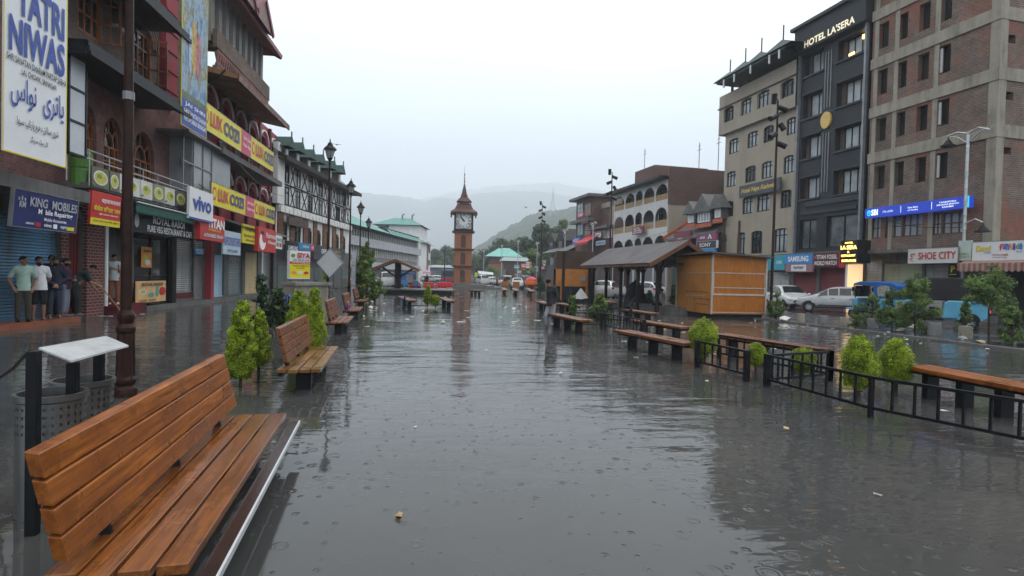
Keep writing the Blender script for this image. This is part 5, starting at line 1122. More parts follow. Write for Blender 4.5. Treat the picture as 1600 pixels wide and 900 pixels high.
sign(FR, FR.rect(1088, 1119, 377, 388, -.9, 1104), -.9, plain('graphite_board', (.05, .055, .055), .45, .15), [('SONY', .18, .75, .22, .78, M_LTRWHITE, dict(bold=.01))], 'dark electronics shop board with white capitals', thick=.2, frame=M_WHITE)
sign(FR, FR.rect(1095, 1117, 389, 397, -.9, 1106), -.9, plain('azure_board', (.03, .25, .60), .4, .1), [], 'plain azure board showing over the shelter roof', thick=.2)

sl3, sr3 = px(959, 340), px(1043.5, 320)
r3 = FR.root('white_arcade_block', 'white building with three tiers of scalloped arches and tan balcony panels', 'building', 0)
zf3 = [zz(FR, 959, y) for y in (303, 337.5, 371, 400)]
zt3 = zz(FR, 1000, 292); fl = [zt3, zz(FR, 1000, 325.5), zz(FR, 1000, 364.5), zz(FR, 1000, 387)]
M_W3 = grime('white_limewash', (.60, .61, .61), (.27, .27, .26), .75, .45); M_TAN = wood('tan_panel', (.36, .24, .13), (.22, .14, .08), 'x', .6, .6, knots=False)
wds = [(959.5, 975), (976, 991), (992, 1003.5), (1004.5, 1022), (1023, 1042.5)]
mb = MB(); mt_ = MB(); bw_ = MB()
for k in range(3):
    z1 = fl[k]; z0 = fl[k + 1] if k < 2 else 0
    hl = []
    for a, b in wds:
        s0, s1 = px(a, 340) + .05, px(b, 340) - .05; hh = z1 - z0
        if k < 2: hl.append((s0, s1, z0 + .30, z1 - .42)); mt_.box(s0 - .02, s1 + .02, .065, .12, z0 + .30, z0 + .30 + hh * .27)
        else: hl.append((s0, s1, .2, z1 - .5))
    wall(mb, sl3, sr3, z0, z1, hl, 0, .06)
    for h in hl:
        zs_ = h[3] - min((h[1] - h[0]) * .42, 1.0); c = (h[0] + h[1]) / 2; arch_fill(mb, h[0], h[1], zs_, h[3], 0, .06, n=10)
mb.build('arcade_wall', M_W3, r3); mt_.each('balcony_panel', M_TAN, r3)
mb = MB(); mb.box(sl3, sr3 - .02, 2.2, 2.4, 0, zt3 - .1); mb.box(sl3, sr3 - .02, .07, 9, zt3 - .12, zt3 - .06); [mb.box(sl3, sr3, .3, 2.2, z - .1, z + .05) for z in fl[1:3]]; mb.build('gallery_back', grime('grey_limewash', (.26, .27, .28), (.12, .12, .12), .8, .4), r3)  # white limewash toned grey, so the gallery's shade is in the colour
mb = MB()
for k in range(2):
    for q in (.12, .55, .8): x = sl3 + (sr3 - sl3) * q; mb.box(x, x + .9, 2.12, 2.2, fl[k + 1] + .1, fl[k + 1] + 2.1)
mb.each('gallery_door', M_TIMBER, r3)
mb = MB(); mb.box(sl3 - .8, sr3 + .1, -1.1, 0, zt3 - .05, zt3 + .18); mb.build('eave', M_BLACK, r3)
mb = MB(); sb = px(1131, 340, 0); mb.box(sr3 + .02, sr3 + .3, 0, 14, 0, zz(FR, 1046, 319)); mb.build('side_wall', M_BEIGE, r3)
M_BRK_D = brick('dark_brown_brick', (.17, .070, .058), (.12, .06, .05), (.15, .12, .11), .24, .08, .012, .4)
mb = MB(); mb.box(sr3 + .04, sr3 + .36, -.05, 15, zz(FR, 1046, 319), zz(FR, 1044, 262)); q0 = px(992, 280, 1.5); q1 = px(1023, 270, 1.5)
mb.box(q0, q1, 1.5, 8, zt3, zz(FR, 1007, 263.5, 1.5)); mb.build('brick_upper_block', M_BRK_D, r3)
sign(FR, FR.rect(988, 1005, 354, 366, -.5, 996), -.5, plain('deep_red_board', (.16, .03, .04), .5, .2), [('HOTEL', .1, .7, .62, .85, M_LTRWHITE), ('NEW PARK', .15, .85, .36, .56, M_LTRWHITE), ('RESTAURANT', .1, .9, .1, .3, M_LTRWHITE)], 'small deep red hotel board on the white arcade balcony', thick=.12)
tk = FR.root('water_tank', 'green plastic water tank on the roof edge left of the beige hotel', 'water tank', px(1120, 265, 4), 6, zz(FR, 1120, 268, 4) - 1.6)
MB().lathe([(1.0, 0), (1.05, .2), (1.0, .5), (1.05, .8), (1.0, 1.1), (1.05, 1.4), (.9, 1.8), (.3, 2.0)], 16).build('body', plain('tank_green', (.02, .22, .13), .45, .15), tk)
for pxx, py, hh, lab in ((1007, 262, 3.5, 'thin roof aerial over the brick block of the white arcade'), (1092, 265, 4, 'tall thin aerial on the dark brick roof'), (1122, 262, 4.5, 'thin aerial standing behind the green water tank')):
    an = FR.root('aerial', lab, 'aerial', px(pxx, py, 7), 7, zz(FR, pxx, py, 7) - 1); mb = MB(); mb.tube([(0, 0, 0), (0, 0, hh)], .05, 5); mb.beam((-.4, 0, hh * .8), (.4, 0, hh * .8), .05); mb.beam((-.25, 0, hh * .9), (.25, 0, hh * .9), .05); mb.build('mast', M_GREY, an)

# brick houses beyond the arcade
sl2, sr2 = px(900, 350), px(958, 350)
r2 = FR.root('brick_corner_house', 'narrow brick house with green framed bay windows and a flat roof beyond the white arcade', 'building', 0)
sm2 = px(926, 350); z2t = zz(FR, 912, 312); z2b = zz(FR, 912, 346)
mb = MB(); mb.box(sl2, sm2, 0, 10, 0, z2t); mb.build('wall', M_BRK_D, r2)
mb = MB(); mb.box(sl2 - .7, sm2 + .6, -.9, 10, z2t, z2t + .35); mb.box(sl2 - .6, sm2 + .3, -.8, 0, z2b - .2, z2b + .2); mb.build('eave', M_DCONC, r2)
for (a, b, yt, yb) in ((903, 912, 318, 337), (915, 924, 318, 337), (903, 912, 349, 368), (915, 924, 350, 368)):
    h = FR.rect(a, b, yt, yb); window(r2, h, -.08, plain('green_frame', (.10, .20, .17), .5, .3), M_CURTAIN if a < 910 else plain('pink_blind', (.35, .17, .17), .6, .2), 2, (.6,), .12)
zs2 = zz(FR, 942, 357); r2b = FR.root('pink_shuttered_house', 'lower brick house with pink shuttered windows and a red shop awning', 'building', 0)
mb = MB(); mb.box(sm2, sr2, 0, 9, 0, zs2); mb.box(sm2, sr2 + .2, 1.2, 9, zs2, zz(FR, 942, 318, 1.2)); mb.build('wall', M_BRK_D, r2b)
mb = MB(); mb.box(sm2, sr2 + .1, 1.1, 1.2, zz(FR, 942, 326, 1.1), zz(FR, 942, 318, 1.1)); mb.box(sm2 + 3, sm2 + 4.5, 1.1, 1.2, zs2, zz(FR, 942, 318, 1.1)); mb.each('render_patch', M_RCONC, r2b)
mb = MB(); mb.box(sm2 - .2, sr2 + .2, -.9, 0, zs2 - .1, zs2 + .2); mb.build('eave', M_DCONC, r2b)
for k in range(4):
    a = sm2 + (sr2 - sm2) * (k + .12) / 4; b = sm2 + (sr2 - sm2) * (k + .88) / 4; window(r2b, (a, b, zz(FR, 942, 373), zz(FR, 942, 360)), -.05, M_WHITE, plain('pink_shutter', (.42, .16, .19), .6, .2), 3, (), .1)
aw = FR.root('awning', 'bright red sloping awning over a far shop beyond the white arcade', 'awning', px(921, 380), 0, zz(FR, 932, 381))
mb = MB(); L_ = px(943, 375) - px(921, 380); mb.add([(0, 0, 1.3), (L_, 0, 1.3), (L_, -2.2, .1), (0, -2.2, .1), (0, -2.2, -.2), (L_, -2.2, -.2)], [(0, 1, 2, 3), (3, 2, 5, 4)]); mb.build('canvas', plain('awning_scarlet', (.55, .03, .04), .55, .15), aw)
sign(FR, FR.rect(908, 919, 339, 349, -.7), -.7, plain('deep_red_board', (.16, .03, .04), .5, .2), [('SALON', .1, .9, .3, .8, M_LTRWHITE)], 'small red board between floors of the green framed brick house', thick=.1)
sign(FR, FR.rect(903, 911, 333, 339, -.9), -.9, M_PINK, [('CAFE', .1, .9, .2, .8, M_LTRWHITE)], 'tiny pink board at the upper corner of the green framed house', thick=.1)
sign(FR, FR.rect(894, 907, 371, 381, -1.4), -1.4, plain('royal_blue_board', (.03, .09, .40), .45, .1), [('HDFC', .15, .85, .3, .75, M_LTRWHITE)], 'small royal blue shop board at the foot of the green framed house', thick=.15)
sign(FR, FR.rect(930, 938, 364, 371, -.7), -.7, M_WHITE, [('TOUR', .1, .9, .3, .8, M_LBLACK)], 'little white board on the pink shuttered house', thick=.1)
sign(FR, FR.rect(931, 945, 376, 383, -1.3), -1.3, plain('pale_blue_board', (.34, .42, .52), .5, .1), [('KASHMIR ARTS', .1, .9, .3, .7, M_BLUE)], 'pale blue shop board beside the red awning', thick=.12)
# dark gabled timber houses
sl1, sr1 = px(860, 390), px(899, 380)
r1 = FR.root('gabled_timber_house', 'old grey timber house with two dark gables and a long tin roof', 'building', 0)
z1e = zz(FR, 878, 392); mb = MB(); mb.box(sl1, sr1, 0, 12, 0, z1e); mb.build('wall', grime('grey_timber_wall', (.16, .155, .15), (.05, .05, .05), .8, .5), r1)
mb = MB(); mb.add([(sl1 - 1, -1.2, z1e - .2), (sr1, -1.2, z1e - .2), (sr1, 6, z1e + 3.2), (sl1 - 1, 6, z1e + 3.2), (sr1, 12, z1e), (sl1 - 1, 12, z1e)], [(0, 1, 2, 3), (3, 2, 4, 5)]); rf = mb.build('roof', plain('grey_slate', (.11, .11, .11), .6, .35, 2), r1)
for xp in (877, 892):
    c = px(xp, 370, 2); w = 2.2; zt = zz(FR, xp, 362 if xp < 880 else 355, 1); zb_ = z1e + .6
    mb = MB(); mb.add([(c - w, .2, zb_ + 1), (c + w, .2, zb_ + 1), (c, .2, zt), (c - w, 6, zb_ + 1), (c + w, 6, zb_ + 1), (c, 6, zt)], [(0, 1, 2), (0, 2, 5, 3), (1, 4, 5, 2)]); mb.box(c - w * .8, c + w * .8, .4, 6, z1e, zb_ + 1.1); mb.build('gable', plain('soot_boards', (.04, .037, .035), .7, .4), rf)
    mb = MB(); mb.box(c - .8, c + .8, .3, .4, zb_ - .2, zb_ + 1); mb.build('gable_window', M_GLASS, rf)
mb = MB()
for k in range(7): x = sl1 + (sr1 - sl1) * (k + .2) / 7; mb.box(x, x + 1.2, -.05, 0, z1e - 2.6, z1e - .9)
mb.each('window', M_CURTAIN, r1)
mb = MB(); zz_ = zz(FR, 930, 400); mb.box(px(700 + 158, 420), sr2, -.4, 0, 0, zz_ * .8); mb.build('shop_fronts', plain('drab_shopfronts', (.09, .075, .075), .6, .5, .6), r1)

# the far end of the street: green roofed market house, stalls and boards
def blk(name, label, xl, xr, yt, yb, dep, wallm, roofm=None, ry=None, cat='building', thick=8, ins=3):
    A, B = D(xl, 430, dep), D(xr, 430, dep); F_ = Fac(A, B); r = F_.root(name, label, cat, 0); z1 = zz(F_, (xl + xr) / 2, yt); 
    mb = MB(); mb.box(0, F_.L, 0, thick, 0, z1); mb.build('wall', wallm, r)
    if roofm:
        mb = MB(); hip(mb, -1, F_.L + 1, -1, thick + 1, z1, zz(F_, (xl + xr) / 2, ry, thick / 2), min(ins, F_.L * .45)); mb.build('roof', roofm, r)
    return F_, r, z1
M_TINW = plain('pale_tin_roof', (.20, .25, .25), .5, .2, .5)
Fg, rg, zg = blk('market_house', 'brick market house under a wide pale green roof right of the clock tower', 763, 810, 401, 430, 150, M_BRK_D, plain('sea_green_roof', (.10, .36, .30), .5, .2, .3), 387.5, thick=14, ins=7)
MB().box(0, Fg.L * .5, -.3, 0, 0, zg - 2).build('brick_front', M_TBRK, rg)
blk('low_shop', 'low gabled shop with a pale tin roof in front of the market house', 786, 823, 408, 430, 135, M_BRK_D, M_TINW, 402, thick=9, ins=1)
blk('drab_shop', 'drab shop with stained upper floor left of the hung shop boards', 757, 790, 421, 432, 128, M_GREYW)
blk('boarded_shop', 'low dark shop hung with coloured boards under the tall tree', 806, 862, 420, 432, 118, M_DCONC)
blk('roadside_shop', 'small grey shop with a pale tin roof left of the clock tower', 673, 702, 418, 432, 170, M_GREYW, M_TINW, 414, thick=8, ins=1)
Fb = Fac(D(800, 430, 112), D(870, 430, 112))
M_BOARDS = [M_SIGNW, M_SRED, plain('board_ochre', (.50, .33, .14), .5, .2), plain('board_teal', (.06, .20, .19), .5, .2), M_PINK, plain('pale_sign', (.42, .52, .60), .5, .12)]
bl = [(814, 822, 411, 420, 1, 'scarlet'), (822, 827, 409, 419, 0, 'tall white'), (827, 833, 409, 423, 2, 'ochre'), (803, 812, 413, 421, 3, 'teal green'), (835, 841, 416, 424, 5, 'pale blue'), (846, 852, 407, 415, 0, 'square white'), (845, 851, 416, 421, 4, 'rose pink'), (856, 861, 416, 423, 5, 'small pale grey'), (809, 815, 423, 427, 0, 'low white'), (822, 829, 423, 427, 5, 'low pale blue')]
for a, b, c, d, k, w in bl:
    bw0 = Fb.root('shop_board', w + ' shop board hung among the far stalls right of the clock tower', 'sign', px_ := Fb.sz(a, 420)[0], 0, zz(Fb, (a + b) / 2, d), 'shop boards over the far stalls')
    ww, hh_ = Fb.sz(b, 420)[0] - px_, zz(Fb, (a + b) / 2, c) - zz(Fb, (a + b) / 2, d); MB().box(0, ww, 0, .15, 0, hh_).build('panel', M_BOARDS[k], bw0)
    mb = MB(); [mb.box(.1 * ww, ww * .9, -.02, 0, hh_ * q, hh_ * (q + .12)) for q in (.3, .6)]; mb.build('lettering', M_RED if k in (0, 2, 5) else M_LTRWHITE, bw0)
for a, b, yt, c, lab in ((748, 772, 425, 'tarpaulin_pale', 'pale tarpaulin stall roof near the yellow sign right of the clock tower'), (806, 835, 428, 'tarpaulin_dark', 'dark stall roof below the hung shop boards')):
    st = thing('market_stall', lab, 'stall', D(a, 430, 110).xy.to_3d()); w_ = (b - a) / FPX * 110; zt = CAMH + (431 - yt) / FPX * 110
    mb = MB(); mb.add([(0, 0, zt - .4), (w_, 0, zt - .5), (w_, 3, zt), (0, 3, zt + .2)], [(0, 1, 2, 3)]); mb.build('canvas', plain(c, (.42, .45, .47) if 'pale' in c else (.06, .06, .065), .6, .2), st)
    mb = MB(); [mb.box(q, q + .12, 0, .12, 0, zt - .4) for q in (0, w_ / 2, w_ - .12)]; mb.box(0, w_, .5, 2.5, 0, .9); mb.build('frame', M_DCONC, st)
sg_ = thing('traffic_sign', 'small yellow sign on a post right of the clock tower', 'sign', D(744, 430, 108).xy.to_3d()); mb = MB(); mb.tube([(0, 0, 0), (0, 0, 2.2)], .05, 6); mb.build('post', M_GREY, sg_); MB().box(-.28, .28, -.06, 0, 1.4, 2.2).build('plate', plain('sign_lime', (.55, .58, .03), .4, .1), sg_)

# lattice mast on the hill
mt = thing('lattice_mast', 'thin lattice radio mast standing on the misty hill', 'mast', D(863, 345, 700)); H_ = 60 / FPX * 700 * .85; mb = MB()
for sx in (-1, 1):
    for sy in (-1, 1): mb.tube([(sx * 5, sy * 5, -8), (sx * .5, sy * .5, H_ * .75), (0, 0, H_)], .22, 4)
for k in range(14):
    z0, z1 = -6 + (H_ * .75 + 6) * k / 14, -6 + (H_ * .75 + 6) * (k + 1) / 14; w0, w1 = 4.9 - 4.4 * k / 14, 4.9 - 4.4 * (k + 1) / 14
    mb.beam((-w0, -w0, z0), (w1, -w1, z1), .2); mb.beam((w0, -w0, z0), (-w1, -w1, z1), .2)
mb.build('frame', M_GALV, mt)
# ================================================================== foliage
def leaves(n, centers, radii, size, mats, name, parent, seed=0, flat=.6, shell_=.55, up=.3, aspect=.55, jit=.12):
    r = np.random.default_rng(seed); C = np.array(centers, float); Rd = np.array(radii, float); 
    if Rd.ndim == 1: Rd = np.stack([Rd] * 3, 1)
    wt = Rd.prod(1) ** (2 / 3); ci = r.choice(len(C), n, p=wt / wt.sum())
    d = r.normal(size=(n, 3)); d /= np.linalg.norm(d, axis=1)[:, None]
    rad = (shell_ + (1 - shell_) * r.random(n) ** .6) * (1 + jit * r.normal(size=n)); P = C[ci] + d * rad[:, None] * Rd[ci]
    nrm = d + r.normal(size=(n, 3)) * .8 + np.array([0, 0, up]); nrm /= np.linalg.norm(nrm, axis=1)[:, None]
    t = np.cross(nrm, r.normal(size=(n, 3))); t /= np.linalg.norm(t, axis=1)[:, None]; b = np.cross(nrm, t)
    s = size * (.6 + .8 * r.random(n)); a = s * aspect
    q = np.stack([P - t * s[:, None], P - b * a[:, None] + t * s[:, None] * .1, P + t * s[:, None], P + b * a[:, None] + t * s[:, None] * .1], 1).reshape(-1, 3)
    me = bpy.data.meshes.new(name); me.vertices.add(n * 4); me.vertices.foreach_set('co', q.ravel().astype(np.float32)); me.loops.add(n * 4); me.polygons.add(n)
    me.loops.foreach_set('vertex_index', np.arange(n * 4, dtype=np.int32)); me.polygons.foreach_set('loop_start', np.arange(0, n * 4, 4, dtype=np.int32)); me.polygons.foreach_set('loop_total', np.full(n, 4, dtype=np.int32))
    for m in mats: me.materials.append(m)
    k = len(mats); w = r.random(k) + .5; clump = r.integers(0, k, len(C)); mi = np.where(r.random(n) < .55, clump[ci], r.integers(0, k, n)); me.polygons.foreach_set('material_index', mi.astype(np.int32)); me.update(calc_edges=True)
    o = bpy.data.objects.new(name, me); COL.objects.link(o); o.parent = parent; return o
LM_THUJA = [leafmat('thuja_bright', (.42, .53, .03)), leafmat('thuja_mid', (.26, .34, .025)), leafmat('thuja_deep', (.055, .11, .012))]
LM_FEATH = [leafmat('feather_light', (.18, .27, .065)), leafmat('feather_mid', (.10, .17, .045)), leafmat('feather_dark', (.04, .08, .025))]
LM_BROAD = [leafmat('broad_light', (.06, .11, .03)), leafmat('broad_mid', (.025, .055, .022)), leafmat('broad_blue', (.018, .038, .028))]
LM_TREE = [leafmat('tree_light', (.055, .095, .025)), leafmat('tree_mid', (.030, .060, .018)), leafmat('tree_dark', (.017, .036, .013))]
M_BARK = plain('bark', (.055, .04, .03), .8, .4, 5, bmp=.4)
M_STAKE = plain('young_stem', (.05, .035, .025), .7, .3, 6)

def topiary(g, htop, hbot, w, label, seed, shape='cone', name='clipped_shrub', n=None, stems=1):
    rt = thing(name, label, 'shrub', (g.x, g.y, 0), rng.uniform(0, 6), 'clipped golden green shrubs')
    H = htop - hbot; r = np.random.default_rng(seed); cen = []; rad = []
    k = 34
    for i in range(k):
        t = (i + .5) / k
        if shape == 'cone': rr_ = w / 2 * (1 - .62 * t ** 1.5) * (.72 if t < .08 else 1)
        elif shape == 'egg': rr_ = w / 2 * math.sin(PI * (.16 + .80 * t)) ** .6
        else: rr_ = w / 2 * math.sqrt(max(.05, 1 - (2 * t - 1) ** 2))
        for j in range(7):
            a = r.uniform(0, 2 * PI); q = rr_ * r.uniform(.35, .84); b = max(.03, rr_ * r.uniform(.20, .38)); cen.append((q * math.cos(a), q * math.sin(a), hbot + H * t * .97 + r.normal() * .015)); rad.append((b, b, b * 1.15))
    area = w * H; leafs = .0135 if not n else .03; n = n or int(min(48000, 16000 + area * 56000))
    leaves(n, cen, rad, leafs, LM_THUJA, 'foliage', rt, seed, shell_=.62, up=.6, aspect=.34, jit=.07)
    mb = MB()
    for i in range(stems): a = i * 2.1; mb.tube([(.05 * i * math.cos(a), .05 * i * math.sin(a), -.2), (.03 * i, 0, hbot + H * .25), (.01, 0, hbot + H * .7)], [.022, .018, .008], 7)
    mb.build('stem', M_STAKE, rt); return rt
def zof(g, x, y): return ZAT(g, x, y)
sh = [((376, 604), (374, 470), (376, 588), 60, 'tall golden green clipped cone shrub just beyond the near bench', 'cone'),
      ((404, 596), (407, 484), (404, 567), 42, 'slim clipped shrub tucked behind the tallest cone shrub', 'cone'),
      ((466, 560), (466, 452), (466, 540), 44, 'bushy clipped shrub with a loose top behind the second bench', 'egg'),
      ((490, 563), (490, 449), (490, 541), 44, 'broad clipped cone shrub touching the second bench backrest', 'cone'),
      ((1097, 570), (1098, 497), (1098, 557), 50, 'round golden shrub at the end of the two long tables', 'ball'),
      ((1180, 590), (1181, 537), (1180, 569), 34, 'small leggy golden shrub beside the fence corner posts', 'ball'),
      ((1254, 590), (1253, 544), (1253, 581), 42, 'low golden shrub behind the cross rails of the fence enclosure', 'ball'),
      ((1340, 618), (1340, 523), (1340, 603), 62, 'larger of two round golden shrubs behind the near black fence', 'egg'),
      ((1398, 616), (1398, 529), (1398, 597), 58, 'smaller of two round golden shrubs, nearer the plank bench', 'egg'),
      ((668, 480), (668, 445), (668, 474), 18, 'small cone shrub in mid street before the clock tower', 'cone'),
      ((680, 482), (680, 460), (680, 478), 16, 'tiny golden shrub at the foot of the cone shrub in mid street', 'ball')]
for i, (gp, tp, bp, wpx, lab, shp) in enumerate(sh):
    g = G(*gp); dep = (g - CP).dot(CD); topiary(g, zof(g, *tp), max(.05, zof(g, *bp)), wpx * .9 / FPX * dep, lab, 30 + i, shp, n=6000 if dep > 20 else None, stems=1 + (i in (4, 7, 8)))

def feathery(g, H, W, label, seed, n=5000, mats=LM_FEATH, name='young_tree', group='feathery young trees along the right kerb', zb=.1, leaf=.058, asp=.2, low=.10):
    rt = thing(name, label, 'tree', (g.x, g.y, 0), 0, group); r = np.random.default_rng(seed); cen = []; rad = []; mb = MB()
    mb.tube([(0, 0, -.2), (r.normal() * .04, r.normal() * .04, H * .5), (r.normal() * .06, 0, H * .95)], [.035, .025, .008], 6)
    for i in range(34):
        t = r.uniform(low, 1); a = r.uniform(0, 2 * PI); L = W / 2 * (1.1 - .75 * t) * r.uniform(.5, 1.15); z0 = H * t * .85; e_ = Vector((L * math.cos(a), L * math.sin(a), z0 + H * .08 * r.uniform(-.5, 1.5)))
        mb.tube([(0, 0, z0 * .92), e_ * .6 + Vector((0, 0, z0 * .4)), e_], [.014, .009, .004], 4)
        for q in (.55, .95): c = Vector((0, 0, z0)).lerp(e_, q); b = W * .085 * r.uniform(.6, 1.4); cen.append(tuple(c)); rad.append((b, b, b * 1.1))
    cen.append((0, 0, H * .97)); rad.append((.12, .12, H * .06))
    mb.build('trunk', M_BARK, rt); leaves(n, cen, rad, leaf, mats, 'crown', rt, seed, shell_=.02, up=.1, aspect=asp); return rt
for i, (gp, tpy, wpx, lab, n) in enumerate((((1337, 515), 478, 20, 'slender sapling in front of the blue auto rickshaw', 2200), ((1362, 512), 460, 40, 'thin young tree against the blue rickshaw flank', 3000), ((1393, 518), 450, 56, 'bushy young tree at the tail of the blue rickshaw', 4500), ((1430, 522), 428, 74, 'full feathery tree between the two auto rickshaws', 7000),
        ((1507, 526), 465, 26, 'narrow red tipped sapling over the rear rickshaw wheel', 2200), ((1545, 534), 414, 104, 'tallest feathery tree at far right under the striped awning', 9000), ((1580, 540), 478, 44, 'low drooping young tree at the right picture edge', 3500), ((1213, 500), 455, 34, 'grey green bush at the corner of the orange kiosk', 3000))):
    g = G(*gp); dep = (g - CP).dot(CD); feathery(g, zof(g, gp[0], tpy), wpx / FPX * dep, lab, 60 + i, int(n * (.8, .8, 1, 1.5, .8, 1, .9, .9)[i]), low=(.1, .1, .1, .1, .1, .42, .1, .1)[i])
for i, (gp, tpy, wpx, lab, n, mats) in enumerate((((937, 500), 462, 36, 'flowering green bush in the fenced bed by the second kiosk', 3500, LM_FEATH), ((893, 505), 464, 16, 'small green plant between the kiosk and the walking man', 1500, LM_FEATH), ((843, 458), 431, 20, 'leafy bush behind the walking man by the far tables', 2200, LM_TREE),
        ((1015, 478), 455, 16, 'dark bush beyond the shelter posts', 1500, LM_BROAD), ((1052, 478), 446, 14, 'dark bush between shelter and orange kiosk', 1500, LM_BROAD),
        ((572, 473), 380, 56, 'tall loose green tree behind the farthest benches', 9000, [LM_FEATH[0], LM_THUJA[2], LM_FEATH[1]]), ((563, 471), 436, 26, 'yellow green bush beside the tall loose tree', 2600, LM_THUJA), ((507, 474), 424, 10, 'tiny green shrub on top of the concrete planter wall', 900, LM_THUJA))):
    g = G(*gp); dep = (g - CP).dot(CD); feathery(g, zof(g, gp[0], tpy), wpx / FPX * dep, lab, 90 + i, n, mats, 'leafy_bush', None, leaf=.09, asp=.45)
# dark broad-leaved bed behind the second bench
for i, (gp, tpy, wpx, lab) in enumerate((((432, 520), 452, 52, 'dark blue green broad leaved bush behind the second bench'), ((408, 516), 432, 34, 'lanky broad leaved shoot above the clipped cone shrubs'), ((455, 512), 470, 30, 'low dark leafy bush next to the blue chair back'))):
    g = G(*gp); dep = (g - CP).dot(CD); feathery(g, zof(g, gp[0], tpy), wpx / FPX * dep, lab, 120 + i, (2200, 900, 1300)[i], LM_BROAD, 'broad_leaved_bush', None, leaf=.075, asp=.5)

def tree(px_, base, dep, H, W, label, seed, n=3600, mats=LM_TREE, leaf=None, conic=False):
    g = D(px_, 430, dep); rt = thing('street_tree', label, 'tree', (g.x, g.y, -.2), 0, 'broad trees at the far end of the street'); r = np.random.default_rng(seed); mb = MB(); cen = []; rad = []
    mb.tube([(0, 0, 0), (.1, 0, H * .3), (.25 * r.normal(), .2, H * .6)], [H * .028, H * .02, H * .01], 7)
    for i in range(16):
        a = r.uniform(0, 2 * PI); t = r.uniform(.38, 1.0); L = W * .5 * (math.sin(PI * min(1, .25 + .72 * t)) if not conic else (1.05 - t)) * r.uniform(.45, 1.0); e_ = Vector((L * math.cos(a), L * math.sin(a), H * t * .93))
        mb.tube([(0, 0, H * t * .5), e_ * .55 + Vector((0, 0, H * t * .28)), e_], [H * .010, H * .006, H * .002], 5)
        b = W * r.uniform(.11, .20); cen.append(tuple(e_)); rad.append((b, b, b * .75))
    mb.build('trunk', M_BARK, rt); leaves(n, cen, rad, leaf or H * .022, mats, 'crown', rt, seed, shell_=.2, up=.35, aspect=.7); return rt
for i, (x, ty, dep, wpx, lab, n, kw) in enumerate(((845, 347, 120, 46, 'tallest leafy tree rising behind the spotlight pole', 6000, {}), (866, 350, 128, 34, 'second tall tree leaning towards the dark gabled house', 4200, {}), (879, 336, 135, 24, 'pale thin topped tree beside the green framed brick house', 2600, dict(mats=[LM_FEATH[0], LM_TREE[0], LM_TREE[1]])), (812, 366, 160, 40, 'rounded tree behind the green market roof', 4200, {}),
        (783, 372, 165, 44, 'wide dark tree left of the green market roof', 4200, {}), (757, 388, 170, 36, 'low dark tree just right of the clock tower', 3600, {}), (742, 398, 175, 30, 'dark tree partly behind the clock tower', 3000, {}), (832, 385, 112, 28, 'lighter green tree over the hung shop boards', 3600, dict(mats=[LM_FEATH[0], LM_TREE[0], LM_TREE[1]])), (765, 414, 118, 26, 'low light green bushy tree over the pale stall', 2600, dict(mats=[LM_FEATH[0], LM_TREE[0], LM_FEATH[1]])),
        (680, 388, 210, 30, 'dark tree left of the clock tower behind the small shop', 3200, {}), (698, 385, 220, 34, 'broad dark tree immediately left of the clock tower', 3400, {}), (664, 400, 230, 24, 'small dark tree past the narrow gabled house', 2400, {}), (720, 392, 225, 30, 'dark tree directly behind the clock tower', 3000, {}), (688, 404, 185, 20, 'olive tree above the roadside shop roof', 2000, dict(mats=[LM_FEATH[0], LM_TREE[0], LM_TREE[1]])))):
    zt = CAMH + (430.5 + (x - 800) * .025 - ty) / FPX * dep; tree(x, 0, dep, zt, wpx / FPX * dep * 1.55, lab, 200 + i, int(n * 1.35), **kw)
r_ = np.random.default_rng(77); cen = []; rad = []
for k in range(90):
    x = r_.uniform(600, 905); dep = r_.uniform(235, 330); p = D(x, 430, dep); h = r_.uniform(7, 15) * (1 if x > 730 else .8) ; cen.append((p.x, p.y, h * .55)); rad.append((h * .42, h * .42, h * .55))
fw_ = leaves(26000, cen, rad, .42, LM_TREE, 'distant_wood', None, 78, shell_=.5, up=.4, aspect=.8); fw_['kind'] = 'stuff'; fw_['label'] = 'dark distant wood closing the end of the street'

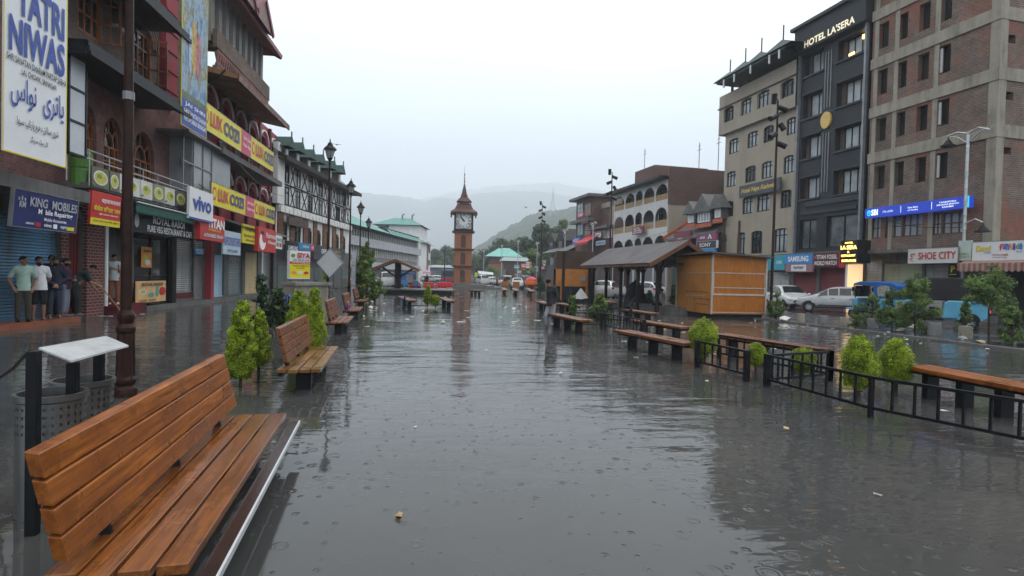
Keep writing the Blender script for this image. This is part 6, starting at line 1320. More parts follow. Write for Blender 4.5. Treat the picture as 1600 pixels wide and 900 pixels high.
# ================================================================== street furniture
M_BW = [wood('bench_wood', (.27, .080, .010), (.05, .014, .003), 'y', .32, 1.0, .12, light=(.41, .145, .020)), wood('bench_wood_worn', (.19, .066, .024), (.055, .020, .009), 'y', .36, 1.0, .1, light=(.27, .11, .045))]
def plank(mb, x0, x1, L, z0, z1): mb.box(x0, x1, -L / 2, L / 2, z0, z1)
def bench(near, far, label, w=.58, mat=M_BW[1], name='park_bench', strip=False, zs=.33, seatm=None):
    c = (near + far) / 2; d = (far - near); L = d.length; rz = math.atan2(-d.x, d.y)
    rt = thing(name, label, 'bench', (c.x, c.y, 0), rz, 'slatted benches along the left of the flooded square')
    for i in range(4):
        p = MB(); x0 = -w + i * w / 4 + .006; p.box(x0, x0 + w / 4 - .018, -L / 2 - (.05 if i == 1 else .02 if i == 2 else 0), L / 2 + (.0 if i else -.02), zs - .045, zs + .003 * (i % 2)); p.build('seat_slat', seatm or mat, rt, bevel=.004)
    lean = .11 / .46
    for i in range(4):
        z0 = zs + .09 + i * .118; x0 = -w + .145 - (z0 - zs - .09) * lean; p = MB()
        p.add([(x, y, z) for y in (-L / 2 - (.09 if strip else 0), L / 2) for x, z in ((x0, z0), (x0 - .055, z0 + .012), (x0 - .055 - .103 * lean, z0 + .115), (x0 - .103 * lean, z0 + .103))], [(0, 1, 2, 3), (7, 6, 5, 4), (0, 4, 5, 1), (1, 5, 6, 2), (2, 6, 7, 3), (3, 7, 4, 0)]); p.build('back_slat', mat, rt, bevel=.004)
    f = MB()
    for y in (-L * .36, 0, L * .36):
        f.box(-w + .04, -.04, y - .03, y + .03, zs - .10, zs - .047); f.beam((-w + .10, y, zs - .08), (-w - .035, y, zs + .54), .055, .03, up=(0, 1, 0))
    f.box(-w + .02, -w + .07, -L / 2 + .03, L / 2 - .03, zs - .10, zs - .05); f.box(-.10, -.05, -L / 2 + .03, L / 2 - .03, zs - .10, zs - .05); f.build('frame', M_IRON, rt)
    for y in (-L * .36, L * .36):
        q = MB(); q.box(-w * .64, -w * .30, y - .05, y + .05, -.2, zs - .10); q.build('leg', M_IRON, rt, bevel=.004)
    if strip:
        q = MB(); q.box(.02, .10, -L / 2 + .02, L / 2 - .01, zs - .105, zs - .075); q.build('side_board', plain('wet_dark_plank', (.035, .018, .014), .15, .4, 4), rt)
        q = MB(); q.box(.10, .113, -L / 2 + .0, L / 2 + .0, zs - .105, zs - .070); q.build('metal_strip', plain('bare_steel', (.62, .64, .66), .28, .1, 8, metal=.4), rt)
    return rt
V = Vector
bench(V((-1.055, 2.71, 0)), V((-1.33, 5.54, 0)), 'nearest large orange brown slatted bench with a pale steel front strip', mat=M_BW[0], strip=True, seatm=wood('bench_seat_wood', (.23, .074, .014), (.045, .015, .005), 'y', .18, 1.0, .4, light=(.36, .135, .026)))
bench(V((-1.5, 8.04, 0)), V((-1.68, 10.56, 0)), 'second slatted bench beside the clipped shrubs, yellow lichen on its seat', mat=M_BW[1], seatm=wood('lichen_seat', (.22, .10, .025), (.07, .03, .010), 'y', .3, 1.0, .2, light=(.34, .24, .04)))
bench(V((-2.26, 15.6, 0)), V((-2.42, 18.0, 0)), 'third slatted bench with pale worn seat past the large shrubs')
bench(V((-2.6, 20.6, 0)), V((-2.75, 23.0, 0)), 'fourth slatted bench with a purple bottle at its back')
bench(V((-3.2, 27.5, 0)), V((-3.35, 29.9, 0)), 'fifth slatted bench under the tall loose green tree')
bt = thing('bottle', 'small purple bottle standing against the fourth bench', 'bottle', (-3.02, 20.75, .335)); MB().lathe([(.045, 0), (.05, .02), (.05, .17), (.02, .23), (.02, .26)], 12).build('body', plain('purple_plastic', (.16, .05, .25), .3, .1), bt); MB().lathe([(.024, .26), (.024, .29)], 10).build('cap', M_WHITE, bt)

def table(near, far, label, w=.46, zt=.44, legs=3, name='plank_bench', th=.06, mat=None, ext=.25):
    c = (near + far) / 2; d = far - near; L = d.length; rz = math.atan2(-d.x, d.y); rt = thing(name, label, 'bench', (c.x, c.y, 0), rz, 'backless plank benches around the flooded square')
    for i in range(3):
        p = MB(); x0 = -w / 2 + i * w / 3 + .005; p.box(x0, x0 + w / 3 - .012, -L / 2 + (.06 if i == 1 else 0), L / 2 - (.05 if i == 2 else 0), zt - th, zt - .003 * (i == 1)); p.build('seat_slat', mat or M_BW[1], rt, bevel=.006)
    f = MB(); f.box(-w * .3, w * .3, -L / 2 + .1, L / 2 - .1, zt - th - .05, zt - th - .003); f.build('frame', M_IRON, rt)
    for k in range(legs): y = -L / 2 + L * (k + .6) / (legs + .2); q = MB(); q.box(-.10, .10, y - .05, y + .05, -.2, zt - th - .05); q.build('leg', M_IRON, rt, bevel=.004)
    return rt
def tpx(a, b, z): return G(*a, z), G(*b, z)
for a, b, lab, kw in (((1690, 618), (1426, 569), 'nearest long orange brown plank bench at the right edge', dict(legs=4, zt=.46, mat=M_BW[0], w=.5)), ((1283, 545), (1121, 520), 'long plank bench leading to the orange kiosk between golden shrubs', dict(legs=3, zt=.48)), ((1083, 536), (971, 515), 'plank bench with a warped board beside the round golden shrub', dict(legs=3, zt=.42)), ((1074, 511), (994, 499), 'plank bench behind the warped one, nearer the kiosk', dict(legs=3, zt=.42)),
        ((917, 500), (861, 489), 'plank bench on three legs right of the walking man', dict(legs=3, zt=.45)), ((904, 478), (873, 473), 'short plank bench in front of the tarpaulined kiosk', dict(legs=3, zt=.45)), ((1023, 489), (972, 482), 'plank bench standing before the shelter posts', dict(legs=3, zt=.45)), ((858, 474), (842, 470), 'small plank bench just left of the walking man', dict(legs=2, zt=.45)), ((960, 472), (940, 468), 'short plank bench at the left end of the shelter', dict(legs=2, zt=.5)),
        ((645, 469), (628, 463), 'dark plank bench in mid street left of the cone shrub', dict(legs=2, zt=.45)), ((706, 470), (690, 464), 'dark plank bench in mid street right of the cone shrub', dict(legs=2, zt=.45)), ((588, 458), (576, 455), 'distant small plank bench by the farthest left shrubs', dict(legs=2, zt=.45)),
        ((790, 453), (786, 449), 'far plank bench with an orange backboard left of the white car', dict(legs=2, zt=.45)), ((808, 454), (803, 450), 'far plank bench in front of the white estate car', dict(legs=2, zt=.45)), ((832, 455), (824, 450), 'far plank bench by the round red and orange drum', dict(legs=2, zt=.45)), ((752, 454), (734, 453), 'far low bench beside the clock tower plinth', dict(legs=3, zt=.45))):
    P, Q = tpx(a, b, kw.get('zt', .44)); table(P, Q, lab, **kw)

# low black fences
def fence(pts, label, zt=.50, zb=.12, gap=.25, posts=True, name='low_fence', thick=.025):
    p0 = V((pts[0].x, pts[0].y, 0)); rt = thing(name, label, 'fence', p0, 0, 'low black metal fences in the flooded square'); rl = MB(); bl_ = MB()
    for a, b in zip(pts[:-1], pts[1:]):
        a, b = V((a.x, a.y, 0)) - p0, V((b.x, b.y, 0)) - p0; L = (b - a).length; n = max(1, round(L / gap))
        for z in (zt, zb): rl.beam(a + V((0, 0, z)), b + V((0, 0, z)), .044 if z == zt else .036, .036)
        for k in range(n + 1): q = a.lerp(b, k / n); bl_.beam(q + V((0, 0, zb - .01)), q + V((0, 0, zt)), thick)
    rl.each('rail', M_IRON, rt, gap=.001) if len(rl.pr) < 20 else rl.build('rail', M_IRON, rt); bl_.each('baluster', M_IRON, rt)
    for q in ([pts[0], pts[-1]] if posts is True else [pts[i] for i in posts]):
        m_ = MB(); q = V((q.x, q.y, 0)) - p0; m_.box(q.x - .042, q.x + .042, q.y - .04, q.y + .045, -.2, zt + .02); m_.build('post', M_IRON, rt, bevel=.004)
    if posts is not True or (pts[0] - pts[-1]).length > 3:
        m_ = MB(); a, b = V((pts[0].x, pts[0].y, 0)) - p0, V((pts[1].x, pts[1].y, 0)) - p0; L = (b - a).length; k = max(1, int(L / 2.0))
        for i in range(1, k + 1): q = a + (b - a) * i / (k + .0001 if k > 1 else 1); m_.beam(q + V((0, 0, -.2)), q + V((0, 0, zt)), .05)
        m_.each('stake', M_IRON, rt)
    return rt
fA = [G(1198, 604), G(1360, 652), G(1640, 712)]
fence(fA, 'nearest black fence running off the right edge', posts=[0])
fence([G(1166, 596), G(1089, 574)], 'short black fence between the round shrub and the corner posts')
fence([G(1198, 604) + V((.1, .02, 0)), G(1296, 595)], 'black cross fence behind the corner posts joining the enclosure', posts=[1])
fence([G(1296, 595) , G(1122, 560)], 'black fence under the long plank bench closing the enclosure', posts=[0])
fence([G(945.5, 514), G(1006, 528)], 'black fence in front of the warped plank bench', gap=.22)
fence([G(939.5, 513), G(890, 512)], 'black fence crossing behind the three legged plank bench', gap=.55)
fence([G(886, 489), G(930, 489)], 'close set black fence before the white sheet of the kiosk', gap=.17, zt=.55)
fence([G(932, 503), G(985, 506)], 'black fence around the flowering bush by the shelter', gap=.2, zt=.55)
fence([G(632, 482), G(700, 479)], 'black fence around the cone shrub bed in mid street', gap=.4, zt=.55)

# twin litter bins under a hood
bp = G(52, 826); bn = thing('twin_litter_bin', 'pair of round perforated steel litter bins under a sloping white hood', 'litter bin', (bp.x, bp.y, 0), .06)
M_STEEL = grime('brushed_steel', (.24, .25, .25), (.07, .07, .066), .3, .6, 1.2, .75, True, .05)
def binpos(x, y, z): q = G(x, y, z); return q - V((bp.x, bp.y, 0))
Rm = Matrix.Rotation(-.06, 3, 'Z')
zr_ = .80
for (x, y), nm in (((81, 612), 'bin'), ((130, 592), 'bin')):
    c = Rm @ binpos(x, y, zr_); R0 = .192; mb = MB(); rows_ = []
    n = 56; zs_ = [-.2, .0, .25]; zz_h = [.50 + .035 * i for i in range(0, 9)]
    prof = [(R0 - .015, -.2), (R0, .0), (R0, .52)]
    mb.lathe(prof, n, (c.x, c.y, 0), cap=False)
    h0 = .52; ch_ = .026
    for i in range(8):
        za, zb2 = h0 + i * ch_, h0 + (i + 1) * ch_
        for j in range(n):
            t0, t1 = 2 * PI * j / n, 2 * PI * (j + 1) / n; q = [(c.x + R0 * math.cos(t), c.y + R0 * math.sin(t)) for t in (t0, t1)]
            F4_ = [(q[0][0], q[0][1], za), (q[1][0], q[1][1], za), (q[1][0], q[1][1], zb2), (q[0][0], q[0][1], zb2)]
            if i % 2 == 1 and j % 2 == 0:
                m_ = [(q[0][0] + (q[1][0] - q[0][0]) * u, q[0][1] + (q[1][1] - q[0][1]) * u, za + (zb2 - za) * w) for u, w in ((.18, .12), (.82, .12), (.82, .88), (.18, .88))]
                mb.add(F4_ + m_, [(0, 1, 5, 4), (1, 2, 6, 5), (2, 3, 7, 6), (3, 0, 4, 7)])
            else: mb.quad(*F4_)
    mb.lathe([(R0, h0 + 8 * ch_), (R0, zr_ - .05), (R0 + .012, zr_ - .04), (R0 + .014, zr_), (R0 - .01, zr_), (R0 - .012, zr_ - .06), (R0 - .02, .0)], n, (c.x, c.y, 0), cap=False)
    b_ = mb.build(nm, M_STEEL, bn, smooth='auto'); MB().lathe([(R0 - .022, .1), (R0 - .022, zr_ - .07), (.01, .45)], 24, (c.x, c.y, 0), cap=False).build('liner', M_BLACK, b_)
hd = [D(60, 546, 3.75), D(111, 566.5, 3.62), D(201, 542, 4.35), D(166, 527, 4.6)]
hd = [Rm @ (p - V((bp.x, bp.y, 0))) for p in hd]
nrm_ = V((0, 0, .012)); mb = MB(); mb.add(hd + [p + nrm_ for p in hd], [(3, 2, 1, 0), (4, 5, 6, 7), (0, 1, 5, 4), (1, 2, 6, 5), (2, 3, 7, 6), (3, 0, 4, 7)]); mb.build('hood', plain('wet_white_steel', (.60, .63, .65), .22, .25, 5, metal=.2, bmp=.1), bn)
p1 = Rm @ (D(53, 547, 3.50) - V((bp.x, bp.y, 0))); p2 = (hd[0] + hd[1]) / 2; 
for q, nm in ((p1, 0), (Rm @ (D(114, 566, 3.9) - V((bp.x, bp.y, 0))), 1), (Rm @ (D(155, 552, 4.4) - V((bp.x, bp.y, 0))), 2)):
    mb = MB(); mb.box(q.x - .03, q.x + .03, q.y - .03, q.y + .03, -.2, q.z - .005); mb.build('post', M_IRON, bn, bevel=.004)

# lamp posts
def lamp_top(mb_, gl, z, k=1.0):
    mb_.lathe([(.05 * k, z - .25), (.09 * k, z - .2), (.05 * k, z - .12), (.16 * k, z), (.18 * k, z + .03)], 8)
    mb_.lathe([(.40 * k, z + .36), (.42 * k, z + .39), (.30 * k, z + .50), (.22 * k, z + .52), (.12 * k, z + .66), (.05 * k, z + .70), (.02 * k, z + .84)], 8)
    for i in range(4): a = i * PI / 2 + .4; mb_.tube([(.17 * k * math.cos(a), .17 * k * math.sin(a), z + .02), (.30 * k * math.cos(a), .30 * k * math.sin(a), z + .37)], .015 * k, 5)
    gl.lathe([(.15 * k, z + .03), (.29 * k, z + .36)], 8)
def lamp_post(g, zt, label, r=.064, base=True, k=1.0):
    rt = thing('lamp_post', label, 'street lamp', (g.x, g.y, 0), 0, 'brown lantern posts'); mb = MB()
    mb.tube([(0, 0, .3), (0, 0, zt * .45), (0, 0, zt - .2)], [r, r * .95, r * .6], 12); mb.build('pole', M_BROWNIRON, rt, smooth='auto')
    if base:
        mb = MB(); mb.lathe([(r * 2.1, -.2), (r * 2.1, .05), (r * 2.0, .10), (r * 1.6, .14), (r * 1.9, .18), (r * 1.9, .22), (r * 1.55, .26), (r * 1.45, .62), (r * 1.35, .80), (r * 1.7, .84), (r * 1.7, .88), (r * 1.25, .93), (r * 1.5, 1.0), (r * 1.5, 1.04), (r * 1.02, 1.1)], 16)
        for i, v in enumerate(mb.v):
            a = math.atan2(v[1], v[0]); 
            if .25 < v[2] < .82: q = 1 + .08 * (1 if i % 2 else -1); mb.v[i] = (v[0] * q, v[1] * q, v[2])
        mb.build('base', M_BROWNIRON, rt)
    mb, gl = MB(), MB(); lamp_top(mb, gl, zt - .35, k); ln = mb.build('lantern', M_BLACK, rt); gl.build('glass', plain('lantern_glass', (.30, .31, .30), .2, .15), ln); return rt
g0 = G(195.5, 619); L0 = lamp_post(g0, 6.3, 'nearest thick brown lamp post with a ringed base behind the litter bins'); 
mb = MB(); zb0 = ZAT(g0, 197, 150); mb.lathe([(.067, zb0 - .05), (.067, zb0 + .05)], 12); mb.build('band', M_GREY, L0)
for (gp, ty, lab, r) in (((511, 486), 235, 'brown lantern post standing by the yellow menu hoarding', .06), ((545, 472), 292, 'brown lantern post beside the pale signal box column', .055), ((561, 465), 325, 'thin lantern post in front of the long office', .05), ((574, 460), 348, 'smaller lantern post farther along the long office', .05), ((1034 - 3, 0), 0, '', 0)):
    if not lab: continue
    g = G(*gp); zt = ZAT(g, gp[0] + (gp[1] - ty) * .02, ty); lamp_post(g, zt, lab, r, True, .66)
def spot_pole(g, tx, ty, label, n=6, r=.07):
    zt = ZAT(g, tx, ty); rt = thing('spotlight_pole', label, 'light pole', (g.x, g.y, 0), 0, 'tall poles with stacked black spotlights'); mb = MB(); lean = 0
    mb.tube([(0, 0, -.1), (0, 0, zt * .5), (0, 0, zt - .1)], [r, r * .85, r * .6], 10); mb.build('pole', M_BROWNIRON, rt)
    for i in range(n):
        s = 1 if i % 2 else -1; z = zt - .05 - i * .42; a = [.2, 1.0, .95, .3, .9, 1.0][i % 6] * s; m_ = MB(); c = V((s * .22, -.05, z)); d_ = V((math.sin(a) * .26 * (1 if i else .2), -.05, math.cos(a) * (.26 if i < 1 else -.18)))
        m_.tube([c - d_ * .9, c + d_ * .9], [.115, .13], 10); m_.beam((0, 0, z), c, .05); m_.build('spotlight', M_BLACK, rt)
    return rt
spot_pole(G(1204, 497), 1215, 154, 'tall rusty spotlight pole in front of the beige hotel')
spot_pole(G(951, 468), 952, 268, 'tall spotlight pole left of the white arcade')
spot_pole(G(844, 455), 845, 317, 'distant spotlight pole before the tallest tree')
def arm_lamp(g, tx, ty, label, k=1.0, low=True):
    zt = ZAT(g, tx, ty); rt = thing('bracket_lamp', label, 'street lamp', (g.x, g.y, 0), FR.rz, 'galvanised bracket lamps'); mb = MB()
    n = 14; prof = []
    for i in range(n): prof += [(.075 * k, zt * i / n), (.07 * k, zt * (i + .85) / n), (.085 * k, zt * (i + .9) / n)]
    mb.lathe(prof, 10); mb.build('pole', M_GALV, rt); mb = MB()
    for s in (-1, 1): mb.tube([(0, 0, zt - .05), (s * .5, 0, zt + .12), (s * 1.0, 0, zt + (.06 if s < 0 else -.1))], .045, 6); mb.tube([(0, 0, zt - .5), (s * .5, 0, zt - .12), (s * .9, 0, zt)], .03, 6)
    if low: mb.tube([(0, 0, zt * .52), (.5, 0, zt * .54), (.85, 0, zt * .52)], .04, 6)
    mb.build('bracket', M_GALV, rt)
    for x, z in ((-.98, zt + .0), (.85, zt * .52)) if low else ((-.98, zt),):
        m_ = MB(); m_.lathe([(.02, 0), (.04, -.1), (.08, -.16), (.20, -.34), (.33, -.42), (.33, -.46), (.1, -.46)], 12, (x, 0, z)); m_.build('lamp_shade', M_BLACK, rt)
    return rt
arm_lamp(G(1501, 503), 1511, 207, 'tall galvanised lamp with scrolled brackets before the raw brick block')
arm_lamp(G(1170, 470), 1173, 322, 'galvanised lamp rising behind the orange kiosk', .9)
arm_lamp(G(1025, 462), 1027, 323, 'galvanised lamp in front of the white arcade', .9)
arm_lamp(G(924, 458), 925, 349, 'galvanised lamp before the green framed brick house', .9, False)
arm_lamp(G(881, 454), 881.5, 360, 'galvanised lamp by the dark gabled house', .9, False)
arm_lamp(G(838, 449), 838.5, 380, 'galvanised lamp among the far hung boards', .9, False)
arm_lamp(G(808, 446), 808, 377, 'galvanised lamp in front of the market house', .9, False)
arm_lamp(G(783, 445), 783, 384, 'galvanised lamp left of the market house roof', .9, False)
arm_lamp(G(755, 444), 755, 392, 'short galvanised lamp near the clock tower', .8, False)
for gp, ty, lab in (((694, 447), 384, 'dark slim street pole left of the clock tower'), ((620, 451), 410, 'thin pole beside the left shelter')):
    g = G(*gp); zt = ZAT(g, gp[0], ty); rt = thing('street_pole', lab, 'pole', (g.x, g.y, 0)); mb = MB(); mb.tube([(0, 0, -.1), (0, 0, zt)], [.09, .05], 8); mb.tube([(0, 0, zt), (.0, -.5, zt + .1)], .04, 6); mb.build('pole', M_BLACK, rt); MB().box(-.1, .1, -.9, -.4, zt + .04, zt + .14).build('lamp_head', M_GREY, rt)
# pale signal column by the left lamps, blank diamond sign, menu hoarding on its planter wall, blue chair
g = G(552, 473); rt = thing('signal_column', 'pale square metal column beside the second far lantern post', 'column', (g.x, g.y, 0)); MB().box(-.11, .11, -.11, .11, -.1, ZAT(g, 552, 392)).build('body', M_GALV, rt); mb = MB(); [mb.box(-.14, .14, -.14, .14, z, z + .06) for z in (.9, 2.0)]; mb.build('collar', M_GREY, rt)
g = G(515, 487); rt = thing('diamond_sign', 'blank pale diamond road sign mounted on the lantern post', 'sign', (g.x, g.y - .09, 0), -.15); zc = ZAT(g, 517, 411); hw = 21 / FPX * (g - CP).dot(CD); MB().prism([(-hw, zc), (0, zc - hw * 1.1), (hw, zc), (0, zc + hw * 1.1)], -.03, 0, 'y').build('plate', plain('sign_back', (.50, .52, .54), .4, .12, 2), rt)
mb = MB(); [mb.beam(a, b, .04) for a, b in (((-hw, -.02, zc), (0, -.02, zc - hw * 1.1)), ((0, -.02, zc - hw * 1.1), (hw, -.02, zc)), ((hw, -.02, zc), (0, -.02, zc + hw * 1.1)), ((0, -.02, zc + hw * 1.1), (-hw, -.02, zc)))]; mb.build('rim', M_GREY, rt)
gl_, gr_ = G(462, 494), G(510, 490); Fp = Fac(gl_, gr_ + (gr_ - gl_) * .0)
pw = Fp.root('planter_wall', 'low grey concrete planter wall with a coping under the menu hoarding', 'wall', 0); zt = ZAT(gl_, 462, 441); mb = MB(); mb.box(-.1, Fp.L + .1, 0, .5, -.2, zt - .12); mb.build('wall', M_RCONC, pw); MB().box(-.15, Fp.L + .2, -.1, .6, zt - .12, zt).build('coping', M_CONC, pw)
FM = Fac(G(461, 492), G(493, 489.5))
sign(FM, (*[ss(FM, q, 420) for q in (461, 492.5)], zz(FM, 476, 436), zz(FM, 476, 392)), .25, M_SIGNW, [('SIYA', .32, .96, .74, .93, M_RED, dict(bold=.03)), ('DRY FRUIT HUB', .12, .92, .63, .70, M_LBLACK, dict(bold=.01)), ('We Are Dealing With', .08, .95, .545, .595, M_LTRWHITE), ('Kashmiri Saffron &', .12, .9, .44, .50, M_LBLACK), ('Dry Fruits', .3, .7, .35, .41, M_LBLACK)],
     'yellow and white upright menu hoarding with red lettering on the planter wall', [(0, 1, .03, .53, M_YELLOW), (0, 1, .53, .61, M_RED)], discs=[(.15, .82, .1, .07, M_HERB), (.2, .22, .12, .05, M_ORANGE), (.5, .22, .14, .06, M_PLATE), (.8, .22, .12, .05, M_SRED)], name='menu_hoarding', thick=.12)
g = G(457, 508); rt = thing('plastic_chair', 'blue plastic chair half hidden behind the clipped shrubs', 'chair', (g.x, g.y, 0), 2.6); M_PBLUE = plain('blue_plastic', (.02, .08, .42), .35, .1)
mb = MB(); mb.box(-.24, .24, -.22, .22, .40, .44); mb.build('seat', M_PBLUE, rt); mb = MB(); mb.tube([(-.23, .22, .44), (-.24, .27, .8), (-.12, .30, .92), (.12, .30, .92), (.24, .27, .8), (.23, .22, .44)], .03, 8); [mb.beam((x, .23, .44), (x, .29, .9), .05, .02) for x in (-.12, 0, .12)]; mb.build('backrest', M_PBLUE, rt)
for sx in (-1, 1):
    for sy in (-1, 1): MB().tube([(sx * .21, sy * .19, .42), (sx * .24, sy * .24, -.2)], .022, 6).build('leg', M_PBLUE, rt)

# kiosks
M_ORW = wood('orange_ply', (.42, .145, .018), (.20, .058, .009), 'z', .5, .9, .0, knots=False, light=(.56, .21, .03)); M_ORW2 = wood('pale_orange_ply', (.46, .20, .045), (.28, .11, .022), 'z', .5, .9, .1, knots=False)
ka, kb, kc = G(1111, 497), G(1195, 498), G(1066, 490); hK = ZAT(ka, 1113, 398); FKr = Fac(ka, kb)
kx = FKr.root('kiosk', 'closed orange plywood kiosk with pale trim strips near the cars', 'kiosk', 0); dK = 3.4; wK = FKr.L; z0_ = .18
MB().box(0, wK, 0, dK, z0_, hK).build('body', M_ORW, kx)
MB().box(-.012, 0, 0, dK, z0_, hK).build('side_panel', M_ORW2, kx)
mb = MB()
for q in (.0, .23, .64, .97): z = hK - (hK - z0_) * (0.30 if q == .23 else .55 if q == .64 else q) ; mb.box(0, wK, -.025, 0, z - .02, z + .02)
mb.box(.05, wK - .08, -.03, 0, z0_ + (hK - z0_) * .32, z0_ + (hK - z0_) * .35)
for x in (0, wK): mb.box(x - .035, x + .035, -.035, .03, z0_, hK)
mb.box(.04, .08, -.03, 0, z0_ + (hK - z0_) * .32, z0_ + (hK - z0_) * .69); mb.box(wK - .1, wK - .06, -.03, 0, z0_ + (hK - z0_) * .32, z0_ + (hK - z0_) * .69)
mb.box(-.03, -.012, 0, dK, z0_ + (hK - z0_) * .69, z0_ + (hK - z0_) * .70); mb.box(-.04, .0, dK - .05, dK, z0_, hK); mb.box(-.03, -.012, .6, dK * .7, z0_ + (hK - z0_) * .29, z0_ + (hK - z0_) * .30); mb.build('trim', plain('pale_trim', (.42, .38, .34), .4, .2, 3), kx)
mb = MB(); [mb.box(-.022, -.012, a, b, z0_ + (hK - z0_) * q, z0_ + (hK - z0_) * q + .02) for a, b, q in ((.3, 2.4, .36), (.1, 1.6, .24), (.3, 1.3, .15))]; mb.build('crack', M_DARK, kx)
mb = MB(); mb.add([(-.25, -.3, hK + .14), (wK + .2, -.3, hK - .02), (wK + .2, dK + .2, hK - .02), (-.25, dK + .2, hK + .14), (-.25, -.3, hK + .06), (wK + .2, -.3, hK - .09), (wK + .2, dK + .2, hK - .09), (-.25, dK + .2, hK + .06)], [(0, 1, 2, 3), (7, 6, 5, 4), (0, 4, 5, 1), (0, 3, 7, 4), (1, 5, 6, 2), (2, 6, 7, 3)]); mb.build('roof', M_ROOFBR, kx)
mb = MB(); mb.box(.1, wK - .1, .1, dK - .1, -.1, z0_); mb.build('base', M_DARK, kx)
qa, qb = D(868.5, 430, 40), D(927, 430, 40); FK2 = Fac(qa, qb); k2 = FK2.root('kiosk', 'brown topped kiosk with an orange shutter and a torn white sheet below', 'kiosk', 0); w2 = FK2.L
zc = [ZAT(qa, 870, y) for y in (392, 420, 447, 476)]
MB().box(0, w2, .05, 2.2, zc[1], zc[0]).build('top_boards', wood('brown_slats', (.085, .05, .035), (.03, .02, .015), 'z', .6, 1, knots=False), k2)
mb = MB(); mb.box(0, w2 * .16, .0, .06, zc[2], zc[1]); mb.box(w2 * .24, w2 * .86, 0, .06, zc[2], zc[1]); mb.box(w2 * .80, w2 * .90, .05, .1, .3, zc[2]); mb.box(w2 * .13, w2 * .18, 0, .06, .1, zc[2]); mb.build('orange_panel', wood('bright_orange_ply', (.50, .19, .035), (.25, .08, .02), 'x', .4, .9, .1, knots=False), k2)
mb = MB(); mb.box(w2 * .17, w2 * .23, -.05, .1, 0, zc[0]); mb.box(w2 * .87, w2, -.05, 2.2, 0, zc[1] + .2); mb.box(0, w2, 2.1, 2.2, 0, zc[1]); mb.build('frame', M_BLACK, k2)
mb = MB(); n = 12
for i in range(n): a, b = w2 * (.2 + .62 * i / n), w2 * (.2 + .62 * (i + 1) / n); mb.quad((a, .05 + .03 * (i % 2), .1), (b, .05 + .03 * ((i + 1) % 2), .1), (b, .12 + .03 * ((i + 1) % 2), zc[2]), (a, .12 + .03 * (i % 2), zc[2]))
mb.build('tarpaulin', plain('black_tarpaulin', (.02, .022, .026), .25, .4, 4), k2)
mb = MB(); mb.add([(w2 * .46, -.35, .25), (w2 * .66, -.12, zc[2] - .1), (w2 * .70, -.15, zc[2] - .15), (w2 * .87, -.3, .3), (w2 * .68, -.42, .2)], [(0, 4, 1), (4, 3, 2), (4, 2, 1)]); mb.build('white_sheet', plain('white_sheet', (.66, .67, .66), .5, .1, 1.5), k2)
MB().box(w2 * .65, w2 * .78, -.012, 0, zc[2] + .45, zc[2] + .75).build('notice', M_CURTAIN, k2)

# shelters
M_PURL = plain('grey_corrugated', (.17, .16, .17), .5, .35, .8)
sA = D(1016, 411, 27.5); sB = D(905, 416, 38.0); FS_ = Fac(V((sB.x, sB.y, 0)), V((sA.x, sA.y, 0)))
sx_ = FS_.root('open_shelter', 'long open timber shelter with a grey corrugated gable roof', 'shelter', 0); LS = FS_.L; ze = (sA.z + sB.z) / 2; Rg = FS_.sz(1083, 384, 1.9)
wS = 3.9; zrg = ze + 1.15
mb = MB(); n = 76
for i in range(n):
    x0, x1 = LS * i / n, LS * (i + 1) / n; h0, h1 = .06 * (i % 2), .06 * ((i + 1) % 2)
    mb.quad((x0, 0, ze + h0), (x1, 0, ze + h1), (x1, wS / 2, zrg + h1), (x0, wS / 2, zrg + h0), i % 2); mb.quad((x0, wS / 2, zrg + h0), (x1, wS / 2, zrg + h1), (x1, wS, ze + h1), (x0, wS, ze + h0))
mb.build('roof', [M_PURL, plain('grimy_corrugated', (.09, .085, .09), .6, .4, .8)], sx_)  # every other strip darker: the shading of the corrugation put into the colour
mb = MB()
for x in (0.02, LS - .02): mb.beam((x, -.02, ze - .1), (x, wS / 2, zrg - .1), .05, .2); mb.beam((x, wS + .02, ze - .1), (x, wS / 2, zrg - .1), .05, .2)
mb.box(0, LS, .0, .04, ze - .14, ze - .02); mb.build('barge_board', wood('shelter_board', (.15, .065, .03), (.05, .022, .012), 'x', .45, 1, knots=False), sx_)
for k in range(5):
    x = .7 + (LS - 1.4) * k / 4
    for y in (.75, wS - .75): m_ = MB(); m_.box(x - .075, x + .075, y - .075, y + .075, -.2, ze + .3); m_.beam((x - .6, y, ze + .1), (x, y, ze - .6), .06); m_.beam((x + .6, y, ze + .1), (x, y, ze - .6), .06); m_.build('post', M_BLACK, sx_)
mb = MB()
for k in range(5): x = .7 + (LS - 1.4) * k / 4; mb.beam((x, .1, ze + .02), (x, wS - .1, ze + .02), .1, .14); mb.beam((x, .1, ze), (x, wS / 2, zrg - .08), .09, .12); mb.beam((x, wS - .1, ze), (x, wS / 2, zrg - .08), .09, .12)
for y in (.75, wS - .75): mb.beam((.2, y, ze + .25), (LS - .2, y, ze + .25), .1, .14)
mb.build('truss', M_BLACK, sx_)
MB().box(1.0, LS - .3, 1.3, 2.6, -.1, .32).build('platform', M_DCONC, sx_)
tp = thing('tarpaulin_heap', 'dark tarpaulin draped over a heap between the shelter posts', 'tarpaulin', (*FS_.at(LS * .42, 1.2).xy, 0), FS_.rz); mb = MB(); r = np.random.default_rng(4)
nx, ny = 14, 10
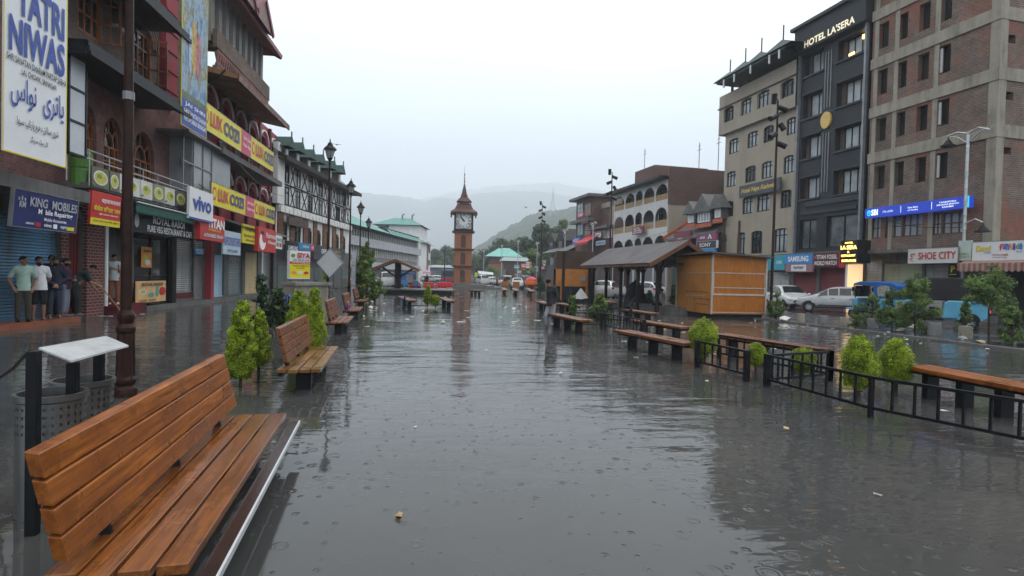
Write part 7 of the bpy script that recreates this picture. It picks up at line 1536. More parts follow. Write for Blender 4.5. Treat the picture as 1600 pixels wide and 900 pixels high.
for j in range(ny + 1):
    for i in range(nx + 1):
        u, v = i / nx, j / ny; hgt = (1.55 * math.exp(-((u - .15) / .12) ** 2) + .85 * math.exp(-((u - .55) / .26) ** 2)) * math.sin(PI * min(1, v * 1.0 + .0)) ** .5; mb.v.append((u * 2.3, v * 1.3 + r.normal() * .04, hgt + r.normal() * .05))
for j in range(ny):
    for i in range(nx): mb.f.append((j * (nx + 1) + i, j * (nx + 1) + i + 1, (j + 1) * (nx + 1) + i + 1, (j + 1) * (nx + 1) + i)); mb.mi.append(0)
mb.build('sheet', plain('dark_tarpaulin', (.012, .013, .017), .5, .4, 3), tp)
cS = D(622, 430, 48); cS.z = 0; s2 = thing('timber_shelter', 'small timber shelter with a low gable roof left of the clock tower', 'shelter', cS, -.08); k_ = 48 / FPX
zr2, ze2 = CAMH + (426 - 404.5) * k_, CAMH + (426 - 420) * k_; hw = 36 * k_
mb = MB(); mb.add([(-hw, -1.6, ze2), (0, -1.6, zr2), (hw, -1.6, ze2), (-hw, 1.6, ze2), (0, 1.6, zr2), (hw, 1.6, ze2)], [(0, 1, 4, 3), (1, 2, 5, 4)]); mb.build('roof', M_ROOFBR, s2)
mb = MB(); mb.beam((-hw, -1.62, ze2 - .05), (0, -1.62, zr2 - .05), .08, .2); mb.beam((hw, -1.62, ze2 - .05), (0, -1.62, zr2 - .05), .08, .2); mb.build('barge_board', wood('rust_board', (.20, .085, .04), (.07, .03, .015), 'x', .5, 1, knots=False), s2)
for x in (0,): m_ = MB(); m_.box(x - .24, x + .24, -.24, .24, .3, zr2 - .2); m_.build('post', M_BLACK, s2)
mb = MB(); [mb.beam((s * .2, 0, 1.4), (s * 1.4, 0, ze2 + .25), .16) for s in (-1, 1)]; mb.build('brace', M_BLACK, s2)
pS = thing('stone_platform', 'long dark stone platform under the left shelter', 'platform', (cS.x + 1.2, cS.y, 0), -.08); MB().box(-2.0, 3.4, -2.2, 2.2, -.2, .34).build('base', M_BLACK, pS); MB().box(-2.1, 3.5, -2.3, 2.3, .34, .42).build('edge', M_DCONC, pS)
# grey concrete bollards at the kerb
for i, (x, yb, w, hpx) in enumerate(((1223, 499, 12, 14), (1251, 503, 12, 14), (1286, 506, 13, 14), (1319, 509, 14, 14), (1364, 512, 15, 16), (1407, 517, 15, 18), (1460, 524, 18, 21), (1508, 528, 18, 20), (1576, 536, 18, 22))):
    g = G(x, yb, .03); dep = (g - CP).dot(CD); w_ = w / FPX * dep; h_ = hpx / FPX * dep
    near_ = ['by the grey green bush', 'before the white taxi', 'before the silver hatchback', 'left of the blue rickshaw', 'under the blue rickshaw front', 'behind the blue rickshaw', 'left of the pale blue rickshaw', 'between the pale blue rickshaw wheels', 'at the right picture edge'][i]
    b = thing('bollard', 'squat grey concrete bollard ' + near_, 'bollard', (g.x, g.y, 0), .2 * i, 'squat concrete bollards along the kerb'); m_ = MB(); m_.lathe([(w_ * .5, -.05), (w_ * .52, .04), (w_ * .5, h_ * .85), (w_ * .46, h_)], 12); m_.build('body', M_RCONC if i % 2 else M_GREYW, b, smooth='auto')
# parking sign
g = G(1488, 492); rt = FR.root('parking_sign', 'tall dark parking sign with a yellow letter P', 'sign', px(1481, 440, -1.0), -1.0, 0); pw_ = px(1496, 440, -1) - px(1481, 440, -1); pz0, pz1 = zz(FR, 1488, 443, -1), zz(FR, 1488, 412.5, -1)
MB().box(0, pw_, 0, .12, pz0, pz1).build('panel', M_BLACK, rt); mb = MB(); put_text(mb, 'P', pw_ * .28, pw_ * .72, pz0 + (pz1 - pz0) * .58, pz0 + (pz1 - pz0) * .92, -.01, bold=.03); mb.box(pw_ * .15, pw_ * .85, -.01, 0, pz0 + (pz1 - pz0) * .45, pz0 + (pz1 - pz0) * .47); mb.build('lettering', M_YELLOW, rt)
MB().tube([(pw_ / 2, .2, 0), (pw_ / 2, .2, pz0 + .2)], .05, 8).build('post', M_GREY, rt)
# cable strung low over the water at far left
mb = MB(); a, b = G(-30, 580, .55), G(46, 548, 1.0); b = D(46, 548, 3.8); mb.tube([a.lerp(b, t) + V((0, 0, -.12 * math.sin(PI * t))) for t in (0, .25, .5, .75, 1)], .012, 6); tag(mb.build('cable', M_BLACK), 'thick black cable hanging to the litter bin post at far left', 'cable')
# ================================================================== vehicles
M_TYRE = plain('tyre', (.015, .015, .016), .7, .2); M_RIM = plain('rim', (.35, .36, .37), .3, .15, metal=.6); M_TAIL = plain('tail_lamp', (.45, .02, .02), .2, .1); M_HEAD = plain('head_lamp', (.55, .58, .6), .12, .1)
M_PLATEY = plain('plate_yellow', (.65, .45, .03), .4, .05); M_PLATEW = plain('plate_white_', (.7, .7, .7), .4, .05)
def paint(name, c):
    if name in MATS: return MATS[name]
    m, t, b = newmat(name); f = noise(t, coords(t), 2.5, 5); t.links.new(rampn(t, f, [(.3, mul(c, .8)), (.7, c)]), b.inputs['Base Color']); b.inputs['Roughness'].default_value = .3; b.inputs['Coat Weight'].default_value = .7; b.inputs['Coat Roughness'].default_value = .06; MATS[name] = m; return m
def wheel(par, x, y, r, w=.19):
    s = 1 if y > 0 else -1; R = Matrix.Translation((x, y, r)) @ Matrix.Rotation(-s * PI / 2, 4, 'X'); mb = MB(R)
    wr = thing('wheel', None, None); wr.parent = par
    mb.lathe([(r * .62, -w / 2), (r * .93, -w / 2), (r, -w * .3), (r, w * .3), (r * .93, w / 2), (r * .62, w / 2), (r * .6, w * .3)], 24); mb.build('tyre', M_TYRE, wr, smooth='auto')
    mb = MB(R); mb.lathe([(r * .64, w * .38), (r * .58, w * .44), (r * .55, w * .30)], 24, cap=False)
    for k in range(7): a = 2 * PI * k / 7; mb.beam((r * .08 * math.cos(a), r * .08 * math.sin(a), w * .36), (r * .6 * math.cos(a), r * .6 * math.sin(a), w * .40), .07 * r / .3, .03)
    mb.lathe([(r * .15, w * .30), (r * .14, w * .42), (.01, w * .43)], 10); mb.lathe([(r * .56, w * .18), (.01, w * .18)], 16, mi=0); mb.build('rim', M_RIM, wr)
def car(name, label, loc, rz, kind, pm, plate=M_PLATEW, parent=None):
    # stations along x: (x, z_low, z_belt, z_top, half width, half width of roof); front is +x
    K_ = {'hatch': (3.9, 1.73, [(1.95, .42, .62, .64, .50, .44), (1.88, .30, .70, .74, .68, .60), (1.70, .24, .78, .83, .79, .68), (1.30, .22, .88, .93, .84, .72), (.92, .22, .93, .99, .86, .74), (.28, .22, .95, 1.42, .865, .60), (-.25, .22, .96, 1.50, .865, .585), (-.9, .22, .98, 1.49, .865, .58), (-1.45, .22, 1.00, 1.43, .86, .57), (-1.80, .28, 1.02, 1.10, .83, .66), (-1.93, .34, .94, .97, .76, .66), (-1.97, .42, .62, .64, .66, .6)], (4, 5, 8, 9), .30, (1.25, -1.22)),
          'van': (3.7, 1.5, [(1.84, .45, .75, .77, .55, .50), (1.78, .30, .88, .92, .68, .62), (1.55, .25, 1.00, 1.08, .73, .66), (1.25, .22, 1.06, 1.22, .74, .65), (.72, .22, 1.08, 1.74, .745, .60), (0, .22, 1.08, 1.80, .745, .60), (-.9, .22, 1.08, 1.80, .745, .60), (-1.62, .22, 1.08, 1.77, .745, .60), (-1.80, .28, 1.06, 1.15, .73, .66), (-1.85, .40, .72, .74, .68, .62)], (3, 4, 7, 8), .28, (1.2, -1.15))}[kind]
    L, Wd, st, (w0, w1, w2, w3), wrad, axl = K_
    rt = parent or thing(name, label, 'car' if kind != 'van' else 'van', loc, rz)
    def ringp(s): x, zl, zb_, zt, hw, hr_ = s; return [(x, hw * .86, zl), (x, hw, zl + (zb_ - zl) * .30), (x, hw * 1.0, zl + (zb_ - zl) * .72), (x, hw * .965, zb_), (x, hr_ + (hw * .965 - hr_) * .12, zt - (zt - zb_) * .10), (x, hr_ * .86, zt), (x, hr_ * .45, zt + .015), (x, 0, zt + .02)]
    vs = []; fs = []; n = 8; glass = MB(); scr = MB(); N = len(st)
    P = [ringp(s) for s in st]
    for s in P: vs += s + [(p[0], -p[1], p[2]) for p in s]
    def gi(i, j, side): return i * 16 + j + (8 if side else 0)
    for i in range(N - 1):
        for j in range(n - 1):
            for side in (0, 1):
                f = (gi(i, j, side), gi(i, j + 1, side), gi(i + 1, j + 1, side), gi(i + 1, j, side)); fs.append(f if not side else f[::-1])
    for i in (0, N - 1): fs.append(tuple(gi(i, j, 0) for j in range(n)) + tuple(gi(i, j, 1) for j in reversed(range(n))))
    for side in (0, 1): pass
    fs += [(gi(i, 0, 0), gi(i + 1, 0, 0), gi(i + 1, 0, 1), gi(i, 0, 1)) for i in range(N - 1)]
    mb = MB(); mb.v = vs; mb.f = fs; mb.mi = [0] * len(fs); bd = mb.build('body', pm, rt, smooth=True); sm = bd.modifiers.new('round', 'SUBSURF'); sm.levels = 1; sm.render_levels = 1; 
    def lerp3(a, b, t): return tuple(a[q] + (b[q] - a[q]) * t for q in range(3))
    def sidepane(i, t0, t1, sg):        # pane between stations i and i+1
        a, b = lerp3(P[i][3], P[i + 1][3], t0), lerp3(P[i][3], P[i + 1][3], t1); c, d = lerp3(P[i][4], P[i + 1][4], t0), lerp3(P[i][4], P[i + 1][4], t1); o = .012
        lo0, hi0, lo1, hi1 = lerp3(a, c, .10), lerp3(a, c, .93), lerp3(b, d, .10), lerp3(b, d, .93)
        q = [(p[0], sg * (p[1] + o), p[2]) for p in (lo0, lo1, hi1, hi0)]; return q
    for sg in (1, -1):
        m_ = MB()
        for i in range(w0, w3):
            t0, t1 = (.22 if i == w0 else .05), (.80 if i == w3 - 1 else .95); m_.quad(*sidepane(i, t0, t1, sg))
        m_.build('side_window', M_GLASS, rt)
    for (i, nm) in ((w0, 'windscreen'), (w2, 'rear_window')):
        A, B = P[i], P[i + 1]; m_ = MB()
        for sg in (1, -1):
            for j in (5, 6):
                q = [A[j], A[j + 1], B[j + 1], B[j]]; t = .06 if nm == 'windscreen' else .12
                q = [lerp3(q[0], q[3], t), lerp3(q[1], q[2], t), lerp3(q[1], q[2], 1 - t), lerp3(q[0], q[3], 1 - t)]
                m_.quad(*[(p[0] + (.012 if nm == 'windscreen' else -.012), sg * p[1], p[2] + .03) for p in q])
        m_.build(nm, M_GLASS, rt)
    hw = st[3][4]
    for sg in (1, -1):
        for x in axl:
            m_ = MB(); m_.prism([(x + (wrad + .06) * math.cos(t), wrad + (wrad + .06) * math.sin(t)) for t in [PI * k / 12 for k in range(13)]], sg * (hw - .25), sg * (hw + .004), 'y'); m_.build('wheel_arch', M_BLACK, rt)
            wheel(rt, x, sg * (hw - .07), wrad)
        f0 = st[1]; m_ = MB(); m_.ell((st[1][0] - .06, sg * (st[1][4] - .10), st[1][2] - .04), (.13, .15, .075), 10, 6); m_.build('headlight', M_HEAD, rt, smooth=True)
        b0 = st[-3]; m_ = MB(); m_.ell((st[-3][0] - .0, sg * (st[-3][4] - .09), st[-3][2] - .06), (.11, .12, .10), 10, 6); m_.build('tail_light', M_TAIL, rt, smooth=True)
        m_ = MB(); m_.ell((st[4][0] - .18, sg * (hw + .09), st[4][2] + .06), (.06, .11, .07), 8, 6); m_.build('mirror', pm, rt, smooth=True)
        m_ = MB(); m_.box(-1.35, .75, sg * (hw + .0), sg * (hw + .012), .40, .44); [m_.box(x - .09, x + .09, sg * (hw - .01), sg * (hw + .025), .80, .83) for x in (.05, -.85)]; m_.build('door_trim', M_BLACK, rt)
    m_ = MB(); m_.box(st[0][0] - .1, st[0][0] + .012, -.42, .42, .46, .58); m_.box(st[0][0] - .2, st[0][0] - .02, -.6, .6, .27, .40); m_.build('grille', M_BLACK, rt)
    MB().box(st[0][0] + .012, st[0][0] + .03, -.25, .25, .38, .48).build('number_plate', plate, rt); MB().box(st[-1][0] - .03, st[-1][0] - .0, -.25, .25, .5, .61).build('number_plate', plate, rt)
    return rt
def place(x, y, z=.035): g = G(x, y, z); return (g.x, g.y, z)
RD = math.atan2(DR.y, DR.x)
M_CW, M_CS, M_CD = paint('car_white', (.68, .69, .70)), paint('car_silver', (.48, .50, .52)), paint('car_dark', (.035, .04, .05))
def carpx(xl, xr, yb, rz, lab, kind='hatch', pm=M_CW, plate=M_PLATEW, z=.035, name='parked_car'):
    p = place((xl + xr) / 2, yb, z); return car(name, lab, p, rz, kind, pm, plate)
def mid(x, dep, z=.035): p = D(x, 430, dep); return (p.x, p.y, z)
car('parked_car', 'white hatchback taxi with a yellow number plate facing the square', mid(1233, 36), RD + PI - .30, 'hatch', M_CW, M_PLATEY)
car('parked_car', 'silver hatchback parked right of the white taxi', mid(1303, 33.5), RD + .85, 'hatch', M_CS)
car('parked_car', 'white car with red tail lamps behind the shelter posts', mid(949, 42), RD - .6, 'hatch', M_CW, M_PLATEY)
car('parked_car', 'dark car parked behind the tarpaulin heap', mid(1000, 44), RD + .5, 'hatch', M_CS)
car('parked_van', 'white van seen from behind by the left timber shelter', mid(604, 62, 0), PI / 2 + .15, 'van', M_CW)
far = [(808, 78, PI / 2 - .1, M_CW, 'hatch', 'white estate car seen from behind among the far plank benches'), (773, 104, .5, M_CW, 'hatch', 'far white car right of the clock tower plinth'), (753, 98, PI / 2 + .2, M_CW, 'van', 'far white van just right of the clock tower'), (763, 112, .1, M_CS, 'hatch', 'far silver car between the white van and white car'), (686, 112, .1, M_CW, 'hatch', 'far white car left of the clock tower behind red barriers'), (697, 118, .1, M_CS, 'hatch', 'far silver car close to the clock tower'), (673, 108, .0, M_CS, 'hatch', 'far silver car behind the middle red barrier'), (822, 84, PI / 2, M_CD, 'van', 'far dark van behind the red and orange drum')]
for x, dep, rz, pm, kd_, lab in far: car('parked_car' if kd_ == 'hatch' else 'parked_van', lab, mid(x, dep, 0), rz, kd_, pm)
# a bus in the distance
bu = thing('bus', 'far dark blue bus standing left of the clock tower', 'bus', mid(699, 105, 0), PI / 2); mb = MB(); mb.box(-3.5, 3.5, -1.15, 1.15, .4, 2.6); mb.build('body', paint('bus_blue', (.05, .10, .16)), bu, bevel=.1); MB().box(-3.52, -3.5, -1.0, 1.0, 1.4, 2.3).build('rear_window', M_GLASS, bu); MB().box(-3.53, -3.5, -1.1, 1.1, .7, 1.1).build('red_band', M_RED, bu)
for sx in (-2.2, 2.2):
    for sy in (-1, 1): wheel(bu, sx, sy * 1.05, .45, .25)

# auto rickshaws: front is +x
M_BT_ = plain('rear_flap', (.02, .021, .024), .5, .3, 4)
def rickshaw(label, loc, rz, body, top, painted=True, side=None, fx=-.22):
    rt = thing('auto_rickshaw', label, 'auto rickshaw', loc, rz); hw = .64
    prof = [(-1.25, .42), (-1.32, .62), (-1.28, .98), (-.05, 1.02), (-.02, .45), (.62, .42), (.72, .62), (.80, 1.05), (.90, 1.02), (1.02, .72), (1.02, .42), (.95, .30), (-1.1, .30)]
    mb = MB(); mb.prism([(-1.25, .36), (-1.34, .60), (-1.30, .92), (-1.18, 1.02), (-.18, 1.02), (-.06, .92), (.0, .36)], -hw, hw, 'y'); mb.build('tub', body, rt, bevel=.05)
    mb = MB(); mb.box(-.06, .75, -hw * .92, hw * .92, .28, .38); mb.build('floor', M_BLACK, rt)
    mb = MB()                                # nose narrows to the front wheel
    for a, b in ((0, 0),):
        F0 = [(.62, y, z) for y, z in ((-.56, .38), (.56, .38), (.52, 1.02), (-.52, 1.02))]; F1 = [(1.10, y, z) for y, z in ((-.22, .50), (.22, .50), (.28, .98), (-.28, .98))]
        mb.add(F0 + F1, [(3, 2, 1, 0), (4, 5, 6, 7), (0, 1, 5, 4), (1, 2, 6, 5), (2, 3, 7, 6), (3, 0, 4, 7)])
    mb.build('nose', body, rt, bevel=.06)
    MB().tube([(1.2, 0, .50), (1.2, 0, .40)], [.28, .30], 14).build('mudguard', body, rt)
    # soft top
    mb = MB(); outl = [(-1.22, 1.0), (-1.30, 1.62), (-1.12, 1.76), (-.3, 1.82), (.45, 1.80), (.78, 1.70), (.80, 1.62), (fx + .02, 1.60), (fx, 1.0)]
    mb.prism(outl, -hw, hw, 'y'); mb.build('canopy', top, rt, bevel=.05)
    mb = MB(); [mb.tube([(.70, s * .56, 1.0), (.78, s * .58, 1.64)], .025, 6) for s in (-1, 1)]; mb.build('pillar', M_BLACK, rt)
    m_ = MB(); m_.quad((.71, -.52, 1.06), (.71, .52, 1.06), (.775, .52, 1.60), (.775, -.52, 1.60)); m_.build('windscreen', M_GLASS, rt)
    mb = MB(); mb.box(-.95, -.35, -.55, .55, .55, .70); mb.box(-1.0, -.85, -.55, .55, .7, 1.15); mb.box(.05, .35, -.4, .4, .55, .75); mb.build('seat', M_BLACK, rt)
    for sg in (1, -1):
        if side: m_ = MB(); m_.prism([(-.95, 1.12), (-.45, 1.12), (-.40, 1.5), (-.55, 1.62), (-.9, 1.62), (-1.0, 1.5)], sg * (hw - .0), sg * (hw + .012), 'y'); m_.build('side_emblem', side, rt)
        m_ = MB(); m_.prism([(-.80 + .36 * math.cos(t), .34 + .36 * math.sin(t)) for t in [PI * k / 12 for k in range(13)]], sg * (hw - .1), sg * (hw + .06), 'y'); m_.build('fender', body, rt)
        m_ = MB(); m_.prism([(-.80 + .29 * math.cos(t), .30 + .29 * math.sin(t)) for t in [PI * k / 12 for k in range(13)]], sg * (hw - .1), sg * (hw + .065), 'y'); m_.build('wheel_arch', M_BLACK, rt)
        wheel(rt, -.80, sg * (hw - .02), .245, .14); m_ = MB(); m_.box(-1.36, -1.31, sg * .50 - .07, sg * .50 + .07, .62, .74); m_.build('tail_light', plain('lit_tail', (.8, .05, .04), .3, .05, emit=.6), rt); m_ = MB(); m_.ell((.72, sg * .74, 1.42), (.04, .08, .12), 8, 6); m_.build('mirror', M_BLACK, rt)
    wheel(rt, 1.2, .0001, .23, .12); m_ = MB(); m_.ell((1.12, 0, .80), (.06, .11, .11), 10, 6); m_.build('headlight', M_HEAD, rt)
    m_ = MB(); m_.box(-1.325, -1.30, -.35, .35, 1.15, 1.5); m_.build('rear_flap', M_BT_, rt); MB().box(-1.36, -1.33, -.22, .22, .45, .57).build('number_plate', M_PLATEY, rt); return rt
M_RB, M_RT = paint('rickshaw_blue', (.035, .20, .42)), plain('blue_vinyl', (.02, .11, .36), .35, .2, 3); M_RL = paint('rickshaw_sky', (.09, .36, .55)); M_BT = plain('black_vinyl', (.02, .02, .022), .4, .3, 4)
rickshaw('blue topped auto rickshaw with a round side picture behind the young trees', mid(1372, 27.5), RD + PI * .0 + .18 + .0, M_RL, M_RT, side=plain('side_picture', (.30, .30, .28), .5, .6, 12))
rickshaw('pale blue auto rickshaw with black hood and a lit red tail lamp', mid(1472, 23.0), RD + .72, M_RL, M_BT, fx=.45).scale = (1.1,) * 3
rickshaw('far blue auto rickshaw under tarpaulin by the left timber shelter', mid(637, 60, 0), .2, M_RB, M_RT)
rickshaw('far grey topped auto rickshaw among the distant traffic right of the tower', mid(792, 92, 0), PI / 2, paint('rickshaw_olive', (.12, .12, .08)), plain('beige_vinyl', (.32, .29, .24), .5, .2))
# red plastic barriers
M_BARR = plain('red_barrier', (.62, .03, .035), .4, .15, 2)
for i, (x, dep, lab) in enumerate(((649, 62, 'leftmost'), (671, 64, 'second'), (691, 67, 'third'), (700, 70, 'fourth from the left'))):
    p = mid(x, dep, 0); rt = thing('plastic_barrier', 'red water filled road barrier, ' + lab + ' in the row by the tower', 'barrier', p, .1 * i - .1, 'red plastic road barriers'); rt.scale = (.75, .8, .85)
    mb = MB(); mb.prism([(-.8, .0), (.8, 0), (.8, .55), (.62, .92), (-.62, .92), (-.8, .55)], -.22, .22, 'y'); mb.build('body', M_BARR, rt, bevel=.05); mb = MB(); [mb.box(q - .1, q + .1, -.235, .235, .15, .4) for q in (-.45, 0, .45)]; mb.build('slot', plain('barrier_slot', (.16, .01, .012), .6, .1), rt); MB().box(-.7, .7, -.228, .228, .02, .1).build('white_foot', M_WHITE, rt)
# odds and ends of the far street
def drum(x, dep, lab):
    rt = thing('plastic_drum', lab, 'drum', mid(x, dep, 0)); m_ = MB(); m_.lathe([(.02, .4), (.5, .45), (.78, .8), (.8, 1.1), (.6, 1.5), (.05, 1.65)], 16); m_.build('shell', M_BARR, rt, smooth=True); m_ = MB(); m_.lathe([(.80, .75), (.82, .95), (.80, 1.15)], 16, cap=False); m_.build('band', plain('drum_orange', (.65, .2, .03), .4, .15), rt)
drum(831, 68, 'round red and orange drum on a far plank bench')
for x, y0, dep, lab in ((789, 446, 74, 'upright orange board leaning on the leftmost far bench'), (807, 446, 73, 'upright orange board leaning on the middle far bench')):
    rt = thing('leaning_board', lab, 'board', mid(x, dep, 0)); MB().box(-.42, .42, -.04, .04, .35, 1.0).build('panel', M_ORW, rt)
# handcarts near the left shelter
for x, dep, lab, c in ((571, 52, 'maroon handcart with a white cloth beside the left shelter', M_MAROON), (562, 58, 'orange heap on a cart by the tall loose tree', M_ORANGE)):
    rt = thing('handcart', lab, 'cart', mid(x, dep, 0)); MB().box(-.9, .9, -.5, .5, .35, .95).build('body', c, rt, bevel=.03); MB().box(-.95, .95, -.55, .55, .95, 1.02).build('cover', M_WHITE, rt); m_ = MB(); [m_.box(q - .05, q + .05, -.45, .45, -.1, .35) for q in (-.7, .7)]; m_.build('leg', M_BLACK, rt)
mo = FR.root('motor_scooter', 'dark motor scooter parked left of the slate shutters', 'scooter', 0); mo.location = (*FL.at(ss(FL, 438), -2).xy, .02); mo.rotation_euler = (0, 0, .4)
wheel(mo, -.6, .0001, .26, .1); wheel(mo, .6, .0001, .26, .1); m_ = MB(); m_.prism([(-.75, .4), (-.6, .7), (.0, .68), (.1, .35), (.45, .35), (.6, .9), (.5, .95), (.3, .5), (-.3, .3)], -.14, .14, 'y'); m_.build('body', M_CD, mo, bevel=.03); m_ = MB(); m_.tube([(.52, -.32, 1.0), (.55, 0, .95), (.52, .32, 1.0)], .02, 6); m_.build('handlebar', M_BLACK, mo); MB().box(-.7, .05, -.13, .13, .68, .76).build('seat', M_BLACK, mo, bevel=.03)

# ================================================================== people (local: x to the viewer's right, facing -y)
M_SKIN = plain('skin', (.26, .135, .085), .5, .15, 8); M_HAIR = plain('hair', (.008, .007, .006), .85, .3, 20)
def baked(mb, name, mats, parent, vox, post=None, sm=6):
    o = mb.build(name, mats, parent, smooth=True); r = o.modifiers.new('r', 'REMESH'); r.mode = 'VOXEL'; r.voxel_size = vox; r.use_smooth_shade = True
    s = o.modifiers.new('s', 'SMOOTH'); s.factor = .5; s.iterations = sm
    bpy.context.view_layer.update(); me = bpy.data.meshes.new_from_object(o.evaluated_get(bpy.context.evaluated_depsgraph_get())); old = o.data; o.modifiers.clear(); o.data = me; bpy.data.meshes.remove(old); me.name = name
    me.materials.clear(); [me.materials.append(m) for m in (mats if isinstance(mats, (list, tuple)) else [mats])]
    me.polygons.foreach_set('use_smooth', [True] * len(me.polygons))
    if post: post(me)
    return o
def person(label, loc, rz, pose=None, shirt=None, trouser=None, sleeve='short', shorts=False, shoe=None, beard=False, sc=1.0, bulk=1.0, bag=None, hair=True, roll=False, hood=False):
    J = dict(pel=(0, 0, .93), chest=(0, -.01, 1.28), neck=(0, .0, 1.47), head=(0, -.025, 1.615), hy=0, hp=0, sl=(-.165, 0, 1.405), sr=(.165, 0, 1.405), el=(-.25, .03, 1.12), er=(.25, .03, 1.12), wl=(-.25, -.04, .88), wr=(.25, -.04, .88),
             hl=(-.08, 0, .90), hr=(.08, 0, .90), kl=(-.10, -.02, .49), kr=(.10, -.02, .49), al=(-.11, .02, .09), ar=(.11, .02, .09), fl=(-.03, -1), fr=(.03, -1))
    J.update(pose or {}); J = {k: (V(v) if isinstance(v, tuple) and len(v) == 3 else v) for k, v in J.items()}
    rt = thing('person', label, 'person', loc, rz); rt.scale = (sc,) * 3
    Rh = Matrix.Rotation(J['hy'], 3, 'Z') @ Matrix.Rotation(J['hp'], 3, 'X'); H = J['head']
    b = MB(); b.cap(J['pel'], J['chest'], .125, .14, 14); b.cap(J['sl'].lerp(J['neck'], .25), J['sr'].lerp(J['neck'], .25), .055, .055, 12); b.cap(J['chest'] + V((0, 0, .05)), J['neck'] + (H - J['neck']) * .3, .062, .055, 12); b.cap(J['hl'], J['hr'], .095, .095, 12)
    def hd(p): return H + Rh @ V(p)
    b.ell(H + Rh @ V((0, .012, .03)), (.076, .094, .098), 16, 12, R=Rh); b.ell(H + Rh @ V((0, -.030, -.055)), (.054, .060, .062), 14, 10, R=Rh); b.cap(hd((0, -.088, .018)), hd((0, -.112, -.018)), .012, .018, 8)
    for s in (-1, 1): b.ell(H + Rh @ V((s * .079, .012, -.005)), (.014, .024, .034), 8, 6, R=Rh)
    b.cap(hd((-.02, -.088, -.052)), hd((.02, -.088, -.052)), .012, .012, 8)
    for s, S_, E_, W_, h_, k_, a_, f_ in ((-1, 'sl', 'el', 'wl', 'hl', 'kl', 'al', 'fl'), (1, 'sr', 'er', 'wr', 'hr', 'kr', 'ar', 'fr')):
        b.cap(J[S_], J[E_], .052, .041, 10); b.cap(J[E_], J[W_], .041, .028, 10)
        d = (J[W_] - J[E_]).normalized(); side = d.cross(V((0, 1, 0))); side = side.normalized() if side.length > .1 else V((0, 0, 1)); nrm = side.cross(d)
        hand = J[W_] + d * .045; b.cap(J[W_] + d * .01 - side * .018, hand + d * .03 - side * .02, .024, .022, 8); b.cap(J[W_] + d * .01 + side * .018, hand + d * .03 + side * .02, .024, .022, 8)
        for q, ln in ((-1.5, .060), (-.5, .074), (.5, .070), (1.5, .055)):
            p0 = hand + d * .035 + side * q * .017; p1 = p0 + d * ln * .55 + nrm * .012; b.cap(p0, p1, .0105, .0095, 6); b.cap(p1, p1 + d * ln * .4 + nrm * .022, .0095, .008, 6)
        b.cap(J[W_] + d * .025 + side * .03 * -s, hand + d * .04 + side * .055 * -s + nrm * .012, .013, .010, 6)
        b.cap(J[h_], J[k_], .085, .056, 12); b.cap(J[k_], J[k_].lerp(J[a_], .35), .056, .058, 12); b.cap(J[k_].lerp(J[a_], .35), J[a_], .058, .036, 12)
        fx, fy = J[f_]; b.cap(J[a_] + V((-fx * .03, -fy * .03, -.045)), J[a_] + V((fx * .13, fy * .13, -.06)), .036, .028, 8)
    def face(me):
        me.materials.append(M_HAIR)
        for p in me.polygons:
            c = Rh.transposed() @ (V(p.center) - H)
            eye = abs(abs(c.x) - .032) < .014 and abs(c.z - .012) < .008 and c.y < -.05; brow = abs(abs(c.x) - .033) < .020 and abs(c.z - .036) < .006 and c.y < -.05; mouth = abs(c.x) < .024 and abs(c.z + .054) < .005 and c.y < -.07
            bd = beard and c.z < -.035 and c.z > -.13 and c.y < .03 and not (abs(c.x) < .022 and -.065 < c.z < -.043) and (c.length < .17)
            if eye or brow or mouth or bd: p.material_index = 1
    baked(b, 'body', [M_SKIN], rt, .0115, face, 4)
    t = MB(); q = bulk
    t.tube([J['pel'] + V((0, .0, -.11)), J['pel'] + V((0, 0, -.02)), J['pel'] + V((0, -.01, .12))], [.172 * q, .166 * q, .154 * q], 18); t.cap(J['pel'] + V((0, -.01, .12)), J['chest'], .150 * q, .148, 16); t.cap(J['chest'] + (J['sl'] - J['chest']) * .45, J['chest'] + (J['sr'] - J['chest']) * .45, .125, .125, 14)
    t.cap(J['sl'], J['neck'] + V((0, .012, -.03)), .078, .082, 12); t.cap(J['sr'], J['neck'] + V((0, .012, -.03)), .078, .082, 12)
    for S_, E_, W_ in (('sl', 'el', 'wl'), ('sr', 'er', 'wr')):
        if sleeve == 'short': t.cap(J[S_], J[S_].lerp(J[E_], .72), .074, .066, 12)
        else: t.cap(J[S_], J[E_], .072, .060, 12); t.cap(J[E_], J[E_].lerp(J[W_], .95), .060, .044, 12)
    if hood: t.ell(J['neck'] + V((0, .09, .0)), (.11, .08, .09), 12, 8)
    sh_ = baked(t, 'shirt', [shirt], rt, .014, None, 5)
    t = MB(); t.cap(J['hl'], J['hr'], .112 * (.5 + .5 * q), .112 * (.5 + .5 * q), 14); t.cap((J['hl'] + J['hr']) / 2, J['pel'] + V((0, 0, .02)), .125 * (.5 + .5 * q), .12 * q, 14)
    for h_, k_, a_ in (('hl', 'kl', 'al'), ('hr', 'kr', 'ar')):
        t.cap(J[h_], J[k_], .108, .086 if shorts else .076, 12)
        if not shorts: t.cap(J[k_], J[k_].lerp(J[a_], .78 if roll else .96), .076, .066, 12)
    baked(t, 'trousers', [trouser], rt, .014, None, 5)
    if shoe:
        for a_, f_ in (('al', 'fl'), ('ar', 'fr')):
            fx, fy = J[f_]; t = MB(); t.cap(J[a_] + V((-fx * .045, -fy * .045, -.055)), J[a_] + V((fx * .17, fy * .17, -.065)), .046, .038, 10); t.box(J[a_].x - .05, J[a_].x + .05, J[a_].y - .02, J[a_].y + .02, J[a_].z - .09, J[a_].z - .06); baked(t, 'shoe', [shoe], rt, .013, None, 3)
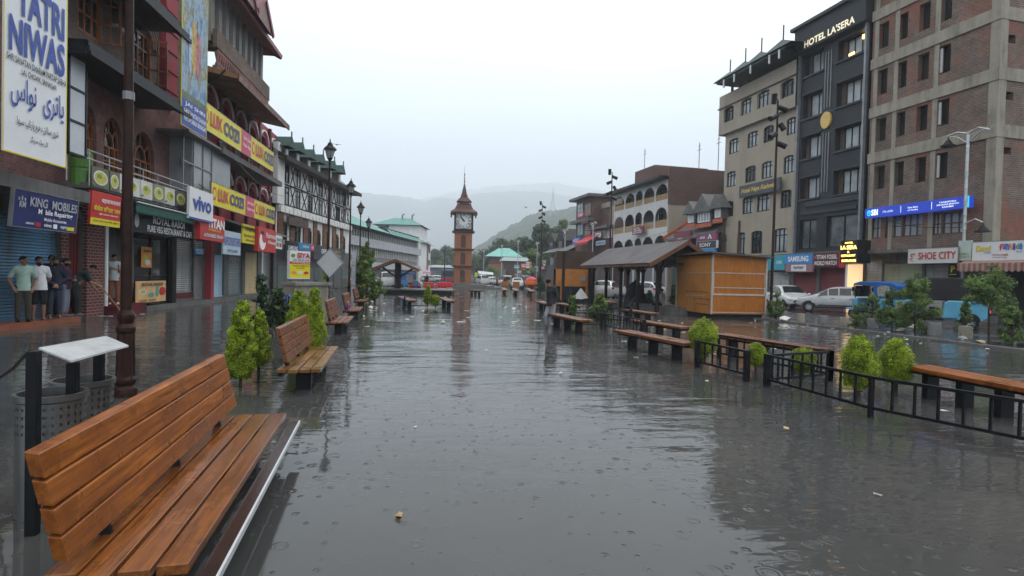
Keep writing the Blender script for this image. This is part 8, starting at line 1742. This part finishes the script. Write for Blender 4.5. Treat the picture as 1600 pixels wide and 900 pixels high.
    if hair:
        t = MB(); n, m = 18, 9
        for i in range(m + 1):
            th = PI * .60 * i / m
            for j in range(n):
                ph = 2 * PI * j / n; front = max(0, -math.sin(ph)); tt = th * (1 - .36 * front); p = V((.079 * math.sin(tt) * math.cos(ph), .013 + .098 * math.sin(tt) * math.sin(ph), .030 + .105 * math.cos(tt))); t.v.append(tuple(H + Rh @ p))
        for i in range(m):
            for j in range(n): t.f.append((i * n + j, i * n + (j + 1) % n, (i + 1) * n + (j + 1) % n, (i + 1) * n + j)); t.mi.append(0)
        ho = t.build('hair', M_HAIR, rt, smooth=True); so = ho.modifiers.new('so', 'SOLIDIFY'); so.thickness = .008; so.offset = 1
    if bag: t = MB(); t.cap((0, .17, 1.12), (0, .17, 1.36), .12, .10, 12); t.tube([(.12, .1, 1.42), (.13, -.15, 1.36), (.14, -.12, 1.1)], .02, 6); t.build('rucksack', bag, rt, smooth=True)
    return rt
def cl(name, c, v=.25): return plain(name, c, .75, v, 6, bmp=.15)
FACE = PI / 2 - .7                                    # facing the square (+x): local -y turned to +x
def onstep(x, out, z=.13): p = FL.at(ss(FL, x, 500, -out), -out, z); return (p.x, p.y, p.z)
person('man in pale green polo shirt with hands in trouser pockets, leftmost on the step', onstep(36, .42), FACE - .15, dict(wl=(-.20, -.05, .90), el=(-.29, .07, 1.12), wr=(.20, -.06, .90), er=(.28, .06, 1.12), hy=.75), cl('pale_green_cloth', (.33, .47, .40)), cl('olive_trousers', (.055, .048, .036)), shoe=M_BLACK, bulk=.98)
person('bearded man in white polo shirt and black shorts with hands behind his back', onstep(60, .42), FACE - .25, dict(el=(-.25, .12, 1.14), wl=(-.10, .19, .95), er=(.25, .12, 1.14), wr=(.08, .20, .96), hy=.45, hp=.05), cl('white_cloth', (.62, .63, .66), .12), cl('black_shorts', (.012, .013, .018)), shorts=True, shoe=cl('grey_sandal', (.10, .10, .10)), beard=True, bulk=1.16)
person('bearded man in dark navy jacket with clasped hands', onstep(85.5, .46), FACE - .3, dict(el=(-.25, .0, 1.13), wl=(-.04, -.20, .96), er=(.25, .0, 1.13), wr=(.05, -.21, .97), hy=.3, hp=.12), cl('navy_cloth', (.018, .022, .04)), cl('dark_jeans', (.025, .035, .065)), 'long', shoe=cl('grey_sandal', (.10, .10, .10)), beard=True, bulk=1.1, roll=True)
person('man in black standing behind, only his dark hair and shoulder visible', onstep(80, .12), FACE - .2, dict(hy=.2), cl('black_cloth', (.012, .012, .014)), cl('black_shorts', (.012, .013, .018)), 'long', sc=1.04)
person('man in dark plum sweater and grey jeans turned towards the sweeper', onstep(101, .38), FACE + .9, dict(el=(-.22, .02, 1.14), wl=(-.02, -.18, 1.10), er=(.22, .02, 1.14), wr=(.02, -.20, 1.16), hy=.35), cl('plum_cloth', (.045, .015, .035)), cl('grey_jeans', (.16, .19, .24), .35), 'long', shoe=cl('grey_sandal', (.10, .10, .10)), beard=True, roll=True)
bend = dict(pel=(0, .08, .92), chest=(0, -.16, 1.20), neck=(0, -.29, 1.35), head=(0, -.40, 1.43), hp=.6, sl=(-.17, -.22, 1.29), sr=(.17, -.22, 1.29), el=(-.17, -.32, 1.03), er=(.15, -.34, 1.02), wl=(-.06, -.54, .92), wr=(.04, -.48, .80), hl=(-.09, .10, .88), hr=(.09, .10, .88), kl=(-.11, .02, .48), kr=(.11, .08, .48))
psw = person('man in dark clothes bending forward to sweep water with a broom', onstep(119, .42), FACE + 1.35, bend, cl('dark_teal_cloth', (.018, .032, .038)), cl('black_cloth', (.012, .012, .014)), 'short', shoe=cl('grey_sandal', (.10, .10, .10)))
Rw = Matrix.Translation(psw.location) @ Matrix.Rotation(psw.rotation_euler.z, 4, 'Z'); bw_ = Rw @ V((-.02, -.46, 1.12)); be_ = Rw @ V((-.02, -1.25, .0)); be_.z = .04
br_ = thing('broom', 'long pale broom held by the bending man', 'broom', be_); mb = MB(); mb.tube([(0, 0, .02), bw_ - be_], .018, 8); mb.build('handle', plain('broom_wood', (.30, .17, .08), .5, .2), br_); mb = MB(); [mb.tube([(0, 0, .12), (.10 * math.cos(k), .10 * math.sin(k), -.03)], .012, 4) for k in range(9)]; mb.build('bristles', plain('straw', (.22, .16, .08), .8, .3), br_)
pd_ = FL.at(ss(FL, 178, 470, -.15), -.15, .34)
person('man with crossed strap bag and rust trousers standing in the side doorway', (pd_.x, pd_.y, .34), FACE - .5, dict(er=(.24, .04, 1.14), wr=(.05, -.16, 1.22), el=(-.26, .02, 1.14), wl=(-.16, -.14, 1.0), hy=.5, hp=.25), cl('pale_grey_tee', (.36, .40, .40)), cl('rust_trousers', (.20, .065, .03)), shoe=cl('white_shoe', (.55, .55, .55), .1), bag=cl('crimson_bag', (.20, .015, .05)))
gw = G(861, 511, 0)
walk = dict(pel=(0, 0, .93), chest=(0, -.05, 1.27), neck=(0, -.09, 1.45), head=(0, -.15, 1.575), hp=.45, kl=(-.09, -.16, .50), al=(-.09, -.10, .12), kr=(.09, -.03, .48), ar=(.09, .22, .16), fl=(0, -1), fr=(0, -1), el=(-.24, .12, 1.14), wl=(-.22, .02, .92), er=(.24, .06, 1.13), wr=(.22, -.08, .90))
person('man in dark hooded sweatshirt and rolled pale trousers wading through the flood', (gw.x, gw.y, -.12), -PI / 2 + .45, walk, cl('charcoal_hoodie', (.03, .032, .036)), cl('pale_trousers', (.30, .31, .34)), 'long', shoe=cl('brown_sandal', (.10, .05, .03)), roll=True, hood=True, bulk=1.06)
sit = dict(pel=(0, 0, .53), chest=(0, -.02, .88), neck=(0, -.03, 1.06), head=(0, -.06, 1.20), sl=(-.19, -.02, 1.0), sr=(.19, -.02, 1.0), el=(-.24, -.02, .74), er=(.24, -.02, .74), wl=(-.12, -.24, .66), wr=(.12, -.24, .66), hl=(-.09, -.02, .50), hr=(.09, -.02, .50), kl=(-.12, -.42, .50), kr=(.12, -.42, .50), al=(-.12, -.40, .09), ar=(.12, -.40, .09), hp=.2)
ps_ = FS_.at(LS * .80, 1.75, -.12); person('man in pale grey shirt sitting hunched on the platform under the long shelter', (ps_.x, ps_.y, -.12), FS_.rz - .9, sit, cl('ash_shirt', (.22, .23, .24)), cl('black_cloth', (.012, .012, .014)), 'long', hair=True, shoe=M_BLACK)
for x, dep, c, lab in ((777, 86, (.35, .04, .06), 'far person in a crimson top walking among the traffic'), (789, 84, (.02, .022, .04), 'far person in a dark navy coat beside the orange board')):
    p = mid(x, dep, -.1); person(lab, p, .3 + x, walk, cl('far_cloth_%d' % x, c), cl('black_cloth', (.012, .012, .014)), 'long')
um = thing('umbrella', 'pink open umbrella above the red barriers left of the clock tower', 'umbrella', mid(667, 66, 0)); m_ = MB(); m_.lathe([(.5, 1.75), (.42, 1.95), (.2, 2.08), (.02, 2.12)], 12, cap=False); m_.build('canopy', plain('pink_fabric', (.50, .25, .38), .6, .15), um); MB().tube([(0, 0, .9), (0, 0, 2.1)], .012, 6).build('handle', M_BLACK, um)
person('far person in black holding the pink umbrella', (*mid(667, 66.3, 0)[:2], -.1), 0, dict(er=(.2, -.1, 1.15), wr=(.04, -.28, 1.15)), cl('black_cloth', (.012, .012, .014)), cl('black_cloth', (.012, .012, .014)), 'long')

# ================================================================== litter on the water
LW = [plain('litter_white', (.62, .62, .58), .5, .15), plain('litter_tan', (.42, .28, .14), .6, .2), plain('litter_grey', (.30, .31, .30), .5, .2), plain('litter_green', (.42, .50, .36), .4, .2)]
def scrap(x, y, s, m, kind=0, rnd=None, z=.004):
    r = np.random.default_rng(int(x * 7 + y)); g = G(x, y, z); mb = MB()
    for q in range(2 if kind else 1):
        n = 7; pts = []; 
        for i in range(n): a = 2 * PI * i / n; rr_ = s * r.uniform(.55, 1.0); pts.append((rr_ * math.cos(a) * (1.5 if not kind else 1), rr_ * math.sin(a) * .8, z + (r.uniform(.0, .012) + (r.uniform(0, .6) * s if kind else 0))))
        c = (0, 0, .010 + (s * .9 if kind else 0)); mb.add(pts + [c], [(i, (i + 1) % n, n) for i in range(n)]); mb.add([(p[0], p[1], 0.001) for p in pts], [tuple(range(n))])
    o = mb.build('litter_scrap', m, None, loc=(g.x, g.y, 0)); o.rotation_euler = (0, 0, r.uniform(0, 6)); return o
named = [(623, 808, .036, 1, 1, 'crumpled tan paper scrap floating in the near foreground'), (876, 585, .05, 0, 1, 'white crumpled cup floating in mid channel'), (1228, 669, .05, 1, 0, 'long tan scrap floating before the near fence'), (1372, 773, .03, 2, 0, 'dark leaf scrap floating low at right'), (649, 667, .025, 0, 0, 'lone white scrap floating in mid foreground'), (1105, 595, .05, 0, 0, 'white scrap floating left of the fence end'), (988, 527, .12, 2, 1, 'dark and white wrapper by the warped plank bench'), (693, 505, .10, 3, 1, 'green leaf clump floating below the clock tower reflection'), (1476, 642, .05, 0, 0, 'red and white packet under the near fence'), (760, 547, .06, 0, 0, 'flat white scrap in the middle of the channel')]
for x, y, s, k, kd_, lab in named: tag(scrap(x, y, s, LW[k], kd_), lab, 'litter')
r = np.random.default_rng(11); lst = []
for i in range(105): lst.append((r.uniform(560, 870), 456 + 55 * r.random() ** 1.5, .07 + .09 * r.random() ** 2))
for i in range(26): lst.append((r.uniform(960, 1240), r.uniform(500, 560), .05 + .03 * r.random()))
for x, y, s in lst: tag(scrap(x, y, s, LW[int(r.integers(0, 3)) if r.random() > .5 else 0], int(r.random() > .75)), 'small pale scrap of litter among many on the flooded channel', 'litter', 'small pale scraps floating on the flooded channel')
for i in range(40):
    t = r.random(); x = 1215 + 385 * t; y = 508 + 40 * t + r.normal() * 5 - 2; tag(scrap(x, y, .035 + .05 * r.random(), LW[(0, 0, 2, 3)[int(r.integers(0, 4))]], int(r.random() > .75), z=.02), 'small plastic scrap washed up along the right kerb', 'litter', 'plastic scraps washed up along the kerb')
for x, y, s, k, lab in ((1428, 517, .30, 3, 'largest pale green plastic bag washed against the kerb'), (1408, 519, .2, 0, 'white plastic bag left of the pale green bag'), (1225, 502, .28, 0, 'flattened white plastic sheet near the kiosk corner'), (1505, 531, .16, 2, 'grey rag by the rear wheel of the pale blue rickshaw'), (1533, 537, .14, 1, 'yellowish wrapper at the kerb under the tallest feathery tree')): tag(scrap(x, y, s, LW[k], 1, z=.02), lab, 'litter')
for i, (x, y) in enumerate(((162, 494), (172, 494), (208, 493), (222, 491), (30, 505))): tag(scrap(x, y, .12, LW[0], 0, z=.01), 'white wet paper scrap on the flooded pavement by the left shops', 'litter', 'paper scraps before the left shops')
bd_ = thing('bird', 'small dark bird flying above the hill right of the clock tower', 'bird', D(822, 324, 90)); m_ = MB(); m_.add([(0, .25, 0), (-.7, .05, .25), (-.05, -.1, .02), (.7, .05, .2), (.05, -.1, .02), (0, -.4, .0)], [(0, 1, 2), (0, 4, 3), (0, 2, 5, 4)]); m_.cap((0, .25, 0), (0, -.35, 0), .09, .05, 8); m_.build('body', M_BLACK, bd_)
bd_ = thing('bird', 'tiny dark bird gliding in the pale sky above the long office', 'bird', D(526, 226, 70)); m_ = MB(); m_.add([(0, .2, 0), (-.7, .05, .15), (-.05, -.1, .02), (.7, .05, .1), (.05, -.1, .02), (0, -.3, .0)], [(0, 1, 2), (0, 4, 3), (0, 2, 5, 4)]); m_.cap((0, .2, 0), (0, -.3, 0), .07, .04, 8); m_.build('body', M_BLACK, bd_)

for i, (a, b, sag, lab) in enumerate(((FL.at(ss(FL, 436), -.4, 7.4), F3.at(6, -.5, 7.2), .5, 'thin black cable sagging along the half timbered block'), (FL.at(ss(FL, 436), -.4, 7.0), V((g0.x, g0.y, 4.9)).lerp(FL.at(ss(FL, 330), -1, 7), .6), .5, 'thin black cable slung from the red building towards the lamp post'), (FL.at(ss(FL, 270), -1, 5.3), FL.at(ss(FL, 432), -.6, 4.6), .35, 'thin cable running over the shop boards of the red building'), (FR.at(sl2, -.4, 7), FR.at(sl4, -.6, 6.4), .9, 'long thin cable strung before the white arcade'), (FR.at(sl7, -.5, 6.1), FR.at(S0 - 1, -.5, 4.6), .4, 'thin cable crossing the raw brick block below the bank sign'))):
    mb = MB(); mb.tube([a.lerp(b, t / 8) - a + V((0, 0, -sag * math.sin(PI * t / 8))) for t in range(9)], .014, 5); tag(mb.build('overhead_cable', M_BLACK, None, loc=a), lab, 'cable')
